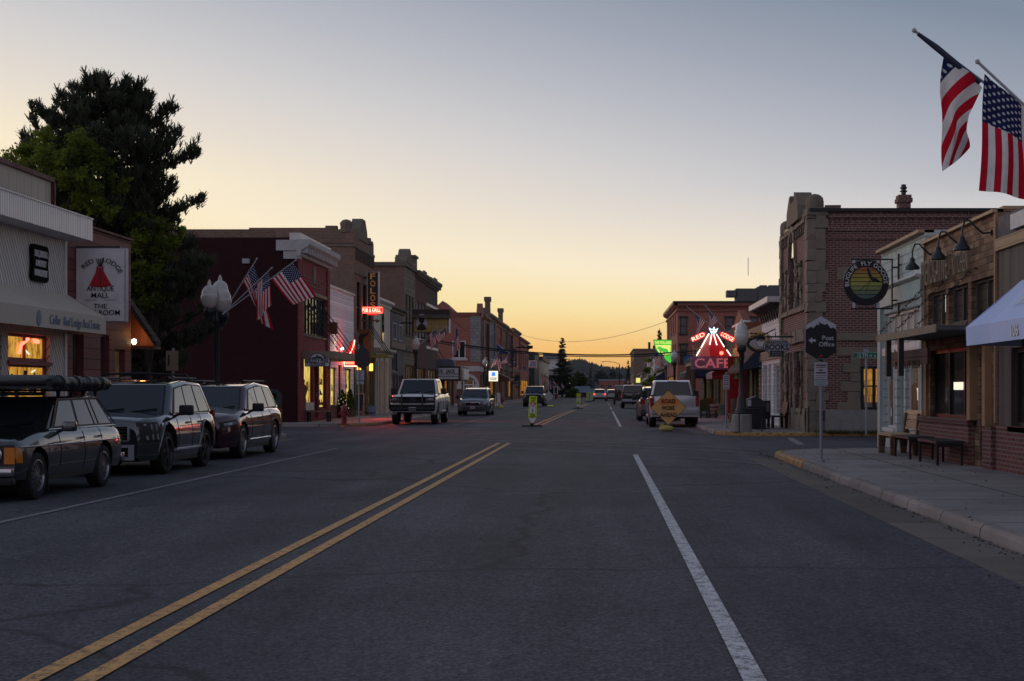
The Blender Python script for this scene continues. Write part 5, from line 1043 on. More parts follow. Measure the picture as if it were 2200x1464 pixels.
# --- old estate wagon (nearest left)
def Yw_(p): return p
P = dict(L=4.5, W=1.80, R=.325, axles=(1.50, -1.29), clear=.30, paint='paint_wagon', wb=.80, tumble=.27, tuck=.95, rcF=.35, taperF=.06, rcR=.35, taperR=.06, bev=.045, gap=.078, crown=.035,
    top=[(-2.25, .86), (-2.1, .93), (-1.6, .95), (.75, .965), (1.2, .94), (2.09, .84), (2.21, .80), (2.25, .70)], cabin=[(.98, .90), (.30, 1.40), (-1.5, 1.42), (-2.1, .90)],
    daylight=[(.78, .96), (.22, 1.365), (-1.5, 1.38), (-1.96, .96)], windows=[[(.62, .985), (.18, 1.345), (-.30, 1.35), (-.30, .985)], [(-.40, .985), (-.40, 1.35), (-.92, 1.355), (-1.06, .985)], [(-1.13, .985), (-.99, 1.355), (-1.10, 1.355), (-1.24, .985)], [(-1.32, .985), (-1.17, 1.355), (-1.47, 1.355), (-1.86, .985)]],
    ws=((.97, .92), (.31, 1.395)), rw=((-2.09, .92), (-1.51, 1.41)), seams=[(.66, .42, .93), (-.36, .34, .94), (-1.16, .50, .94)], handles=[(-.2, .80), (-1.0, .80)], handle_mat='chrome', strips=[(.735, .014, 'chrome', -2.0, 2.1)],
    mirror=(.55, .93), mw=.2, mh=.12, mirror_mat='paint_wagon', spokes=15, rim='alloy', rr=.70, chrome_line=[(.86, .945), (-2.1, .945), (-1.52, 1.39), (.26, 1.375), (.80, .96)], tw=.21)
Yf = 19.55
t, S, hw, g_ = car('station_wagon', 'old charcoal grey station wagon with dark roof rack roll and round headlights', 'car', (-7.77-.85, Yf+1.50*.93, 0), -pi/2, P)
for sg in (1, -1):
    m = MB(); m.lathe([(.105, 0), (.105, .05), (.095, .06), (0, .075)], (2.24, sg*.56, .64), 20, 'x'); h = m.build('headlight', M['lamp_clear'], t, 50); m = MB(); m.lathe([(.115, 0), (.125, .045), (.105, .05)], (2.24, sg*.56, .64), 20, 'x'); m.build('bezel', M['chrome'], h, 50)
    m = MB(); m.prism([(sg*.705, .52), (sg*.845, .52), (sg*.845, .74), (sg*.705, .74)], 'x', 2.2, 2.265); m.build('turn_signal', M['amber'], t)
patch(t, S, 'turn_signal', 'amber', 2.10, 2.235, .53, .73, .012)
box_part(t, 'grille', 'chrome', (2.24, 2.32, -.25, .25, .50, .78)); box_part(t, 'grille_mesh', 'trim_black', *[(2.32, 2.327, -.23+i*.0925, -.15+i*.0925, .52, .75) for i in range(5)]); box_part(t, 'headlight_panel', 'trim_black', (2.245, 2.258, -.84, .84, .50, .77))
box_part(t, 'front_bumper', 'chrome', (2.29, 2.41, -.86, .86, .36, .47), bev=.03); box_part(t, 'bumper_pad', 'trim_black', (2.23, 2.35, -.84, .84, .24, .35), bev=.03); box_part(t, 'rear_bumper', 'chrome', (-2.39, -2.25, -.86, .86, .36, .5), bev=.03)
for sg in (1, -1): box_part(t, 'tail_light', 'tail_red', (-2.27, -2.1, min(sg*.62, sg*.84), max(sg*.62, sg*.84), .56, .78))
for sg in (1, -1): box_part(t, 'mud_flap', 'rubber', (1.10, 1.13, sg*.78-.1, sg*.78+.1, .10, .36))
plate(t, 2.35, .30)
m = MB()
for y in (-.6, .6): m.tube([(.15, y, 1.51), (-1.75, y, 1.51)], .022, 6)
for x in (.0, -.55, -1.1, -1.65):
    m.tube([(x, -.66, 1.50), (x, .66, 1.50)], .018, 6)
    for y in (-.62, .62): m.box(x-.03, x+.03, y-.02, y+.02, 1.38, 1.5)
m.build('roof_rack', M['trim_black'], t)
m = MB(); m.tube([(.55, .62, 1.45), (.6, -.62, 1.45)], .03, 6)
for k in range(9): m.box(.56, .62, -.5+k*.115, -.42+k*.115, 1.44, 1.48)
m.build('light_bar', M['charcoal'], t)
squash(t, .93)
rl = thing('rolled_awning', 'long black rolled awning bag strapped on the wagon roof', 'awning bag', (-8.05, Yf+1.45, 1.53))
m = MB(); pts = []; rad = []
for i in range(25):
    q = i/24; pts.append((.30+.015*sin(i*1.9), -1.05+2.35*q, .075+.012*sin(i*1.3))); rad.append(.098+.006*sin(i*2.3)+.004*sin(i*5.1))
rad[0] = rad[-1] = .06; m.tube(pts, rad, 12); m.box(-1.25, .35, -1.1, 1.2, -.01, .03); m.build('bag', M['black_paint'], rl, 50)
m = MB()
for y in (-.7, -.1, .35, .9): m.lathe([(.115, -.03), (.115, .03)], (.30, y, .075), 12, 'y')
m.build('strap', M['charcoal'], rl)
m = MB(); m.tube([(-.55, -.98, .10), (-.5, 1.05, .12)], .09, 8); m.build('gear_roll', M['charcoal'], rl, 60)
# --- big dark grey SUV with vertical headlights
P = dict(L=5.0, W=1.99, R=.385, axles=(1.50, -1.40), clear=.27, paint='paint_suv', wb=.90, tumble=.24, tuck=.94, rcF=.75, taperF=.30, rcR=.5, taperR=.14, bev=.10, gap=.125, crown=.05, flare='paint_suv',
    top=[(-2.5, .98), (-2.3, 1.06), (-1.5, 1.07), (.9, 1.06), (1.25, 1.06), (2.2, 1.0), (2.42, .95), (2.5, .82)], cabin=[(1.22, 1.0), (.42, 1.62), (-.6, 1.70), (-1.9, 1.66), (-2.36, 1.0)],
    daylight=[(.92, 1.06), (.36, 1.55), (-.6, 1.625), (-1.75, 1.60), (-2.12, 1.12), (-2.0, 1.06)], windows=[[(.72, 1.09), (.32, 1.52), (-.20, 1.57), (-.20, 1.09)], [(-.28, 1.09), (-.28, 1.575), (-.98, 1.60), (-1.12, 1.09)], [(-1.22, 1.09), (-1.08, 1.595), (-1.68, 1.575), (-1.98, 1.14), (-1.94, 1.10)]],
    ws=((1.20, 1.02), (.43, 1.61)), rw=((-2.35, 1.02), (-1.92, 1.64)), seams=[(.78, .36, 1.03), (-.26, .36, 1.04), (-1.05, .62, 1.04)], handles=[(.0, .90), (-.93, .90)], strips=[(.42, .03, 'dull_silver', -.95, 1.0)],
    mirror=(.72, 1.06), mw=.26, mh=.17, mirror_mat='black_paint', spokes=5, rim='dark_alloy', rr=.72, rails=(.25, -1.75, 1.70, .66), tw=.25, chrome_line=[(.84, 1.055), (-1.98, 1.055)])
t, S, hw, g_ = car('parked_suv', 'large dark grey SUV with upright stacked headlights and roof bars behind the wagon', 'suv', (-7.79-.98, 25.6+1.5*.84, 0), -pi/2, P)
X = 2.5
for h in patch(t, S, 'headlight', 'trim_black', 2.02, 2.46, .60, .94, .010):
    sg = 1 if h.data.vertices[0].co.y > 0 else -1; m = MB()
    for q in (2.08, 2.20, 2.32): m.add([(x, sg*(S(x, z)+.018), z) for x, z in ((q, .63), (q+.045, .63), (q+.045, .91), (q, .91))], [(0, 1, 2, 3)])
    m.build('lamp_strip', M['lamp_clear'], h)
bx = MB(); bx.box(2.46, 2.53, -.56, .56, .60, .90); bx = bevel_mb(bx, .06); bx.build('grille', M['dull_silver'], t, 40); box_part(t, 'grille_mesh', 'matte_black', (2.525, 2.534, -.52, .52, .63, .87)); box_part(t, 'grille_bar', 'charcoal', *[(2.534, 2.542, -.50, .50, .66+i*.055, .685+i*.055) for i in range(4)], *[(2.534, 2.54, -.36+i*.24, -.335+i*.24, .64, .86) for i in range(4)])
box_part(t, 'lower_bumper', 'matte_black', (2.30, 2.52, -.66, .66, .30, .57), bev=.05); m = MB(); [m.box(2.515, 2.545, *q) for q in ((-.64, .64, .28, .34), (-.64, -.54, .34, .50), (.54, .64, .34, .50), (-.64, .64, .5, .55))]; m.build('skid_plate', M['dull_silver'], t)
for sg in (1, -1): box_part(t, 'tail_light', 'tail_red', (-2.5, -2.36, min(sg*.72, sg*.9), max(sg*.72, sg*.9), .72, 1.1))
m = MB()
for x in (.0, -1.2): m.tube([(x, -.68, 1.72), (x, -.64, 1.80), (x, 0, 1.825), (x, .64, 1.80), (x, .68, 1.72)], .024, 6)
m.build('roof_bar', M['trim_black'], t, 60)
m = MB(); m.tube([(1.3, -.55, 1.04), (1.28, -.57, 1.65)], .006, 4); m.build('antenna', M['steel'], t)
squash(t, .84)
# --- plum SUV
P = dict(L=5.1, W=1.94, R=.385, axles=(1.54, -1.50), clear=.27, paint='paint_plum', wb=.87, tumble=.27, tuck=.94, rcF=.8, taperF=.32, rcR=.5, taperR=.16, bev=.11, gap=.05, crown=.09,
    top=[(-2.55, .98), (-2.35, 1.06), (-1.5, 1.08), (.9, 1.04), (1.25, 1.05), (2.2, .96), (2.45, .90), (2.55, .76)], cabin=[(1.25, .98), (.40, 1.60), (-.6, 1.70), (-1.9, 1.64), (-2.42, 1.0)],
    daylight=[(.92, 1.03), (.34, 1.53), (-.6, 1.625), (-1.75, 1.57), (-2.15, 1.16), (-2.0, 1.07)], windows=[[(.72, 1.06), (.30, 1.50), (-.22, 1.565), (-.22, 1.08)], [(-.30, 1.08), (-.30, 1.57), (-1.02, 1.595), (-1.16, 1.10)], [(-1.26, 1.10), (-1.12, 1.59), (-1.68, 1.55), (-2.0, 1.18), (-1.95, 1.12)]],
    ws=((1.23, 1.0), (.41, 1.595)), rw=((-2.41, 1.02), (-1.92, 1.62)), seams=[(.80, .36, 1.0), (-.28, .36, 1.04), (-1.1, .62, 1.05)], handles=[(-.02, .88), (-.96, .90)], handle_mat='paint_plum', strips=[(.40, .028, 'chrome', -1.0, 1.0)],
    mirror=(.72, 1.04), mw=.25, mh=.17, mirror_mat='black_paint', spokes=7, rim='alloy', rr=.70, rails=(.2, -1.7, 1.685, .60), tw=.25)
t, S, hw, g_ = car('parked_suv', 'dark plum SUV with slim headlights parked by the triple globe lamp post', 'suv', (-7.9-.95, 31.4+1.54, 0), -pi/2, P)
for sg in (1, -1):
    box_part(t, 'tail_light', 'tail_red', (-2.56, -2.4, min(sg*.6, sg*.88), max(sg*.6, sg*.88), .9, 1.05))
for h in patch(t, S, 'headlight', 'trim_black', 1.98, 2.50, .70, .82, .010, sk=.05):
    sg = 1 if h.data.vertices[0].co.y > 0 else -1; m = MB(); m.grid(lambda u, v: (2.03+.4*u, sg*(S(2.03+.4*u, .73+.06*v)+.018), .73+.06*v+.045*(1-u)), 8, 2); m.build('lens', M['lamp_clear'], h, 180)
box_part(t, 'grille', 'matte_black', (2.50, 2.57, -.42, .42, .62, .80), bev=.02); box_part(t, 'grille_bar', 'chrome', (2.57, 2.578, -.40, .40, .70, .715)); box_part(t, 'lower_bumper', 'black_paint', (2.40, 2.585, -.62, .62, .26, .50), bev=.05); box_part(t, 'air_intake', 'matte_black', (2.585, 2.59, -.5, .5, .34, .46))
plate(t, 2.59, .30, w=.3, h=.06)
# --- pickups
def pickup(name, label, cat, loc, rotz, paint, lift=0., rear=False, L=5.95, dark_bumper=True):
    z = lift; R = .41+lift*.3
    P = dict(L=L, W=2.03, R=R, axles=(L/2-1.0, -L/2+1.25), clear=.36+z, paint=paint, wb=.92, tumble=.22, tuck=.95, rcF=.4, taperF=.07, rcR=.2, taperR=.04, bev=.06, gap=.10, crown=.05,
        top=[(-L/2, 1.24+z), (-.95, 1.24+z), (-.85, 1.22+z), (1.1, 1.19+z), (1.4, 1.2+z), (L/2-.2, 1.14+z), (L/2-.05, 1.10+z), (L/2, 1.0+z)], cabin=[(1.42, 1.12+z), (.78, 1.86+z), (-.6, 1.9+z), (-.92, 1.84+z), (-1.0, 1.12+z)],
        daylight=[(1.18, 1.2+z), (.72, 1.76+z), (-.75, 1.79+z), (-.82, 1.2+z)], windows=[[(1.02, 1.23+z), (.66, 1.73+z), (.12, 1.75+z), (.12, 1.2+z)], [(.02, 1.2+z), (.02, 1.75+z), (-.70, 1.76+z), (-.76, 1.2+z)]],
        ws=((1.40, 1.15+z), (.79, 1.85+z)), rw=((-.995, 1.2+z), (-.925, 1.84+z)), seams=[(1.12, .5+z, 1.17+z), (.06, .45+z, 1.17+z), (-.92, .45+z, 1.22+z)], handles=[(.26, 1.02+z), (-.72, 1.02+z)], mirror=(1.02, 1.2+z), mw=.24, mh=.26, spokes=8, rim='alloy', rr=.6, tw=.29, rear_glass='car_glass')
    t, S, hw, g_ = car(name, label, cat, loc, rotz, P); X = L/2
    box_part(t, 'bed_shade_sheet', 'matte_black', (-X+.1, -1.1, -.82, .82, 1.27+z, 1.275+z)); box_part(t, 'bed_rail', 'trim_black', (-X+.05, -1.05, .82, .93, 1.245+z, 1.30+z), (-X+.05, -1.05, -.93, -.82, 1.245+z, 1.30+z))  # black sheet over the closed body stands in for the shaded open bed
    for sg in (1, -1):
        h = box_part(t, 'headlight', 'trim_black', (X-.1, X+.03, min(sg*.62, sg*.95), max(sg*.62, sg*.95), .82+z, 1.08+z), bev=.03); box_part(t, 'lens', 'lamp_clear', (X+.03, X+.036, min(sg*.66, sg*.9), max(sg*.66, sg*.9), .93+z, 1.05+z), parent=h); box_part(t, 'indicator', 'amber', (X+.03, X+.036, min(sg*.66, sg*.9), max(sg*.66, sg*.9), .85+z, .91+z), parent=h)
        box_part(t, 'tail_light', 'tail_red', (-X-.025, -X+.1, min(sg*.84, sg*.985), max(sg*.84, sg*.985), .82+z, 1.2+z))
    box_part(t, 'grille', 'chrome' if not dark_bumper else 'charcoal', (X-.02, X+.035, -.6, .6, .80+z, 1.08+z), bev=.02); box_part(t, 'grille_mesh', 'matte_black', *[(X+.035, X+.042, -.55, .55, .83+i*.08+z, .88+i*.08+z) for i in range(3)])
    box_part(t, 'front_bumper', 'trim_black' if dark_bumper else 'chrome', (X-.05, X+.16, -.97, .97, .45+z, .72+z), bev=.05); box_part(t, 'rear_bumper', 'dull_silver', (-X-.16, -X+.02, -.95, .95, .52+z, .72+z), bev=.04)
    box_part(t, 'tailgate', paint, (-X-.02, -X+.01, -.80, .80, .80+z, 1.22+z), bev=.015); box_part(t, 'tailgate_handle', 'trim_black', (-X-.03, -X-.02, -.13, .13, 1.08+z, 1.16+z))
    m = MB()
    for sg in (1, -1): m.tube([(.95, sg*.98, .42+z), (-.85, sg*.98, .42+z)], .05, 8)
    m.build('step_bar', M['dull_silver'], t); plate(t, X+.165, .56+z); plate(t, -X-.165, .62+z, False)
    box_part(t, 'brake_lamp', 'tail_red', (-.945, -.93, -.2, .2, 1.83+z, 1.86+z))
    return t, X, z
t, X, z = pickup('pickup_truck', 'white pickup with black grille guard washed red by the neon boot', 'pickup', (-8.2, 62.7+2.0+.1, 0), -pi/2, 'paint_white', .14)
m = MB()
for y in (-.98, -.45, .45, .98): m.tube([(X+.22, y, .55+z), (X+.26, y, 1.05+z), (X+.16, y, 1.16+z)], .035, 6)
for q in (.56, .72, .88, 1.06): m.tube([(X+.18, -.99, q+z), (X+.26, -.5, q+z), (X+.26, .5, q+z), (X+.18, .99, q+z)], .028, 6)
m.build('grille_guard', M['iron'], t, 60); box_part(t, 'cab_lamp', 'amber', *[(.62, .72, -.5+i*.25-.03, -.5+i*.25+.03, 1.88+z, 1.915+z) for i in range(5)])
m = MB(); m.lathe([(.14, 0), (.14, .012), (0, .014)], (X+.045, 0, .95+z), 18, 'x'); e = m.build('badge', M['navy'], t)
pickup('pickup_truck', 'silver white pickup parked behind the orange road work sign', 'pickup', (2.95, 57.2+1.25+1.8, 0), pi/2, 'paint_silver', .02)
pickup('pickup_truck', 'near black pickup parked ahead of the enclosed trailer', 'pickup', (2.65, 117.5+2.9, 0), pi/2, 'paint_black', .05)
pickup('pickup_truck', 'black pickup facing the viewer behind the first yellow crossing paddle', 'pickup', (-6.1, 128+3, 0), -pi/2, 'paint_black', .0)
# --- mid size crossover with wide grille
def suv(name, label, cat, loc, rotz, paint, L=5.0, H=1.75, lit_tail=False):
    q = H/1.75
    P = dict(L=L, W=1.95, R=.37, axles=(1.48, -1.46), clear=.25, paint=paint, wb=.88, tumble=.27, tuck=.94, rcF=.75, taperF=.30, rcR=.5, taperR=.15, bev=.10, gap=.05, crown=.06,
        top=[(-L/2, .98*q), (-L/2+.2, 1.06*q), (-1.5, 1.06*q), (1.2, 1.03*q), (2.1, .94*q), (L/2-.1, .86*q), (L/2, .72*q)], cabin=[(1.3, .97*q), (.42, 1.58*q), (-.6, 1.68*q), (-1.9, 1.62*q), (-L/2+.1, .99*q)],
        daylight=[(.95, 1.02*q), (.36, 1.5*q), (-.6, 1.6*q), (-1.75, 1.55*q), (-2.12, 1.1*q), (-2., 1.05*q)], windows=[[(.75, 1.05*q), (.32, 1.47*q), (-.22, 1.54*q), (-.22, 1.06*q)], [(-.30, 1.06*q), (-.30, 1.55*q), (-1., 1.57*q), (-1.14, 1.07*q)], [(-1.24, 1.08*q), (-1.1, 1.57*q), (-1.68, 1.53*q), (-1.98, 1.12*q)]],
        ws=((1.28, .99*q), (.43, 1.575*q)), rw=((-L/2+.11, 1.02*q), (-1.92, 1.6*q)), seams=[(.82, .36, .98*q), (-.26, .36, 1.*q), (-1.1, .62, 1.03*q)], handles=[(.0, .88*q), (-.95, .9*q)], mirror=(.78, 1.03*q), mw=.23, mh=.16, spokes=6, rim='alloy', rr=.66, rails=(.2, -1.7, 1.67*q, .60), rail_mat='dull_silver', tw=.24, rear_glass='car_glass')
    t, S, hw, g_ = car(name, label, cat, loc, rotz, P); X = L/2
    for sg in (1, -1):
        box_part(t, 'tail_light', 'tail_lit' if lit_tail else 'tail_red', (-X-.01, -X+.12, min(sg*.62, sg*.86), max(sg*.62, sg*.86), .82, 1.08)); box_part(t, 'fog_light', 'lamp_clear', (X-.05, X+.035, sg*.5-.07, sg*.5+.07, .36, .46), bev=.02)
    patch(t, S, 'headlight', 'lamp_clear', X-.52, X-.03, .64, .82, .010, sk=.06)
    bx = MB(); bx.box(X-.03, X+.03, -.44, .44, .60, .80); bevel_mb(bx, .03).build('grille', M['chrome'], t, 40); box_part(t, 'grille_mesh', 'matte_black', (X+.028, X+.036, -.40, .40, .63, .77)); box_part(t, 'badge', 'red_trim', (X+.036, X+.042, -.14, .14, .665, .735))
    box_part(t, 'lower_bumper', 'charcoal', (X-.10, X+.04, -.62, .62, .24, .52), bev=.05); plate(t, X+.042, .48); plate(t, -X-.01, .85, False); box_part(t, 'rear_bumper', 'charcoal', (-X-.05, -X+.04, -.84, .84, .3, .55), bev=.05)
    return t
suv('parked_suv', 'slate blue crossover with wide oval grille parked behind the white pickup', 'suv', (-7.65, 84.5+2.5, 0), -pi/2, 'paint_slate')
suv('parked_suv', 'grey SUV half hidden between the silver pickup and the road', 'suv', (2.75, 71.5, 0), pi/2, 'paint_grey')
suv('moving_suv', 'small far white SUV with lit tail lights driving away in the lane', 'suv', (-.25, 203, 0), pi/2, 'paint_silver', lit_tail=True)
suv('parked_suv', 'far pale SUV parked beyond the enclosed trailer', 'suv', (1.6, 205, 0), pi/2, 'paint_silver', 4.7, 1.7)
t = thing('cargo_trailer', 'dark enclosed cargo trailer with pale roof edge hitched behind far parked cars', 'trailer', (2.35, 150, 0), pi/2)
m = MB(); a = MB(); a.box(-2.1, 2.1, -.95, .95, .45, 2.0); a = bevel_mb(a, .06); a.build('body', M['paint_black'], t, 40); box_part(t, 'roof', 'sign_white', (-2.12, 2.1, -.93, .93, 1.98, 2.04), bev=.02); box_part(t, 'door_seam', 'steel', (-2.115, -2.10, -.015, .015, .5, 1.95), (-2.12, -2.10, .5, .53, .5, 1.95))
for sg in (1, -1): make_wheel(.33, .2, t, (-.2, sg*.98, .33), sg); box_part(t, 'tail_light', 'tail_red', (-2.125, -2.1, sg*.8-.06, sg*.8+.06, .55, .65))
plate(t, -2.1, .62, False)
for sg in (1, -1): pass
# ---------------------------------------------------------------- trees
def pine(name, label, loc, H, prof, n_limb, seed, mat='needles', tuft=.34, up=.55, start=1.6, dens=1., wid=.016):
    rnd = random.Random(seed); t = thing(name, label, 'tree', loc)
    m = MB(); P = [(0.06*sin(z*1.3), .05*cos(z), z) for z in [H*i/10 for i in range(11)]]; m.tube(P, [.26*(1-i/10.5)+.02 for i in range(11)], 9); br = MB(); nd = MB()
    def rad(z): return lerp_pts(prof, z)
    for i in range(n_limb):
        z = start+(H-.25-start)*(i/n_limb)**.92; a = i*2.399+rnd.uniform(-.4, .4); R = max(.15, rad(z)*rnd.uniform(.62, 1.12)); sag = rnd.uniform(-.22, .12)*R
        p0 = Vector((.06*sin(z*1.3), .05*cos(z), z)); d = Vector((cos(a), sin(a), 0)); P = []
        for k in range(6):
            q = k/5; P.append(p0+d*R*q+Vector((0, 0, sag*q+up*R*.35*q*q))+Vector((rnd.uniform(-.05, .05), rnd.uniform(-.05, .05), 0))*q)
        br.tube(P, [.05*(1-q/6)*min(1, R/1.5)+.008 for q in range(6)], 5)
        ns = int((4+R*6.5)*dens)
        for s_ in range(ns):
            q = rnd.uniform(.22, 1.0)**.8; k = min(4, int(q*5)); base = P[k].lerp(P[k+1], q*5-k); sa = a+rnd.choice((-1, 1))*rnd.uniform(.3, 1.3); L = rnd.uniform(.12, .55)*min(1, R*.6)*(1.15-q*.5)
            if q > .93: L *= .3
            tip = base+Vector((cos(sa)*L, sin(sa)*L, rnd.uniform(.0, .5)*L+.04)); br.add([base, tip, tip+Vector((.012, .012, 0)), base+Vector((.012, .012, 0))], [(0, 1, 2, 3)])
            for _ in range(2):
                c = tip+Vector((rnd.uniform(-.10, .10), rnd.uniform(-.10, .10), rnd.uniform(-.06, .08))); axs = Vector((cos(sa)*.45*rnd.uniform(.3, 1.2), sin(sa)*.45*rnd.uniform(.3, 1.2), up+rnd.uniform(.0, .5))).normalized(); s1 = axs.cross(Vector((.3, .8, .1))).normalized(); s2 = axs.cross(s1); T = tuft*rnd.uniform(.6, 1.15)
                for w in range(9):
                    th = 2*pi*w/9+rnd.uniform(-.3, .3); o = c+axs*T*rnd.uniform(-.35, .35); dr = (axs*rnd.uniform(.45, 1.1)+(s1*cos(th)+s2*sin(th))*rnd.uniform(.45, .9))*T*.62; sd = dr.cross(axs).normalized()*wid*rnd.uniform(.7, 1.5)
                    nd.add([o-sd, o+sd, o+dr+sd*.5, o+dr-sd*.5], [(0, 1, 2, 3)])
    m.build('trunk', M['bark'], t, 60); br.build('limbs', M['bark'], t); nd.build('crown', M[mat], t); return t
px, Y = 230, 45.; c = at(px, 839, Y)
pine('pine_tree', 'tall dark broad pine with candle tipped boughs behind the beige shop', (c.x, Y, 0), 11.3, [(1.0, 2.2), (2.2, 3.0), (3.4, 3.3), (4.6, 3.15), (5.6, 2.75), (7.0, 2.75), (8.2, 2.65), (9.2, 2.25), (10.2, 1.5), (11.3, .3)], 215, 3, tuft=.37, dens=1.35, wid=.021, up=1.15)
def broadleaf(name, label, loc, clumps, trunk_h, seed, mat, n, leaf=.075, cat='tree', tr=.13, limbs=True):
    rnd = random.Random(seed); t = thing(name, label, cat, loc); o = Vector(loc); m = MB(); m.tube([(0, 0, 0), (.05, .02, trunk_h*.5), (0, 0, trunk_h)], [tr, tr*.8, tr*.6], 9); m.build('trunk', M['bark'], t, 60); lf = MB(); br = MB(); tot = sum(r**2 for *_, r in clumps)
    for (x, y, z, r) in clumps:
        c = Vector((x, y, z))-o
        if limbs:
            mid = Vector((c.x*.4, c.y*.4, trunk_h*.8+(c.z-trunk_h*.8)*.55)); br.tube([(0, 0, trunk_h*.8), mid, c], [tr*.4, tr*.28, .012], 5)
        tw = []
        for i in range(max(6, int(26*r))):
            d = Vector((rnd.gauss(0, 1), rnd.gauss(0, 1), rnd.gauss(0, .8))).normalized(); e = c+d*r*rnd.uniform(.55, 1.05); tw.append(e); br.tube([c, c.lerp(e, .5)+Vector((0, 0, .06*r)), e], [.018*r+.004, .01*r+.003, .003], 4)
        for i in range(int(n*r*r/tot)):
            e = rnd.choice(tw); p = c.lerp(e, rnd.uniform(.45, 1.0))+Vector((rnd.gauss(0, .13), rnd.gauss(0, .13), rnd.gauss(0, .09)))*max(.35, r)
            a = Vector((rnd.uniform(-1, 1), rnd.uniform(-1, 1), rnd.uniform(-.7, .5))).normalized(); s_ = a.cross(Vector((rnd.uniform(-1, 1), rnd.uniform(-1, 1), rnd.uniform(-1, 1)))).normalized(); L = leaf*rnd.uniform(.6, 1.4)
            lf.add([p, p+a*L*.5+s_*L*.36, p+a*L, p+a*L*.5-s_*L*.36], [(0, 1, 2, 3)])
    br.build('limbs', M['bark'], t); lf.build('crown', M[mat], t); return t
def cl(px, py, Y, rp): p = at(px, py, Y); return (p.x, p.y, p.z, rp*Y/F)
C = [cl(20, 360, 42, 42), cl(60, 320, 42.4, 36), cl(95, 290, 42, 26), cl(110, 345, 41.5, 50), cl(170, 320, 42, 46), cl(210, 345, 42.3, 36), cl(155, 385, 41.5, 50), cl(60, 400, 41.6, 46), cl(5, 400, 42, 40), cl(190, 420, 42, 46), cl(250, 390, 42.5, 30), cl(230, 455, 42.2, 36), cl(165, 455, 42.5, 36), cl(-40, 380, 42, 50)]
p = at(120, 839, 42.2); broadleaf('locust_tree', 'bright green leafy tree in front of the dark pine', (p.x, 42.2, 0), C, 3.6, 5, 'leaves', 17000, .085)
C = [cl(285, 470, 43.6, 34), cl(330, 495, 43.8, 40), cl(290, 520, 43.4, 40), cl(345, 535, 44, 36), cl(375, 510, 44, 24), cl(300, 575, 43.5, 36), cl(340, 590, 43.8, 36), cl(285, 620, 43.4, 30), cl(310, 650, 43.6, 32), cl(395, 490, 44, 14), cl(345, 640, 44, 30)]
p = at(318, 839, 43.8); broadleaf('locust_tree', 'lower green tree beside the antique mall hood', (p.x, 43.8, 0), C, 2.4, 6, 'leaves', 9000, .085)
# spruce at the middle of the view and smaller conifers
def spruce(name, label, px, pyt, Y, wpx, seed, rows=26, mat='needles'):
    rnd = random.Random(seed); c = at(px, pyt, Y); H = c.z; W = wpx*Y/F; t = thing(name, label, 'tree', (c.x, Y, 0)); m = MB(); m.tube([(0, 0, 0), (0, 0, H)], [H*.018, .03], 7); m.build('trunk', M['bark'], t); nd = MB(); sc = H/14
    for i in range(rows):
        q = (i+rnd.uniform(-.3, .3))/rows; z = H*(.08+.91*q); R = W*(1-q)**1.05*rnd.uniform(.6, 1.25)+.06*sc; nb = max(6, int(17*(1-q)+6))
        for b_ in range(nb):
            a = rnd.uniform(0, 2*pi); r = R*rnd.uniform(.55, 1.15); zj = z+rnd.uniform(-.35, .35)*sc
            for k in range(7):
                f = (k+.6)/7; p = Vector((cos(a)*r*f, sin(a)*r*f, zj-.22*r*f+.26*r*f*f))
                for w in range(4):
                    d = Vector((cos(a+rnd.uniform(-1.2, 1.2)), sin(a+rnd.uniform(-1.2, 1.2)), rnd.uniform(-.5, .35)))*sc*rnd.uniform(.28, .7)*(1.15-.6*q); s_ = Vector((rnd.uniform(-1, 1), rnd.uniform(-1, 1), rnd.uniform(-.6, .6)))*sc*.15
                    nd.add([p-s_, p+s_, p+d+s_*.4, p+d-s_*.4], [(0, 1, 2, 3)])
    nd.build('crown', M[mat], t); return t
spruce('spruce_tree', 'tall ragged spruce standing before the grain elevator', 1208, 724, 300, 34, 11, 34)
spruce('spruce_tree', 'dark spruce behind the green moose sign', 1417, 706, 190, 26, 12, 24)
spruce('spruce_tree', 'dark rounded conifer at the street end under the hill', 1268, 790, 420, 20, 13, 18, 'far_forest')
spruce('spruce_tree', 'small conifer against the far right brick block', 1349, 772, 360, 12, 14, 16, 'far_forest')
def tr_far(label, px, py, Y, rp, seed, mat='leaves_dark', n=2600, leaf=.5):
    c = at(px, py, Y); r = rp*Y/F; broadleaf('street_tree', label, (c.x, Y, 0), [(c.x, Y, c.z, r), (c.x-r*.6, Y+.5, c.z-r*.5, r*.7), (c.x+r*.6, Y, c.z-r*.4, r*.75), (c.x, Y-.6, c.z-r*.9, r*.7)], c.z*.6, seed, mat, n, leaf, limbs=False)
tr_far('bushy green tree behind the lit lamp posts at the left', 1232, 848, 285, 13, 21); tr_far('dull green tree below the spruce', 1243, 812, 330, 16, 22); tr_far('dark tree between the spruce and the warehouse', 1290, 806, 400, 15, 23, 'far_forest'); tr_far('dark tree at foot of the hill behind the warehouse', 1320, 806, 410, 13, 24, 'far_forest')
c = at(1392, 800, 118); broadleaf('street_tree', 'slender bright green street tree beside the right lamp posts', (c.x, 118, 0), [cl(1392, 795, 118, 10), cl(1398, 815, 118, 10), cl(1386, 830, 118, 9), cl(1394, 775, 118, 7), cl(1396, 845, 118, 8)], 2.0, 25, 'leaves', 3800, .13, tr=.06)
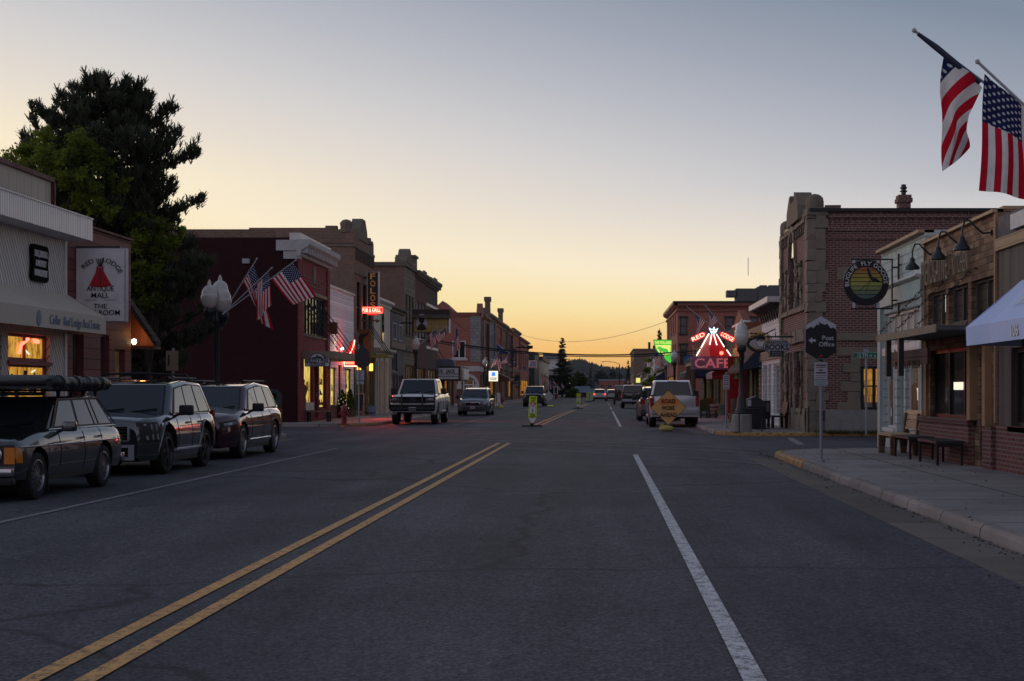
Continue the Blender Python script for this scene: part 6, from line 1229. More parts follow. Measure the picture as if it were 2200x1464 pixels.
# hill on the horizon
rnd = random.Random(4); m = MB(); NX, NY = 90, 14
ridge = [(1100, 786), (1190, 782), (1215, 780), (1232, 774), (1243, 770), (1256, 776), (1270, 782), (1282, 786), (1296, 790), (1318, 793), (1340, 794), (1400, 796), (1470, 800), (1700, 815), (2300, 832)]
def hz(u, v):
    px = 700+1600*u; Y = 1500+700*v; k = lerp_pts(ridge, px) if px > 1100 else 786+(1100-px)*.08; h = (VY-k)*1850/F*(sin(v*pi*.5))+rnd.uniform(-.5, 1.9)*(v > .1)
    return ((px-VX)*Y/F, Y, max(-1, h))
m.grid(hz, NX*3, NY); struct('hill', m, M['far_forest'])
m = MB(); rnd = random.Random(9)
for i in range(2600):
    u = rnd.uniform(.26, .52); v = rnd.uniform(.35, 1.); x, y, z = hz(u, v); h = rnd.uniform(3, 8.5)*(1.25 if v > .85 else 1); w = h*rnd.uniform(.22, .42)
    m.add([(x-w, y, z-1), (x+w, y, z-1), (x+w*.6, y, z+h*.5), (x, y, z+h), (x-w*.55, y, z+h*.55), (x, y-w, z-1), (x, y+w, z-1)], [(0, 1, 2, 3, 4), (5, 6, 3)])
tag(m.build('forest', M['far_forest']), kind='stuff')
# ---------------------------------------------------------------- lamp posts
def lamp_post(label, x, y, H, globes, lit=0, plinth=True, group='acorn lamp posts along the street'):
    t = thing('lamp_post', label, 'lamp post', (x, y, WALK), 0, group); h = H-WALK; gm = ['globe', 'globe_lit', 'globe_dim'][lit]; z0 = 0
    if plinth: m = MB(); m.lathe([(.36, 0), (.36, .02), (.33, .55), (.30, .58), (0, .58)], (0, 0, 0), 8); m.build('plinth', M['concrete'], t, 30); z0 = .58
    m = MB(); ft = h-.95 if globes == 1 else h-1.15
    m.lathe([(.22, z0), (.22, z0+.12), (.17, z0+.2), (.15, z0+.5), (.10, z0+.62), (.085, z0+1.0), (.075, ft-.35), (.10, ft-.3), (.10, ft-.22), (.07, ft-.15), (.07, ft), (0, ft)], (0, 0, 0), 14); m.build('post', M['iron'], t, 40)
    pos = [(0, 0, ft)] if globes == 1 else ([(0.03, .26, ft+.10), (-.15, -.16, ft-.06), (.15, .12, ft-.16)] if globes == 3 else [(.03, .25, ft+.13), (-.02, -.22, ft)])
    for gx, gy_, gz in pos:
        m = MB()
        if globes > 1: m.tube([(0, 0, ft-.5), (gx*.8, gy_*.8, gz-.35), (gx, gy_, gz-.1)], .035, 7)
        m.lathe([(.05, gz-.25), (.09, gz-.22), (.10, gz-.1), (.15, gz-.05), (.16, gz+.08), (.14, gz+.12), (0, gz+.12)], (gx, gy_, 0), 14); a = m.build('lamp_holder', M['iron'], t, 40)
        m = MB(); m.lathe([(.11, gz+.12), (.165, gz+.19), (.215, gz+.29), (.24, gz+.40), (.24, gz+.46), (.232, gz+.49), (.215, gz+.50), (.217, gz+.53), (.205, gz+.60), (.17, gz+.68), (.11, gz+.735), (.06, gz+.76), (.045, gz+.80), (.052, gz+.83), (.03, gz+.88), (.0, gz+.93)], (gx, gy_, 0), 28); m.build('globe', M[gm], a, 180)
    return t
def px_x(px, Y): return (px-VX)*Y/F
lamp_post('tall green iron lamp post with three acorn globes by the plum SUV', px_x(465, 39.5), 39.5, 4.86, 3, plinth=False)
lamp_post('lamp post with twin globes standing over the planter at right corner', px_x(1595, 46.9), 47.2, 4.0, 2)
lamp_post('lamp post by the white pickup under the restaurant sign', px_x(893, 80), 80, 4.6, 1)
lamp_post('lamp post beside the lit white realty sign', px_x(1042, 134), 134, 4.65, 1)
lamp_post('lamp post in front of the red striped awning and brick hotel', px_x(1449, 89), 89, 4.1, 1)
for k, (px, py, h, lb) in enumerate(((1105, 796, 4.6, 'lamp post near the dark green hanging board on the left'), (1145, 808, 4.6, 'lamp post in front of the dark green shop'), (1166, 818, 4.5, 'small lamp post before the cream hall'), (1190, 825, 4.4, 'far lamp post beside the dark framed board'))):
    Y = (h-EYE)*F/(VY-py); lamp_post(lb, px_x(px, Y), Y, h, 1)
for px, py, h, lb, li in ((1220, 822, 4.5, 'left lit lamp post of the bright trio at the left', 1), (1228, 824, 4.5, 'middle lit lamp post of the bright trio', 1), (1234, 826, 4.4, 'right lit lamp post of the bright trio', 1), (1255, 829, 4.3, 'paired lit lamp post before the red depot', 1), (1259, 829, 4.3, 'right lit lamp post before the red depot', 1), (1407, 786, 4.1, 'lamp post beneath the moose sign', 0), (1378, 804, 4.1, 'lamp post past the slender green tree', 0), (1352, 820, 4.1, 'lamp post at the far brick block', 0), (1321, 830, 4.1, 'far lamp post next to the trailer', 2), (1330, 827, 4.2, 'lit far lamp post between flags on the right', 1)):
    Y = (h-EYE)*F/(VY-py); lamp_post(lb, px_x(px, Y), min(Y, 420), h, 1, li)
lamp_post('lamp post holding two large flags just outside the frame at right', 5.25, 15.3, 4.6, 2, plinth=False)
# cobra head street lights
for px, py, px2, Y, lb in ((1331, 783, 1297, 300, 'tall arm street light over the far lane'), (1326, 793, 1297, 390, 'second arm street light beyond the first')):
    a, q = at(px, py, Y), at(px2, py-5, Y); t = thing('street_light', lb, 'street light', (a.x, Y, 0)); m = MB(); m.tube([(0, 0, 0), (0, 0, a.z)], [.14, .09], 8); m.build('post', M['iron'], t); m = MB(); w = q.x-a.x; m.tube([(0, 0, a.z), (w*.3, 0, a.z+.4), (w*.7, 0, a.z+.6), (w, 0, a.z+.55)], .06, 6); r_ = m.build('arm', M['iron'], t); m = MB(); m.box(w-.5, w+.1, -.15, .15, a.z+.45, a.z+.6); m.build('lamp_head', M['dull_silver'], r_)
# ---------------------------------------------------------------- flags
def flag(label, Y, tip, base, h0, h1, f1, f0, fold=.08, waves=2., group=None, pole_r=.014, skew=0., res=(26, 26), Yb=None, fn=None, uvf=None):
    """pole from base to tip, cloth hoist from h0 (canton end) to h1 along it, fly corners f0 (canton side) and f1: photo points at depth Y give real positions"""
    A = [at(*q, Y) for q in (tip, h0, h1, f0, f1)]; B0 = at(*base, Yb or Y); t = thing('flag', label, 'flag', B0, 0, group); A = [q-B0 for q in A]; T_, H0, H1, F0, F1 = A
    m = MB(); m.tube([(0, 0, 0), T_], pole_r, 7); m.lathe([(0, -.03), (.025, -.015), (.025, .015), (0, .03)], T_, 8); m.build('pole', M['dull_silver'], t, 60)
    W = (F0-H0).length
    def P(u, v):
        p = (H0*(1-u)+F0*u)*(1-v)+(H1*(1-u)+F1*u)*v
        if fn: p = fn(u, v, p, W)
        p = p+Vector((sin(v*pi*waves+u*2.2)*fold*.35*W*u*(1-.3*v), sin(v*pi*waves*1.3+u*1.5+.5)*fold*W*(.25+u)+.25*fold*W*sin(u*7), -.03*W*sin(pi*v)*u)); return p
    m = MB(); m.grid(P, *res, uv=True); m.uv = {k: (uvf(*q) if uvf else q) for k, q in m.uv.items()}; c = m.build('cloth', M['flag_cloth'], t, 180); return t
# two big flags at upper right
def fr1(u, v, p, W):
    Lp = [(2028, 119), (2023, 200), (2025, 280), (2026, 366)]; Rp = [(2114, 186), (2082, 246), (2077, 282), (2077, 321)]
    def ev(P): k = min(2, int(u*3)); f = u*3-k; return (P[k][0]*(1-f)+P[k+1][0]*f, P[k][1]*(1-f)+P[k+1][1]*f)
    a, b_ = ev(Lp), ev(Rp); q = at(a[0]*(1-v)+b_[0]*v, a[1]*(1-v)+b_[1]*v, 15.6)-at(2285, 305, 15.6)
    return q+Vector((0, .06*sin(v*7+u*3)+.05*sin(u*9-v*4), 0))
def uv1(u, v): return (u, .44+.30*v+.42*u)
flag('large limp american flag wound round its pole at upper right', 15.6, (1964, 66), (2285, 305), (2024, 118), (2114, 186), (2080, 322), (2024, 366), .035, 2.2, 'american flags on the near right lamp post', .016, res=(40, 40), fn=fr1, uvf=uv1)
m = MB(); A_ = at(1972, 73, 15.58); B_ = at(2106, 178, 15.58)
m.tube([A_-A_, (B_-A_)*.3+Vector((0, .01, .012)), (B_-A_)*.6, B_-A_], [.022, .036, .034, .028], 8); wr = bpy.data.objects; fw = m.build('cloth_wrap', M['navy'], None, 60)
_f = [o for o in COL.objects if o.get('label', '').startswith('large limp')][0]; fw.parent = _f; fw.location = A_-_f.location
flag('large american flag hanging open at the right frame edge', 15.2, (2100, 133), (2290, 310), (2116, 158), (2262, 285), (2300, 428), (2104, 407), .075, 2.6, 'american flags on the near right lamp post', .016, res=(34, 34))
# three on the near left lamp post
bs = (478, 676)
flag('american flag with folded hoist, leftmost of three on the triple globe post', 39.2, (552, 556), bs, (545, 568), (523, 607), (548, 650), (579, 708), .10, 2.6, 'american flags on the triple globe lamp post')
flag('american flag hanging straight, middle of three on the triple globe post', 38.9, (584, 576), bs, (578, 585), (551, 612), (551, 690), (581, 655), .07, 2.0, 'american flags on the triple globe lamp post')
flag('american flag flying open to the right from the triple globe post', 38.5, (636, 559), bs, (630, 565), (583, 601), (626, 655), (677, 636), .045, 1.5, 'american flags on the triple globe lamp post')
G = 'american flags on the distant lamp posts'
D = [(80, 'small folded american flag left of pair by the restaurant sign', (940, 703), (900, 742), (936, 707), (922, 722), (926, 752), (937, 738)), (80, 'small american flag streaming up by the restaurant sign', (960, 702), (900, 742), (958, 704), (934, 724), (941, 738), (956, 722)), (96, 'american flag hanging in front of the red brick hall window', (982, 699), (962, 712), (981, 702), (977, 722), (972, 769), (989, 745)),
     (134, 'striped flag leaning left above the lit realty sign', (1070, 757), (1053, 785), (1068, 760), (1060, 776), (1052, 792), (1066, 782)), (134, 'american flag drooping above the lit realty sign', (1072, 756), (1053, 785), (1071, 758), (1066, 768), (1072, 800), (1076, 790)), (134, 'bright red striped flag beside the vertical black sign', (1097, 755), (1075, 785), (1093, 762), (1073, 783), (1090, 781), (1090, 765)),
     (196, 'small american flag left on post before the green shop', (1128, 786), (1140, 806), (1127, 787), (1122, 795), (1126, 810), (1131, 806)), (240, 'small american flag on post before the cream hall', (1164, 800), (1168, 822), (1164, 801), (1162, 806), (1166, 822), (1170, 820)), (240, 'second small american flag on post before the cream hall', (1172, 801), (1168, 822), (1171, 802), (1168, 808), (1173, 822), (1176, 820)),
     (270, 'tiny american flag left of the dark framed board', (1182, 818), (1188, 834), (1182, 818), (1179, 823), (1182, 838), (1185, 836)), (270, 'tiny pinkish american flag above the dark framed board', (1190, 815), (1188, 834), (1190, 816), (1188, 820), (1193, 830), (1195, 826)), (290, 'tiny american flag drooping right of the dark framed board', (1198, 825), (1205, 840), (1198, 825), (1196, 829), (1201, 840), (1204, 838)), (290, 'tiny american flag raised beside the bright trio of lamps', (1208, 822), (1205, 840), (1208, 823), (1205, 827), (1210, 836), (1212, 832)), (320, 'tiny american flag under the bright trio of lamps', (1224, 834), (1220, 846), (1224, 834), (1220, 838), (1223, 846), (1227, 843)), (320, 'tiny american flag before the red depot', (1267, 836), (1258, 848), (1267, 836), (1262, 841), (1264, 848), (1268, 845)),
     (84, 'american flag leaning out over the neon cafe sign, left of two', (1475, 659), (1590, 748), (1491, 673), (1516, 694), (1493, 728), (1500, 700)), (84, 'folded american flag hanging above the tepee sign', (1515, 656), (1590, 748), (1522, 664), (1545, 690), (1520, 712), (1524, 690)),
     (119, 'american flag beside the moose sign, right of group', (1405, 750), (1440, 790), (1406, 752), (1420, 768), (1424, 788), (1407, 784)), (119, 'folded american flag under the moose sign', (1416, 752), (1440, 790), (1419, 756), (1427, 765), (1426, 790), (1419, 788)), (128, 'american flag left of the moose sign', (1404, 766), (1410, 792), (1402, 767), (1396, 772), (1395, 794), (1401, 788)), (150, 'tiny american flag at the slender green tree', (1391, 768), (1381, 790), (1391, 769), (1387, 776), (1388, 782), (1391, 779)),
     (210, 'small american flag before the far right brick block', (1352, 812), (1356, 828), (1352, 812), (1348, 818), (1347, 826), (1351, 824)), (250, 'dark flag by the far yellow lit sign', (1362, 806), (1354, 828), (1362, 808), (1356, 816), (1358, 822), (1363, 818)), (300, 'tiny pale american flag left of the far lit lamp', (1322, 825), (1330, 838), (1322, 825), (1326, 830), (1323, 836), (1319, 832)), (300, 'tiny american flag right of the far lit lamp', (1338, 822), (1330, 838), (1338, 823), (1334, 829), (1338, 836), (1341, 830)), (320, 'tiny pink american flag above the trailer', (1315, 834), (1321, 846), (1315, 834), (1318, 838), (1316, 843), (1312, 840))]
for Y, lb, tip, ba, h0, h1, f1, f0 in D: flag(lb, Y, tip, ba, h0, h1, f1, f0, .09, 2.2, G, .02, res=(14, 14))
# ---------------------------------------------------------------- overhead wires
def wire(name, label, a, b, sag, r, n=24):
    a, b = Vector(a), Vector(b); t = []
    for i in range(n+1): q = i/n; t.append(a.lerp(b, q)-a-Vector((0, 0, sag*4*q*(1-q))))
    m = MB(); m.tube(t, r, 5); return tag(m.build(name, M['iron'], None, None, a), label, 'cable')
wire('overhead_cable', 'thick dark cable slung low across the street', at(905, 726, 102), at(1512, 752, 102), .75, .055); wire('overhead_cable', 'second dark cable running just below the thick cable', at(905, 731, 102.4), at(1512, 757, 102.4), .70, .035)
wire('overhead_wire', 'thin high wire dipping across the sunset sky', at(1112, 717, 222), at(1434, 690, 150), 1.7, .022)
for p0, p1, Y, lb in (((866, 566), (880, 548), 96, 'short stay wire on the stone building finial'), ((940, 655), (1000, 712), 118, 'thin stay wire over the theatre roof'), ((1038, 692), (1052, 676), 168, 'short stay wire by the tall far chimney')): wire('stay_wire', lb, at(*p0, Y), at(*p1, Y), .02, .015, 6)
t = thing('bracket_arm', 'dark horizontal bracket arm sticking out over the far left pavement', 'bracket', at(1109, 747, 205)); k = 205/F; m = MB(); m.tube([(0, 0, 0), (33*k, 0, 0)], .11, 6); [m.cb((q*k, 0, .05), (.35, .3, .45)) for q in (26, 30, 33)]; m.build('arm', M['iron'], t)
t = thing('arrow_bracket', 'rusty arrow shaped sign arm over the skull sign', 'sign bracket', at(729, 686, 77)); k = 77/F; m = MB(); m.tube([(0, 0, 0), (86*k, 0, -4*k)], .035, 6); m.box(0, .05, -.05, .05, -.2, .15); m.prism([(0, -4*k), (10*k, -3*k), (15*k, 0), (10*k, 3.5*k), (0, 4*k)], 'y', -.02, .02); m.prism([(78*k, -8.5*k), (89*k, -4*k), (78*k, .5*k), (80*k, -4*k)], 'y', -.02, .02); m.build('arm', M['rust_board'], t)
# ---------------------------------------------------------------- signs
def poly(mb, pts, k, d0, d1): mb.prism([(x*k, -y*k) for x, y in pts], 'y', d0, d1); return mb
def ell(cx, cy, rx, ry, n=28, a0=0, a1=360): return [(cx+rx*cos(radians(a0+(a1-a0)*i/n)), cy+ry*sin(radians(a0+(a1-a0)*i/n))) for i in range(n+(0 if a1-a0 == 360 else 1))]
# antique mall hanging sign (origin at the sign centre, units of photo pixels times k)
t, k = frontal('hanging_sign', 'tall white antique mall sign with red tepee hanging from the red board shop', 'sign', 216, 612, 35.12)
m = MB(); m.box(-53*k, 54*k, 0, .22, -80*k, 79*k); m = bevel_mb(m, .015); m.build('cabinet', M['dull_silver'], t); m = MB(); m.box(-52*k, 51*k, -.012, 0, -78*k, 77*k); m.build('face', M['sign_white'], t)
m = MB(); m.text('RED', 0, -.014, 5*k, 10*k, None, .004, arc=(44*k, 124)); m.text('LODGE', 0, -.014, 5*k, 10*k, None, .004, arc=(44*k, 54)); m.text('ANTIQUE', 0, -.014, -8*k, 11*k, 58*k, .004); m.text('MALL', 0, -.014, -23*k, 11*k, 38*k, .004); m.text('THE', 0, -.014, -46*k, 10*k, 28*k, .004); m.text('GUN ROOM', 0, -.014, -60*k, 11*k, 84*k, .004); m.build('lettering', M['ink'], t)
m = MB(); poly(m, [(-24, 2), (-10, -26), (-7, -42), (-3, -36), (3, -37), (7, -42), (7, -30), (13, -18), (25, 2), (12, 5), (0, 6), (-12, 5)], k, -.02, -.013); m.build('tepee_emblem', M['sign_red'], t); m = MB(); [m.tube([(q*k*.25, -.02, 38*k), (q*k, -.02, 56*k)], .012, 4) for q in (-9, -4, 0, 4, 8)]; m.tube([(0, -.025, 36*k), (3*k, -.025, 0), (2*k, -.025, -2*k)], .012, 4); m.box(-34*k, -8*k, -.018, -.013, -33.5*k, -32.5*k); m.box(8*k, 34*k, -.018, -.013, -33.5*k, -32.5*k); m.build('emblem_lines', M['charcoal'], t)
m = MB(); m.box(-62*k, 40*k, .06, .16, 80*k, 83*k); m.build('bracket', M['iron'], t)
# neon boot and skull sign, folos sign
t, k = frontal('neon_boot_sign', 'red neon cowboy boot sign on the white shop front', 'neon sign', 748, 765, 71.5)
bt = [(-25, 5), (-18, -2), (-2, -12), (4, -30), (14, -36), (16, -20), (12, 4), (18, 20), (22, 24), (-28, 24), (-27, 14)]
m = MB(); poly(m, bt, k, 0, .15); m.build('cabinet', M['red_trim'], t); m = MB(); poly(m, [(x*.9+(.5), y*.9+1) for x, y in bt], k, -.01, 0); m.build('face', M['neon_dim'], t)
m = MB(); m.tube([(x*k, -.04, -y*k) for x, y in ((14, -34), (13, -26), (10, -16), (6, -8), (2, -2), (-3, 2), (-8, 4), (-8, 12), (-8, 22), (20, 22))], .03, 6); m.build('neon_tube', M['neon_core'], t); m = MB(); m.text('BEER', 5*k, -.03, -13*k, 9*k, 16*k, .03); m.box(-18*k, -9*k, -.02, -.011, -17*k, -8*k); m.box(-6*k, 13*k, -.02, -.012, -18*k, -7*k); m.build('neon_panel', M['neon_red'], t)
c = at(748, 765, 71.5); pt('neon_boot_light', (c.x+.35, c.y-.7, c.z+.1), 40, (1, .05, .04), .3)
c = at(762, 768, 71.2); l_ = bpy.data.lights.new('neon_boot_spot', 'SPOT'); l_.energy = 1300; l_.color = (1, .05, .04); l_.spot_size = radians(95); l_.spot_blend = .8; l_.shadow_soft_size = .3; o_ = bpy.data.objects.new('neon_boot_spot', l_); COL.objects.link(o_); o_.location = (c.x+.5, c.y-.4, c.z); o_.rotation_euler = Vector((.7, -.62, -.36)).to_track_quat('-Z', 'Y').to_euler()
t, k = frontal('skull_sign', 'rust brown board with a longhorn skull hanging over the pavement', 'sign', 776, 740, 76.2)
m = MB(); poly(m, [(-22, -28), (-18, -32), (18, -32), (22, -28), (22, 30), (-22, 30)], k, 0, .08); m.build('board', M['rust_board'], t)
m = MB(); poly(m, [(-5, -22), (5, -22), (7, -16), (4, -8), (3, 2), (0, 6), (-3, 2), (-4, -8), (-7, -16)], k, -.05, 0); m.tube([(x*k, -.03, -y*k) for x, y in ((-6, -19), (-11, -20), (-15, -24), (-16, -29))], [.07, .06, .04, .01], 6); m.tube([(x*k, -.03, -y*k) for x, y in ((6, -19), (11, -20), (15, -24), (16, -29))], [.07, .06, .04, .01], 6); m.build('skull', M['dark_wood'], t)
t, k = frontal('pub_sign', 'vertical black pub sign with orange letters above a red neon strip', 'neon sign', 801, 627, 77.5)
m = MB(); m.box(-12*k, 12*k, 0, .35, -48*k, 43*k); m.build('cabinet', M['charcoal'], t); m = MB(); [m.box(*q) for q in ((-12.5*k, -10.5*k, -.03, .36, -48*k, 43*k), (10.5*k, 12.5*k, -.03, .36, -48*k, 43*k), (-10.5*k, 10.5*k, -.03, .36, 41*k, 43*k))]; m.build('trim', M['dull_silver'], t)
m = MB(); [m.text(ch, 0, -.012, (33-i*15.5)*k, 12.5*k, 11*k, .015) for i, ch in enumerate('FOLOS')]; m.build('lettering', M['orange_dim'], t)
m = MB(); m.box(-25*k, 21*k, -.1, .3, -46*k, -34*k); m.box(-12*k, 9*k, -.02, .3, -50*k, -46*k); m.build('strip_cabinet', M['neon_glow'], t); m = MB(); m.text('PUB & GRILL', -2*k, -.13, -40*k, 7.5*k, 40*k, .008); m.build('neon_lettering', M['neon_core'], t); m = MB(); m.tube([(-25*k, -.12, -46*k), (21*k, -.12, -46*k), (21*k, -.12, -34*k), (-25*k, -.12, -34*k)], .02, 5, True); m.build('neon_tube', M['neon_red'], t); m = MB(); m.tube([(-26*k, .2, 30*k), (-12*k, .2, 30*k)], .05, 6); m.build('bracket', M['iron'], t)
c = at(790, 665, 77.); pt('pub_neon_light', (c.x-.7, c.y+.2, c.z), 55, (1, .05, .03), .3)
c = at(770, 690, 77.); pt('pub_neon_light', (c.x-.3, c.y+.6, c.z), 30, (1, .05, .03), .3)
# back of a wayfinding sign and parking signs on its pole
Y = gy(912, WALK); t = thing('wayfinding_sign', 'dark back of a six sided wayfinding sign on a grey pole by the red hydrant', 'sign', (px_x(771, Y), Y, WALK)); k = Y/F
def pole(t, h, r=.03, mat='steel'): m = MB(); m.tube([(0, 0, 0), (0, 0, h)], r, 8); m.lathe([(.07, 0), (.07, .03), (.04, .05)], (0, 0, 0), 8); return m.build('pole', M[mat], t)
pole(t, 172*k); m = MB(); poly(m, [(-8, -148), (8-1, -172), (24, -155), (24, -128), (8, -118), (-8, -128)], k, -.05, -.02); m.build('panel', M['charcoal'], t)
m = MB(); m.box(-5*k, 11*k, .04, .06, 116*k, 95*k); m.box(-5*k, 10*k, .04, .06, 93*k, 86*k); m.build('parking_panel', M['sign_grey'], t)
# restaurant sign
t, k = frontal('restaurant_sign', 'wide dark roofed restaurant sign with oval portrait', 'sign', 926, 691, 92)
m = MB(); m.box(-39*k, 39*k, 0, .3, -24*k, 26*k); m.build('cabinet', M['dark_wood'], t); m = MB(); m.prism([(0.5, 26*k), (-.3, 8*k), (-.3, 7*k), (.5, 7*k)], 'x', -41*k, 41*k); m.build('hood', M['roof_shake'], t); m = MB(); m.box(-37*k, 36*k, -.02, 0, -23*k, 7*k); m.build('face', M['mustard'], t); m = MB(); m.box(38*k, 40.5*k, -.05, .35, -25*k, 7*k); m.build('edge', M['sign_white'], t)
m = MB(); poly(m, ell(-20, 2, 12, 18), k, -.035, -.02); m.build('oval', M['sign_grey'], t); m = MB(); poly(m, ell(-20, -2, 5.5, 7), k, -.05, -.036); poly(m, [(-30, 17), (-28, 9), (-22, 5), (-18, 5), (-12, 9), (-10, 17), (-20, 20)], k, -.05, -.036); poly(m, [(-26, -4), (-25, -10), (-20, -12), (-14, -9), (-14, -4)], k, -.056, -.05); m.build('portrait', M['dark_wood'], t)
m = MB(); m.text("BOGART'S", 14*k, -.022, 0, 7*k, 40*k, .02); m.text('Restaurant', 13*k, -.022, -9.5*k, 7*k, 44*k, .02); m.text('pizza and mexican food', 12*k, -.022, -18.5*k, 4*k, 40*k); m.build('lettering', M['gold'], t); m = MB(); m.tube([(-65*k, .15, -3*k), (-39*k, .15, -3*k)], .05, 6); m.build('bracket', M['iron'], t)
# realty sign
t, k = frontal('realty_sign', 'lit white realty sign with blue square emblem on the left pavement', 'sign', 1060, 808, 136)
m = MB(); m.box(-10*k, 10*k, 0, .25, -12*k, 11*k); m.build('cabinet', M['iron'], t); m = MB(); m.box(-9.8*k, 9.8*k, -.02, 0, -11.5*k, 10.5*k); m.build('face', M['sign_lit'], t); m = MB(); m.box(-4*k, 4.5*k, -.04, -.02, -.5*k, 8*k); m.build('emblem', M['blue_lit'], t); m = MB(); m.text('COLDWELL', 0, -.03, -4.5*k, 2.6*k, 17*k, .02); m.text('BANKER', 0, -.03, -7.5*k, 2.6*k, 13*k, .02); m.build('lettering', M['ink'], t); m = MB(); m.tube([(-20*k, .1, 11.5*k), (12*k, .1, 11.5*k)], .06, 6); m.build('bracket', M['iron'], t)
pt('realty_lamp_light', at(1060, 795, 135.2)+Vector((0, -.6, 0)), 18, (1, .95, .8))
t, k = frontal('vertical_sign', 'tall black vertical sign with pale letters on the plum brick fronts', 'sign', 1105.5, 769, 205); m = MB(); m.box(-4.5*k, 4.5*k, 0, .4, -19*k, 19*k); m.build('cabinet', M['ink'], t); m = MB(); [m.text(c_, 0, -.02, (15-i*6)*k, 4.6*k, 4.6*k, .02) for i, c_ in enumerate('MAGPIE')]; m.build('lettering', M['sign_grey'], t)
t, k = frontal('roadside_sign', 'white sign board with blue and red letters on the dark green shop', 'sign', 1145, 783, 262); m = MB(); m.box(-9*k, 8*k, 0, .3, -8*k, 8*k); m.build('board', M['sign_white'], t); m = MB(); m.text('JACKS', 0, -.02, -1*k, 6*k, 14*k, .04); m.build('lettering', M['blue_board'], t); m = MB(); m.text('LUMBER', 0, -.02, 4.5*k, 3.5*k, 14*k, .02); m.box(-8*k, 7*k, -.02, 0, -7.5*k, -6*k); m.build('red_lettering', M['sign_red'], t)
t, k = frontal('hanging_board', 'dark green round hanging board over the left pavement', 'sign', 1111, 817, 170); m = MB(); poly(m, ell(0, -5, 7, 7, 16), k, 0, .12); m.box(-10*k, 8*k, 0, .1, -11*k, -1*k); m.box(-6*k, 7*k, 0, .1, -16*k, -13*k); m.build('board', M['green_dark'], t); m = MB(); m.text('CAFE', -1*k, -.02, -4*k, 3*k, 12*k); m.text('BAKERY', -1*k, -.02, -9*k, 3*k, 14*k); m.build('lettering', M['sign_grey'], t); m = MB(); m.tube([(-40*k, .05, 6*k), (6*k, .05, 6*k)], .06, 5); m.build('bracket', M['iron'], t)
t, k = frontal('framed_board', 'dark notice board in a pale frame at the far left pavement', 'sign', 1194, 839, 262); m = MB(); m.box(-4.5*k, 4.5*k, 0, .15, -7.5*k, 8*k); m.build('frame', M['sign_white'], t); m = MB(); m.box(-3.4*k, 3.4*k, -.03, 0, -6.4*k, 7*k); m.build('panel', M['charcoal'], t); m = MB(); m.tube([(0, .08, -7*k), (0, .08, at(1194, 839, 262).z*-1+WALK)], .06, 5); m.build('post', M['iron'], t)
# diamond sign seen from behind
Y = 128; c = at(1179, 845+6, Y); t = thing('diamond_sign', 'bare aluminium back of a diamond road sign on sandbags', 'road sign', (px_x(1179, Y), Y, 0)); k = Y/F; m = MB(); z = c.z+.4; poly(m, [(0, -12.5), (11, 0), (0, 12.5), (-11, 0)], k, 0, .02); m2 = MB(Matrix.Translation((0, 0, 1.5-(852-VY)*k))); m2.v = []; m2.add(m.v, m.f); m2.build('panel', M['dull_silver'], t); m = MB(); m.tube([(0, .03, .1), (0, .03, 1.9)], .03, 5); m.tube([(-.6, .03, .05), (.6, .03, .05)], .03, 5); m.tube([(0, -.6, .05), (0, .6, .05)], .03, 5); m.build('stand', M['steel'], t); m = MB(); m.lathe([(0, .0), (.28, .02), (.32, .09), (.2, .16), (0, .17)], (.15, 0, 0), 10); m.build('sandbag', M['lime'], t)
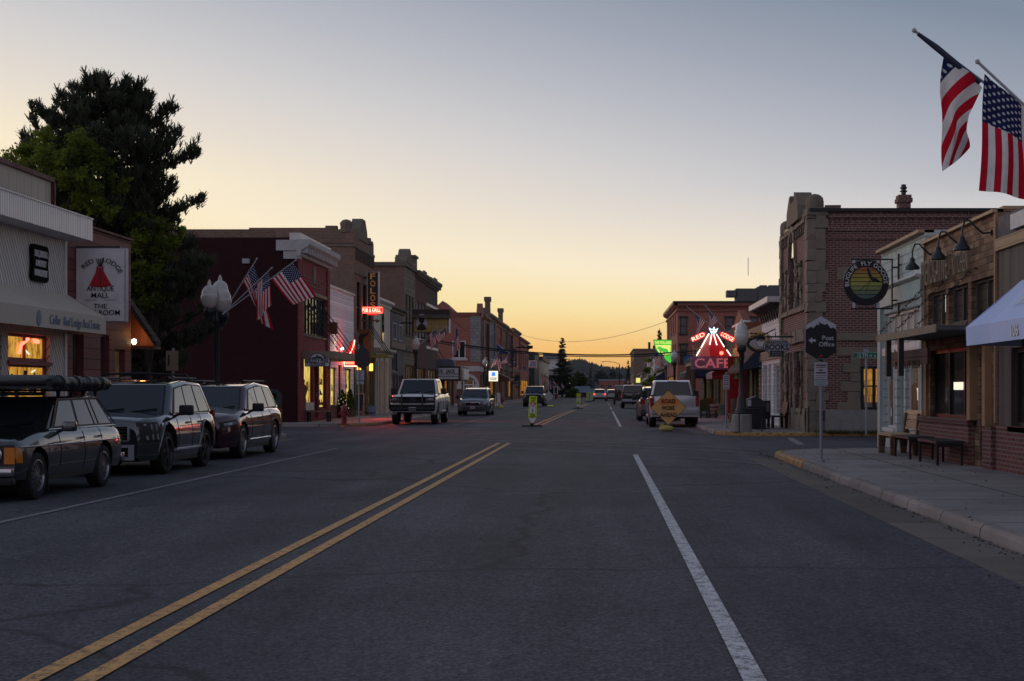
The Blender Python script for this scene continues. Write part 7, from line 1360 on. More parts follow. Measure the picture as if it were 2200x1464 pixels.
# ---- crossing paddles
def paddle(label, px, py, Y=None, s=1.):
    Y = Y or gy(py); t = thing('crossing_paddle', label, 'road sign', (px_x(px, Y), Y, .008), 0, 'yellow crossing paddles on the centre line'); w, h = .33*s, 1.12*s; z0 = .13
    m = MB(); m.box(-.42, .42, -.13, .13, 0, .05); m.box(-.07, .07, -.06, .06, .05, .14); m.build('base', M['rubber'], t)
    T = Matrix.Rotation(radians(2.5), 4, 'Y'); m = MB(T); m.prism([(-.03, z0), (.03, z0), (w*.5, z0+.22), (w*.5, z0+.24), (-w*.5, z0+.24), (-w*.5, z0+.22)], 'y', -.012, .012); m.build('spring_panel', M['sign_white'], t)
    a = MB(); a.box(-w/2, w/2, -.015, .015, z0+.22, z0+h); a = bevel_mb(a, .012, 2); m = MB(T); m.add(a.v, a.f); m.build('panel', M['lime'], t)
    m = MB(T); m.box(-w*.37, w*.37, -.019, -.0155, z0+.40, z0+.88); m.build('white_field', M['sign_white'], t)
    m = MB(T); f = [(-w*.37, w*.37, z0+.40, z0+.41), (-w*.37, w*.37, z0+.87, z0+.88), (-w*.37, -w*.34, z0+.41, z0+.87), (w*.34, w*.37, z0+.41, z0+.87)]; [m.box(a, b_, -.022, -.019, c_, d_) for a, b_, c_, d_ in f]
    m.text('STATE', 0, -.017, z0+1.04, .075, w*.62, .01); m.text('LAW', 0, -.017, z0+.94, .075, w*.42, .01); m.text('WITHIN', 0, -.017, z0+.35, .06, w*.6, .01); m.text('CROSSWALK', 0, -.017, z0+.27, .05, w*.84, .01)
    zc = z0+.52; m.lathe([(0, -.002), (.018, -.002), (.018, .002), (0, .002)], (0, -.021, zc+.075), 10, 'y'); m.prism([(-.012, zc+.05), (.016, zc+.05), (.012, zc-.02), (.05, zc-.10), (.03, zc-.105), (0, zc-.035), (-.04, zc-.105), (-.055, zc-.10), (-.014, zc-.02)], 'y', -.022, -.0195); m.prism([(-.01, zc+.045), (-.05, zc-.0), (-.042, zc-.01), (.0, zc+.03)], 'y', -.022, -.0195); m.prism([(.01, zc+.045), (.05, zc-.0), (.042, zc-.01), (.0, zc+.03)], 'y', -.022, -.0195); m.build('lettering', M['ink'], t)
    m = MB(T); zt = z0+.84; o = w*.31
    for A_, B_ in (((-o, zt), (o, zt)), ((o, zt), (0, zt-.155)), ((0, zt-.155), (-o, zt))): m.tube([(A_[0], -.021, A_[1]), (B_[0], -.021, B_[1])], .017, 4)
    m.build('yield_triangle', M['sign_red'], t); return t
pd = paddle('nearest yellow crossing paddle on a rubber base where the centre line restarts', 1143, 917)
for px, Y, lb in ((1242, 116, 'second yellow crossing paddle down the centre line'), (1262, 182, 'third yellow crossing paddle, narrow and far'), (1271, 190, 'farthest yellow crossing paddle beside the third')): dup(pd, (px_x(px, Y), Y, .008), 0, lb)
# ---- road work sign
Y = gy(927); k = Y/F; t = thing('road_work_sign', 'faded orange diamond road work sign weighted by a yellow sandbag', 'road sign', (px_x(1436, Y), Y, 0)); zc = 1.5-(876-VY)*k; h = 38.5*k; T = Matrix.Translation((0, 0, zc))
def rdia(h, r):
    out = []
    for a in (90, 0, -90, -180):
        c0 = Vector((cos(radians(a)), sin(radians(a))))*(h-r*1.414)
        for d in (45, 15, -15, -45): out.append((c0.x+r*cos(radians(a+d)), c0.y+r*sin(radians(a+d))))
    return out
m = MB(T); m.prism(rdia(h, .05), 'y', 0, .012); m.build('edge', M['ink'], t); m = MB(T); m.prism(rdia(h*.965, .045), 'y', -.004, 0); m.build('panel', M['orange_old'], t); m = MB(T); m.box(-h*.55, h*.55, -.007, -.0045, h*.16, h*.50); m.build('patch', M['orange_sign'], t); m = MB(T); m.text('ROAD', 0, -.010, h*.36, h*.23, h*.76, .022); m.text('WORK', 0, -.010, -h*.02, h*.23, h*.76, .022); m.text('AHEAD', 0, -.010, -h*.40, h*.23, h*.94, .022); m.build('lettering', M['ink'], t)
m = MB(); m.tube([(0, .04, .12), (0, .04, zc+h*.8)], .025, 6); [m.tube([(0, .05, .15), (x, y, .03)], .022, 5) for x, y in ((-.85, -.1), (.85, -.1), (-.5, .8), (.5, .8))]; m.build('stand', M['steel'], t)
sb = thing('sandbag', 'yellow sandbag lying on the road work sign stand', 'sandbag', (px_x(1432, Y-.12), Y-.15, .0)); m = MB(); m.tube([(-.28, 0, .10), (-.2, .02, .11), (0, 0, .12), (.2, -.01, .10), (.27, 0, .12)], [.03, .10, .12, .10, .02], 10); m.build('bag', M['sand_yellow'], sb, 60)
m = MB(); m.box(-.25, -.1, -.05, .05, .18, .28); m.build('tied_neck', M['sand_yellow'], sb)
# ---- post office sign
Y = gy(992, WALK); k = Y/F; t = thing('wayfinding_sign', 'black six sided post office sign with mountain peaks on a grey post', 'sign', (px_x(1764, Y), Y, WALK)); zz = 1.5-WALK+VY*k
def q_(pts): return [(x-1764, y) for x, y in pts]
def hexp(mb, pts, d0, d1): mb.prism([((x-1764)*k, zz-y*k) for x, y in pts], 'y', d0, d1); return mb
m = MB(); m.tube([(0, 0, 0), (.0, 0, zz-690*k)], .032, 8); m.lathe([(.07, 0), (.07, .03), (.04, .05)], (0, 0, 0), 8); m.build('pole', M['steel'], t); HX = [(1763, 679), (1796, 698), (1796, 757), (1763, 778), (1730, 757), (1730, 698)]
m = MB(); hexp(m, HX, -.05, -.035); m.build('panel', M['ink'], t); m = MB(); hexp(m, [(1763, 680), (1795.3, 698.5), (1795.3, 709), (1790, 704), (1784, 706), (1776, 696), (1771, 699), (1759, 693), (1752, 700), (1746, 706), (1742, 702), (1731, 709), (1731, 698.5)], -.055, -.05); m.build('sky_field', M['sign_grey'], t)
m = MB(); m.text('Post', 14*k, -.053, zz-726.5*k, 9.5*k, 25*k, .012); m.text('Office', 11*k, -.053, zz-740*k, 9.5*k, 33*k, .012); hexp(m, [(1736, 732), (1744, 725), (1744, 729.5), (1752, 729.5), (1752, 734.5), (1744, 734.5), (1744, 739)], -.058, -.05); hexp(m, [(1754, 697), (1757, 694), (1761, 699), (1758, 697.5), (1756, 700)], -.0602, -.0555); m.text('RED LODGE', 0, -.053, zz-771.5*k, 2.4*k, 16*k); m.build('lettering', M['sign_grey'], t); m = MB(); hexp(m, [(1758, 767), (1763, 762), (1768, 767), (1763, 766)], -.056, -.05); m.build('emblem', M['sign_red'], t)
m = MB(); m.box(-15*k, 13*k, -.045, -.03, zz-815*k, zz-779*k); m.build('parking_panel', M['sign_grey'], t); m = MB(); m.text('PARKING', -1*k, -.047, zz-785*k, 3.6*k, 21*k); m.text('NO', -1*k, -.047, zz-795*k, 3.6*k, 8*k); m.text('PARKING', -1*k, -.047, zz-801*k, 3.6*k, 21*k); [m.box(-12*k, 10*k, -.048, -.045, zz-(y+1)*k, zz-y*k) for y in (789.5, 807, 811)]; m.build('parking_lettering', M['red_trim'], t)
m = MB(); m.box(-15*k, 14*k, -.045, -.03, zz-829*k, zz-817*k); m.build('lower_panel', M['green_paint'], t); m = MB(); [m.box(-12*k, 11*k, -.048, -.045, zz-(y+1)*k, zz-y*k) for y in (820, 823, 826)]; m.build('lower_lettering', M['letter_blue'], t)
# ---- street name sign
Y = 44.2; k = Y/F; t = thing('street_name_sign', 'green street name sign on a grey post before the lit bookshop window', 'sign', (px_x(1861, Y), Y, WALK)); z = 1.5-WALK-(763.5-VY)*k; m = MB(); m.tube([(0, 0, 0), (0, 0, z+8*k)], .035, 8); m.box(-.07, .07, -.04, .04, z+7*k, z+14*k); m.build('post', M['steel'], t); m = MB(); m.box(-26.5*k, 25.5*k, -.055, -.04, z-6.5*k, z+6.5*k); m.build('panel', M['sign_green'], t); m = MB(); m.text('12 TH', -8.5*k, -.057, z, 8*k, 21*k, .0); m.text('ST', 9*k, -.057, z-1.5*k, 4.5*k, 6*k); m.text('E', 18.5*k, -.057, z-1.5*k, 4.5*k, 3*k); m.build('lettering', M['sign_white'], t)
m = MB(); [m.box(*q) for q in ((-26.5*k, 25.5*k, -.058, -.055, z+5.6*k, z+6.1*k), (-26.5*k, 25.5*k, -.058, -.055, z-6.1*k, z-5.6*k))]; m.build('border', M['sign_white'], t)
# ---- fly shop disc
Y = 32.2; t, k = frontal('hanging_sign', 'round black fly shop sign with striped sunset disc on an iron frame', 'sign', 1861, 608, Y)
m = MB(); m.lathe([(49*k, 0), (49.5*k, .03), (49*k, .06)], (0, 0, 0), 48, 'y'); m.build('disc', M['ink'], t, 30)
cols = [('band_a', (.36, .12, .045)), ('band_b', (.36, .17, .045)), ('band_c', (.36, .24, .05)), ('band_d', (.34, .29, .05)), ('band_e', (.32, .33, .07)), ('band_f', (.22, .25, .09)), ('band_g', (.15, .18, .10)), ('band_h', (.10, .14, .12))]
for n_, c_ in cols: pm(n_, c_, .5, .08)
edges = [35, 28, 20.5, 12, 3, -6, -15, -24, -34.5]; R = 34
for i, (n_, _) in enumerate(cols):
    a, b_ = edges[i]-1.6, edges[i+1]; P_ = []
    a = min(a, R-.3); b_ = max(b_, -R+.3)
    for j in range(9): z = a+(b_-a)*j/8; P_.append((sqrt(max(0, R*R-z*z)), z))
    pts = [(x*k, z*k) for x, z in P_]+[(-x*k, z*k) for x, z in P_[::-1]]; m = MB(); m.prism(pts, 'y', -.012, -.001); m.build('sunset_band', M[n_], t)
m = MB(); m.text('BUGLIFE', 0, -.012, 0, 9*k, None, .0, arc=(37.3*k, 155)); m.text('FLY', 0, -.012, 0, 9*k, None, 0, arc=(37.3*k, 90)); m.text('GOODS', 0, -.012, 0, 9*k, None, 0, arc=(37.3*k, 33)); m.build('lettering', M['white_ink'], t)
m = MB(); poly(m, [(1, -33), (5, -32), (10, -18), (14, -12), (20, -10), (32, -2), (33, 0), (24, -1), (14, -2), (10, -6), (4, -16)], k, -.018, -.0125); m.tube([(8*k, -.016, 6*k), (-4*k, -.016, -8*k), (-18*k, -.016, -18*k)], .006, 4); m.tube([(10*k, -.016, 4*k), (4*k, -.016, -6*k), (-2*k, -.016, -20*k)], .005, 4); m.build('insect', M['ink'], t)
m = MB(); [m.box(*q) for q in ((-34*k, 58*k, .01, .05, 49*k, 52*k), (-34*k, 58*k, .01, .05, -57*k, -54*k), (54.5*k, 57.5*k, .01, .05, -54*k, 49*k), (68*k, 72*k, .0, .06, -69*k, 62*k), (57.5*k, 68*k, .015, .045, 32*k, 35*k), (57.5*k, 68*k, .015, .045, -39*k, -36*k))]; m.build('frame', M['black_paint'], t); m = MB(); [m.box(*q) for q in ((-29*k, -23*k, .02, .04, -54*k, -42*k), (23*k, 29*k, .02, .04, -54*k, -42*k), (-29*k, -23*k, .02, .04, 42*k, 49*k), (23*k, 29*k, .02, .04, 42*k, 49*k))]; m.build('hanger_plate', M['sign_grey'], t); m = MB(); [m.box(72*k, 92*k, .02, .05, z*k, z*k+.03) for z in (38, 0, -38)]; m.build('wall_bolt', M['iron'], t)
# ---- books and coffee signs
t, k = frontal('hanging_sign', 'grey bookshop sign with black letters and a small lower board', 'sign', 1669, 745, 48.6); S_ = [(-30, 0), (-28, -7), (-21, -11), (-12, -15), (12, -15), (21, -11), (28, -7), (30, 0), (28, 7), (21, 11), (17, 13), (17, 22), (-17, 22), (-17, 13), (-21, 11), (-28, 7)]
m = MB(); poly(m, S_, k, 0, .05); m.build('frame', M['ink'], t); m = MB(); poly(m, [(x*.955, y*.94) for x, y in S_], k, -.012, 0); m.build('board', M['sign_grey'], t); m = MB(); m.text('BEARTOOTH', 0, -.014, 9*k, 6*k, 44*k, .01); m.text('BOOKS', 0, -.014, -1.0*k, 11.5*k, 50*k, .022); m.build('lettering', M['ink'], t); m = MB(); m.box(-15*k, 15*k, -.016, -.012, -20*k, -9*k); m.build('lower_board', M['charcoal'], t); m = MB(); m.text('NEW & USED', 0, -.018, -12.5*k, 2.4*k, 20*k); m.text('BOOKSTORE', 0, -.018, -16.5*k, 2.4*k, 20*k); m.build('lower_lettering', M['sign_grey'], t)
m = MB(); m.tube([(-42*k, .02, 21*k), (36*k, .02, 21*k)], .03, 6); [m.tube([(x*k, .02, 21*k), (x*k, .02, 14*k)], .012, 4) for x in (-12, 12)]; m.tube([(-38*k, .02, 21*k), (-3*k, .02, 38*k), (-3*k, .02, 21*k)], .022, 5); m.tube([(p_*k, .02, (25+4*sin(p_*.9))*k) for p_ in range(4, 34)], .01, 4); m.build('bracket', M['iron'], t)
t, k = frontal('hanging_sign', 'oval coffee roaster sign with white cup behind the bookshop sign', 'sign', 1632, 738, 58); m = MB(); poly(m, ell(0, 0, 28, 20), k, 0, .06); m.build('frame', M['ink'], t); m = MB(); poly(m, ell(0, 1, 22, 11), k, -.02, 0); m.build('face', M['sign_grey'], t); m = MB(); poly(m, [(-8, -7), (12, -7), (10, 4), (6, 8), (-2, 8), (-6, 4)], k, -.035, -.02); m.build('cup', M['white_ink'], t); m = MB(); m.tube([(x*k, -.036, -y*k) for x, y in [(-8, -7), (12, -7), (10, 4), (6, 8), (-2, 8), (-6, 4)]], .012, 4, True); m.tube([(x*k, -.036, -y*k) for x, y in ell(2, -7, 9, 2.5, 14)], .012, 4, True); m.build('cup_line', M['ink'], t)
m = MB(); m.text('COFFEE', 0, -.03, -10*k, 8*k, None, .02, arc=(27*k, 92)); m.text('Factory Roasters', 0, -.03, 4*k, 5*k, None, .01, arc=(-20*k, 270)); m.build('lettering', M['gold'], t); m = MB(); m.tube([(-20*k, .03, 21*k), (40*k, .03, 21*k)], .03, 5); m.build('bracket', M['iron'], t)
# ---- cafe tepee sign
t, k = frontal('cafe_sign', 'big neon tepee cafe sign with red neon ovals and pink letters', 'neon sign', 1532, 755, 72.6)
m = MB(); m.box(-47*k, 43*k, 0, .35, -39*k, -11*k); m.build('cabinet', M['purple'], t); m = MB(); m.text('CAFE', -1*k, -.02, -25.5*k, 20*k, 78*k, .02, d=.03); m.build('lettering', M['pink'], t)
m = MB(); poly(m, [(-36, 11), (-14, -37), (6, -37), (-6, 11)], k, 0, .3); m.build('pale_side', M['tepee_pale'], t); m = MB(); poly(m, [(-6, 11), (-8, -5), (0, -37), (8, -37), (24, -9), (38, 11)], k, -.03, .27); m.build('red_side', M['tepee_red'], t); m = MB(); m.lathe([(0, .03), (.10, .02), (.1, -.02), (0, -.03)], (18*k, -.04, -4*k), 12, 'y'); m.build('red_lamp', M['neon_red'], t)
m = MB()
for A_, B_ in (((-36, 10), (-28, -4)), ((-26, -7), (-9, -38)), ((-7, -14), (-3, -37)), ((8, -13), (1, -37)), ((24, -9), (7, -37)), ((29, -3), (38, 10))): m.tube([(A_[0]*k, -.06, -A_[1]*k), (B_[0]*k, -.06, -B_[1]*k)], .022, 5)
m.build('neon_tube', M['neon_white'], t); m = MB()
for A_, B_ in (((-3, -38), (-8, -50)), ((0, -38), (2, -52)), ((3, -38), (10, -49)), ((-5, -42), (8, -42)), ((-6, -47), (9, -46))): m.tube([(A_[0]*k, -.05, -A_[1]*k), (B_[0]*k, -.05, -B_[1]*k)], .03, 5)
m.build('tepee_poles', M['neon_blue'], t)
for sg, tx in ((-1, 'RED'), (1, 'LODGE')):
    T = Matrix.Translation((sg*(31 if sg > 0 else 32)*k, 0, 31*k)) @ Matrix.Rotation(radians(28 if sg > 0 else -26), 4, 'Y'); m = MB(T); m.prism([(x*k, y*k) for x, y in ell(0, 0, 21, 8.5)], 'y', .0, .2); o = m.build('oval', M['purple'], t); m = MB(T); m.prism([(x*k, y*k) for x, y in ell(0, 0, 18, 6.2)], 'y', -.02, 0); m.build('glow_field', M['neon_glow'], o); m = MB(T); m.text(tx, 0, -.05, 0, 8.5*k, 29*k, -.004); m.build('neon_lettering', M['neon_core'], o)
m = MB()
for sx in (-42, 45):
    sg = 1 if sx < 0 else -1; m.tube([(sx*k, .1, -8*k), (sx*k, .1, 4*k), ((sx+8*sg)*k, .1, 5*k), ((sx+8*sg)*k, .1, -8*k)], .05, 6); m.tube([(sx*k, .1, 4*k), ((sx-3*sg)*k, .1, 13*k), ((sx-7*sg)*k, .1, 10*k)], [.07, .05, .03], 6); m.tube([((sx+8*sg)*k, .1, 5*k), ((sx+12*sg)*k, .1, -3*k)], [.03, .01], 5)
m.build('horse_figure', M['tan_paint'], t)
m = MB(); m.box(-10*k, 16*k, .1, .3, -43*k, -39*k); m.box(40*k, 60*k, .1, .2, -12*k, -10*k); m.build('bracket', M['iron'], t)
c = at(1532, 720, 72); pt('cafe_neon_light', (c.x, c.y-.6, c.z+.2), 9, (1, .12, .08), .3); c = at(1588, 735, 70); pt('cafe_neon_light', (c.x-.1, c.y+.6, c.z), 70, (1, .08, .05), .3)
# red neon bar by the lamp, cafe hanging boards
t, k = frontal('neon_bar_sign', 'short vertical neon bar sign glowing red beside the twin globe lamp', 'neon sign', 1589, 750, 69); m = MB(); m.box(-1.5*k, 14*k, .02, .2, -20*k, 24*k); m.build('cabinet', M['navy'], t); m = MB(); m.tube([(0, -.03, -20*k), (0, -.03, 2*k)], .055, 6); m.build('neon_tube', M['neon_red'], t); m = MB(); m.tube([(0, -.03, 3*k), (0, -.03, 12*k)], .05, 6); m.build('upper_tube', M['neon_white'], t)
t, k = frontal('hanging_banner', 'olive banner with pale letters hanging beside the lamp post', 'banner', 1584, 792, 64); m = MB(); m.grid(lambda u, v: ((-7+14*u)*k, .02*sin(u*9), (22-44*v)*k), 8, 4); m.build('cloth', M['olive'], t); m = MB(); m.text('THE', 0, -.03, 4*k, 7*k, 10*k); m.text('CAFE', 0, -.03, -8*k, 7*k, 13*k); m.build('lettering', M['sign_white'], t)
t, k = frontal('hanging_board', 'small blue and white board left of the cafe sign', 'sign', 1477, 773, 86); m = MB(); m.box(-10*k, 11*k, 0, .08, -10*k, 10*k); m.build('frame', M['iron'], t); m = MB(); poly(m, [(-9, 9), (-9, -4), (0, -9), (10, -6), (10, 9)], k, -.02, 0); m.build('board', M['blue_board'], t); m = MB(); poly(m, [(-6, 5), (2, -3), (8, 5)], k, -.03, -.02); m.build('emblem', M['sign_white'], t)
# ---- moose sign
t, k = frontal('moose_sign', 'glowing green hotel sign with a running moose', 'neon sign', 1425, 757, 122); m = MB(); poly(m, [(-21, -27), (19, -27), (19, 20), (17, 25), (14, 25), (-3, 12), (-18, -6)], k, .01, .35); m.build('cabinet', M['green_dark'], t); m = MB(); poly(m, [(-20, -26), (18, -26), (18, 19), (15, 24), (12, 22), (-2, 11), (-17, -7)], k, -.01, .01); m.build('green_face', M['green_lit'], t); m = MB(); poly(m, [(-17, -15), (16, -15), (15, 4), (4, 8), (-2, 8), (-12, -3)], k, -.02, -.01); m.build('yellow_field', M['yellow_lit'], t)
m = MB(); poly(m, [(-12, -12), (-6, -12), (-3, -9), (8, -7), (11, -3), (12, 4), (10, 4), (8, 0), (4, 1), (3, 7), (1, 7), (0, 0), (-4, -1), (-6, 5), (-8, 5), (-7, -4), (-10, -7), (-13, -6)], k, -.035, -.02); m.build('moose', M['green_lit'], t); m = MB(); m.text('THE POLLARD', -1*k, -.03, 20.5*k, 6*k, 36*k, .02); m.build('lettering', M['yellow_lit'], t)
t, k = frontal('lit_box_sign', 'small glowing yellow box sign on the far right', 'sign', 1371, 818, 185); m = MB(); m.box(-5*k, 5*k, 0, .4, -5*k, 6*k); m.build('cabinet', M['iron'], t); m = MB(); m.box(-4.6*k, 4.6*k, -.02, 0, -4.6*k, 5.6*k); m.build('face', M['yellow_lit'], t)
# parking sign by planter lamp
Y = 52.; k = Y/F; t = thing('parking_sign', 'grey parking notice on a thin post by the striped awning', 'sign', (px_x(1560, Y), Y, WALK)); pole(t, 1.5-WALK-(800-VY)*k); z = 1.5-WALK-(819-VY)*k; m = MB(); m.box(-7*k, 7*k, -.05, -.035, z-12*k, z+13*k); m.box(-7*k, 7*k, -.05, -.035, z-18*k, z-12.6*k); m.build('panel', M['sign_grey'], t); m = MB(); [m.box(-5*k, 5*k, -.053, -.05, z+y*k-.012, z+y*k+.012) for y in (9, 5, 1, -4, -8, -15)]; m.build('lettering', M['red_trim'], t)
Y = 31.5; k = Y/F; t = thing('parking_sign', 'metal parking sign back standing behind the grey SUV', 'sign', (px_x(372, 38), 38, WALK)); pole(t, 2.5, .035); k = 38/F; m = MB(); m.box(-14*k, 12*k, -.06, -.04, 1.5-WALK-(797-VY)*k, 1.5-WALK-(754-VY)*k); m.build('panel', M['tan_paint'], t); m = MB(); m.box(-10*k, -6*k, -.064, -.06, 1.5-WALK-(786-VY)*k, 1.5-WALK-(763-VY)*k); m.build('lettering', M['ink'], t)
# ---------------------------------------------------------------- street furniture
t = thing('litter_bin', 'square dark hooded litter bin by the maroon brick corner', 'bin', (-13.75, 59.6, WALK)); m = MB(); m.box(-.3, .3, -.3, .3, 0, .9); m = bevel_mb(m, .02); m.build('body', M['green_dark'], t); m = MB(); m.box(-.24, .24, -.315, -.3, .08, .82); m.build('panel', M['grey_paint'], t); m = MB(); m.prism([(-.30, .9), (.30, .9), (.30, 1.15), (.14, 1.42), (-.14, 1.42), (-.30, 1.15)], 'y', -.3, .3); m.build('hood', M['green_dark'], t); m = MB(); m.box(-.18, .18, -.31, -.3, 1.0, 1.25); m.build('opening', M['matte_black'], t)
def bench_simple(t, w, d, h, mat, legm, leg=.05):
    m = MB(); m.box(-w/2, w/2, -d/2, d/2, h-.05, h); m.build('seat', M[mat], t)
    for sx in (-1, 1):
        for sy in (-1, 1): m = MB(); m.box(sx*(w/2-.04)-leg/2, sx*(w/2-.04)+leg/2, sy*(d/2-.04)-leg/2, sy*(d/2-.04)+leg/2, 0, h-.05); m.build('leg', M[legm], t)
t = thing('bench', 'dark bench with pale notice under the grizzly sign window', 'bench', (-12.35, 62.2, WALK), 0); bench_simple(t, .95, .45, .48, 'tan_paint', 'black_paint', .12); m = MB(); m.box(-.55, -.2, -.1, -.07, .5, .85); m.build('notice', M['sign_white'], t)
t = thing('fire_hydrant', 'dark red fire hydrant on the left corner pavement', 'hydrant', (px_x(739, gy(913, WALK)), gy(913, WALK), WALK))
m = MB(); m.lathe([(.17, 0), (.17, .05), (.11, .07), (.11, .5), (.15, .52), (.15, .57), (.12, .58), (.12, .62), (.10, .72), (.05, .78), (.03, .79), (.03, .84), (0, .84)], (0, 0, 0), 14); m.build('body', M['hydrant_red'], t, 40)
for sg in (-1, 1): m = MB(); m.lathe([(.06, 0), (.06, .16), (.075, .17), (.075, .2), (.03, .21), (0, .22)] if sg > 0 else [(.06, 0), (.06, -.16), (.075, -.17), (.075, -.2), (.03, -.21), (0, -.22)], (0, 0, .42), 12, 'x'); m.build('outlet', M['hydrant_red'], t, 40)
m = MB(); m.lathe([(.075, 0), (.075, -.16), (.09, -.17), (.09, -.2), (0, -.21)], (0, 0, .38), 12, 'y'); m.build('front_outlet', M['hydrant_red'], t, 40); m = MB(); m.box(-.22, .22, -.2, .2, 0, .03); m.build('flange', M['hydrant_red'], t)
# A board, planters and barrel in front of the pub
Y = 76; t = thing('sandwich_board', 'black sandwich board in a pale wooden frame before the pub', 'sandwich board', (px_x(770, Y), Y, WALK)); T1 = Matrix.Rotation(radians(-10), 4, 'X')
for sg in (1, -1):
    T = Matrix.Translation((0, -.28*sg, 0)) @ Matrix.Rotation(radians(-13*sg), 4, 'X'); m = MB(T); [m.box(*q) for q in ((-.32, -.26, -.02, .02, 0, 1.25), (.26, .32, -.02, .02, 0, 1.25), (-.26, .26, -.02, .02, 1.18, 1.25), (-.26, .26, -.02, .02, .2, .27))]; f = m.build('frame', M['light_wood'], t); m = MB(T); m.box(-.26, .26, -.01, .01, .27, 1.18); m.build('panel', M['charcoal'], f)
def bush(label, x, y, h, r, seed, lights=False):
    t = thing('potted_bush', label, 'potted plant', (x, y, WALK)); m = MB(); m.lathe([(.2, 0), (.26, .4), (.28, .42), (.24, .42), (0, .38)], (0, 0, 0), 12); m.build('pot', M['barrel'], t, 40); rnd = random.Random(seed); lf = MB()
    for i in range(1100):
        z = .4+h*rnd.random(); rr_ = r*(1-(z-.4)/h)**.7*rnd.uniform(.3, 1.1); a = rnd.uniform(0, 2*pi); p = Vector((cos(a)*rr_, sin(a)*rr_, z)); d = Vector((rnd.uniform(-1, 1), rnd.uniform(-1, 1), rnd.uniform(-.4, 1))).normalized()*.07; s_ = d.cross(Vector((rnd.uniform(-1, 1), 1, .3))).normalized()*.02; lf.add([p-s_, p+s_, p+d+s_, p+d-s_], [(0, 1, 2, 3)])
    lf.build('foliage', M['leaves_dark'], t)
    if lights:
        m = MB(); [m.cb((cos(a*2.4)*r*(1-a/30), sin(a*2.4)*r*(1-a/30), .5+h*a/32), (.025,)*3) for a in range(28)]; m.build('fairy_lights', M['sign_lit'], t)
Y = 70; bush('potted conifer wound with fairy lights before the white shop', px_x(735, Y), Y, .95, .32, 1, True); Y = 73.; bush('dark potted conifer beside the fairy lit one', px_x(752, Y), Y, 1.0, .30, 2)
Y = 78.; t = thing('barrel_planter', 'blue grey half barrel planter beside the pub door', 'planter', (px_x(794, Y), Y, WALK)); m = MB(); m.lathe([(.3, 0), (.36, .25), (.33, .5), (.29, .5), (0, .45)], (0, 0, 0), 14); m.build('tub', M['letter_blue'], t, 40); m = MB(); m.lathe([(.355, .12), (.365, .14), (.362, .16)], (0, 0, 0), 14); m.build('hoop', M['iron'], t)
# construction frame stand and hydrant by realty office
Y = 118; k = Y/F; t = thing('folded_sign_stand', 'folded white sign stand between two yellow sandbags far left', 'sign stand', (px_x(1067, Y), Y, 0)); m = MB(); [m.tube([(-.15+i*.25, 0, .1), (-.05+i*.12, .1, 1.25)], .035, 5) for i in range(3)]; m.box(.05, .3, -.02, .02, .5, 1.3); m.build('frame', M['sign_white'], t)
for dx, lb in ((-.33, 'left yellow sandbag on the folded sign stand'), (.33, 'right yellow sandbag on the folded sign stand')): s_ = thing('sandbag', lb, 'sandbag', (px_x(1067, Y)+dx, Y-.2, 0)); m = MB(); m.lathe([(0, 0), (.27, .02), (.30, .1), (.16, .3), (.05, .38), (0, .4)], (0, 0, 0), 10); m.build('bag', M['sand_yellow'], s_, 60)
hy = [o for o in COL.objects if o.name.startswith('fire_hydrant')][0]; dup(hy, (px_x(1077, 119), 119, WALK), 0, 'far red fire hydrant beside the folded sign stand', 1.2); dup(hy, (px_x(1195, 215), 215, WALK), 0, 'tiny red fire hydrant under the dark framed board', 1.2)
# right far corner: railing, bins, bench
t = thing('hoop_railing', 'black tubular hoop railing around the planter lamp post', 'railing', (px_x(1612, 46.6), 46.62, WALK)); k = 46.6/F; m = MB(); m.tube([(-24*k, 0, 0), (-24*k, 0, .62), (-22*k, 0, .72), (-18*k, 0, .76), (20*k, 0, .76), (23*k, 0, .72), (25*k, 0, .62), (25*k, 0, 0)], .022, 8); m.build('rail', M['black_paint'], t, 60)
t = thing('litter_bin', 'black hooded litter bin on the right corner pavement', 'bin', (px_x(1624, 50), 50, WALK)); m = MB(); m.box(-.32, .32, -.3, .3, 0, .78); m.build('body', M['black_paint'], t); m = MB(); m.prism([(-.34, .78), (.34, .78), (.34, .92), (.0, 1.18), (-.34, 1.05)], 'y', -.32, .32); m.build('hood', M['charcoal'], t); m = MB(); m.box(-.33, -.2, -.325, -.32, .82, 1.04); m.build('edge', M['sign_grey'], t)
t = thing('newspaper_box', 'black newspaper box beside the hooded bin', 'newspaper box', (px_x(1642, 50.8), 50.8, WALK)); m = MB(); m.box(-.2, .2, -.2, .2, .35, 1.0); m.build('body', M['black_paint'], t); m = MB(); m.box(-.15, .15, -.21, -.2, .6, .92); m.build('window', M['grey_paint'], t); m = MB(); m.box(-.05, .05, -.05, .05, 0, .35); m.box(-.18, .18, -.18, .18, 0, .03); m.build('stand', M['black_paint'], t)
t = thing('bench', 'black slatted bench seen end on before the bookshop', 'bench', (px_x(1667, 52), 51.8, WALK), radians(90)); m = MB(); m.box(-.7, .7, -.25, .25, .40, .45); m.build('seat', M['black_paint'], t); m = MB(); m.add([(-.7, -.30, .5), (.7, -.30, .5), (.7, -.36, .95), (-.7, -.36, .95), (-.7, -.26, .5), (.7, -.26, .5), (.7, -.32, .95), (-.7, -.32, .95)], [(0, 1, 2, 3), (7, 6, 5, 4), (0, 4, 5, 1), (3, 2, 6, 7), (0, 3, 7, 4), (1, 5, 6, 2)]); m.build('backrest', M['black_paint'], t)
for sx in (-.66, .66):
    for y in (-.27, .22): m = MB(); m.box(sx-.04, sx+.04, y-.05, y+.05, 0, .40 if y > 0 else .55); m.build('leg', M['black_paint'], t)
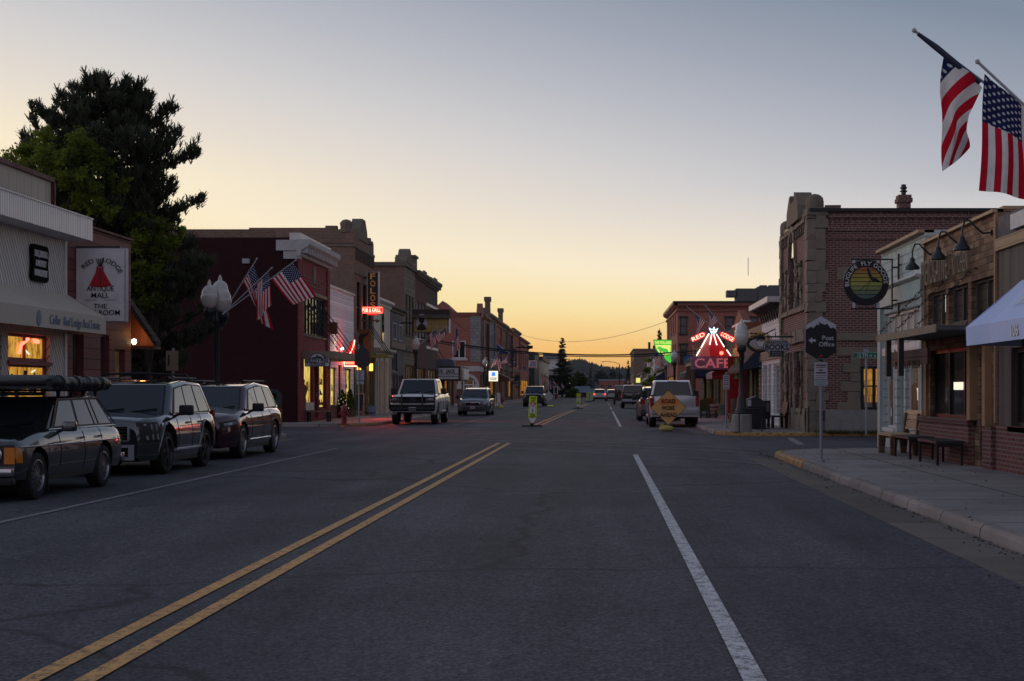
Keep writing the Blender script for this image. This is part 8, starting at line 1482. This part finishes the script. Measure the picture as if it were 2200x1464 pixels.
t = thing('barrel_planter', 'half barrel planter with red flowers under the striped awning', 'planter', (px_x(1524, 72), 72, WALK)); m = MB(); m.lathe([(.42, 0), (.5, .35), (.46, .68), (.42, .68), (0, .6)], (0, 0, 0), 14); m.build('tub', M['light_grey'], t, 40); m = MB(); [m.lathe([(r_, z), (r_+.008, z+.02), (r_, z+.05)], (0, 0, 0), 14) for r_, z in ((.475, .12), (.495, .5))]; m.build('hoop', M['iron'], t); rnd = random.Random(8); lf = MB()
for i in range(500):
    a, q = rnd.uniform(0, 2*pi), rnd.uniform(0, .4); p = Vector((cos(a)*q, sin(a)*q, .65+rnd.uniform(0, .3))); d = Vector((rnd.uniform(-1, 1), rnd.uniform(-1, 1), rnd.uniform(0, 1)))*.07; s_ = Vector((d.y, -d.x, .02))*.5; lf.m = 1 if i % 6 == 0 else 0; lf.add([p-s_, p+s_, p+d], [(0, 1, 2)])
lf.build('foliage', [M['leaves_dark'], M['sign_red']], t)
t = thing('green_chair', 'lime green garden chair on the cafe pavement', 'chair', (px_x(1522, 70), 70.3, WALK), radians(35)); m = MB(); m.box(-.3, .3, -.3, .25, .34, .38); m.build('seat', M['green_board'], t); m = MB(); m.box(-.3, .3, .22, .27, .38, .9); m.build('backrest', M['green_board'], t)
for sx in (-.28, .28):
    for y in (-.26, .22): m = MB(); m.box(sx-.03, sx+.03, y-.03, y+.03, 0, .34); m.build('leg', M['green_board'], t)
t = thing('stump_table', 'stacked stump display by the red panel', 'stump', (px_x(1583, 62), 62., WALK)); m = MB(); m.lathe([(.28, .35), (.26, .6), (.27, 1.0), (0, 1.0)], (0, 0, 0), 10); m.build('stump', M['stump'], t, 40); m = MB(); m.box(-.35, .35, -.3, .3, .28, .35); [m.box(x-.04, x+.04, -.2, .2, 0, .28) for x in (-.28, .28)]; m.build('stand', M['timber'], t)
# near right pavement: benches, rails, kerb blocks
t = thing('wooden_bench', 'weathered plank bench with backrest before the pale green shop', 'bench', (6.36, 30.6, WALK), radians(-90)); 
m = MB(); [m.box(-.75, .75, -.28+i*.19, -.11+i*.19, .40, .445) for i in range(3)]; m.build('seat', M['light_wood'], t); m = MB()
T = Matrix.Translation((0, .30, .45)) @ Matrix.Rotation(radians(-10), 4, 'X'); m.T = T; [m.box(-.75, .75, -.02, .025, .08+i*.22, .28+i*.22) for i in range(2)]; m.build('backrest', M['light_wood'], t)
for sx in (-.62, .62):
    m = MB(); m.prism([(-.27, 0), (-.15, 0), (-.12, .33), (.18, .33), (.21, 0), (.33, 0), (.42, .88), (.30, .88), (.26, .40), (-.27, .40)], 'x', sx-.05, sx+.05); m.build('leg', M['rail_wood'], t)
for px_, Y, lb in ((1993, 28.9, 'farther of two black metal benches against brick base'), (2056, 26.6, 'nearer of two black metal benches against brick base')):
    t = thing('metal_bench', lb, 'bench', (6.34, Y, WALK), 0); bench_simple(t, .52, 1.5, .45, 'charcoal', 'black_paint', .045); m = MB(); m.box(-.24, .24, -.73, -.70, .34, .40); m.box(-.24, .24, .70, .73, .34, .40); m.build('apron', M['black_paint'], t)
t = thing('bike_hoop', 'black hoop rail at corner of the pale green shop', 'railing', (px_x(1893, 36.2), 36.2, WALK)); m = MB(); m.tube([(-.06, 0, 0), (-.06, 0, .78), (-.03, 0, .84), (.03, 0, .84), (.06, 0, .78), (.06, 0, 0)], .02, 8); m.build('rail', M['black_paint'], t, 60)
t = thing('hand_rail', 'black post rail by the bookshop quoins', 'railing', (px_x(1762, 43.5), 45.9, WALK)); m = MB(); m.tube([(0, 0, 0), (0, 0, .85)], .025, 8); m.tube([(0, 0, .8), (0, .7, .8), (0, .7, 0)], .02, 8); m.build('rail', M['black_paint'], t, 60)
t = thing('kerb_block', 'yellow painted concrete block at corner of the pale green shop', 'kerb block', (px_x(1922, 34.9), 34.9, WALK)); m = MB(); m.prism([(-.2, 0), (.35, 0), (.35, .04), (-.2, .14)], 'y', -.12, .12); m.build('block', M['yellow_kerb'], t)
m = MB(); m.prism([(5.0, 34.2), (6.6, 34.0), (6.5, 34.6), (5.2, 34.7)], 'z', 0, .06); struct('ramp', m, M['yellow_kerb'])
# ---------------------------------------------------------------- thin evening haze over the far end of the street
hm = bpy.data.materials.new('haze_air'); hm.use_nodes = True; hn = hm.node_tree; hn.nodes.remove(hn.nodes['Principled BSDF']); hv = hn.nodes.new('ShaderNodeVolumePrincipled'); hv.inputs['Density'].default_value = 4e-5; hv.inputs['Color'].default_value = (.9, .92, .95, 1); hn.links.new(hv.outputs[0], hn.nodes['Material Output'].inputs['Volume'])
m = MB(); m.box(-2600, 2600, -260, 4100, -2, 75); tag(m.build('haze', hm), kind='stuff')
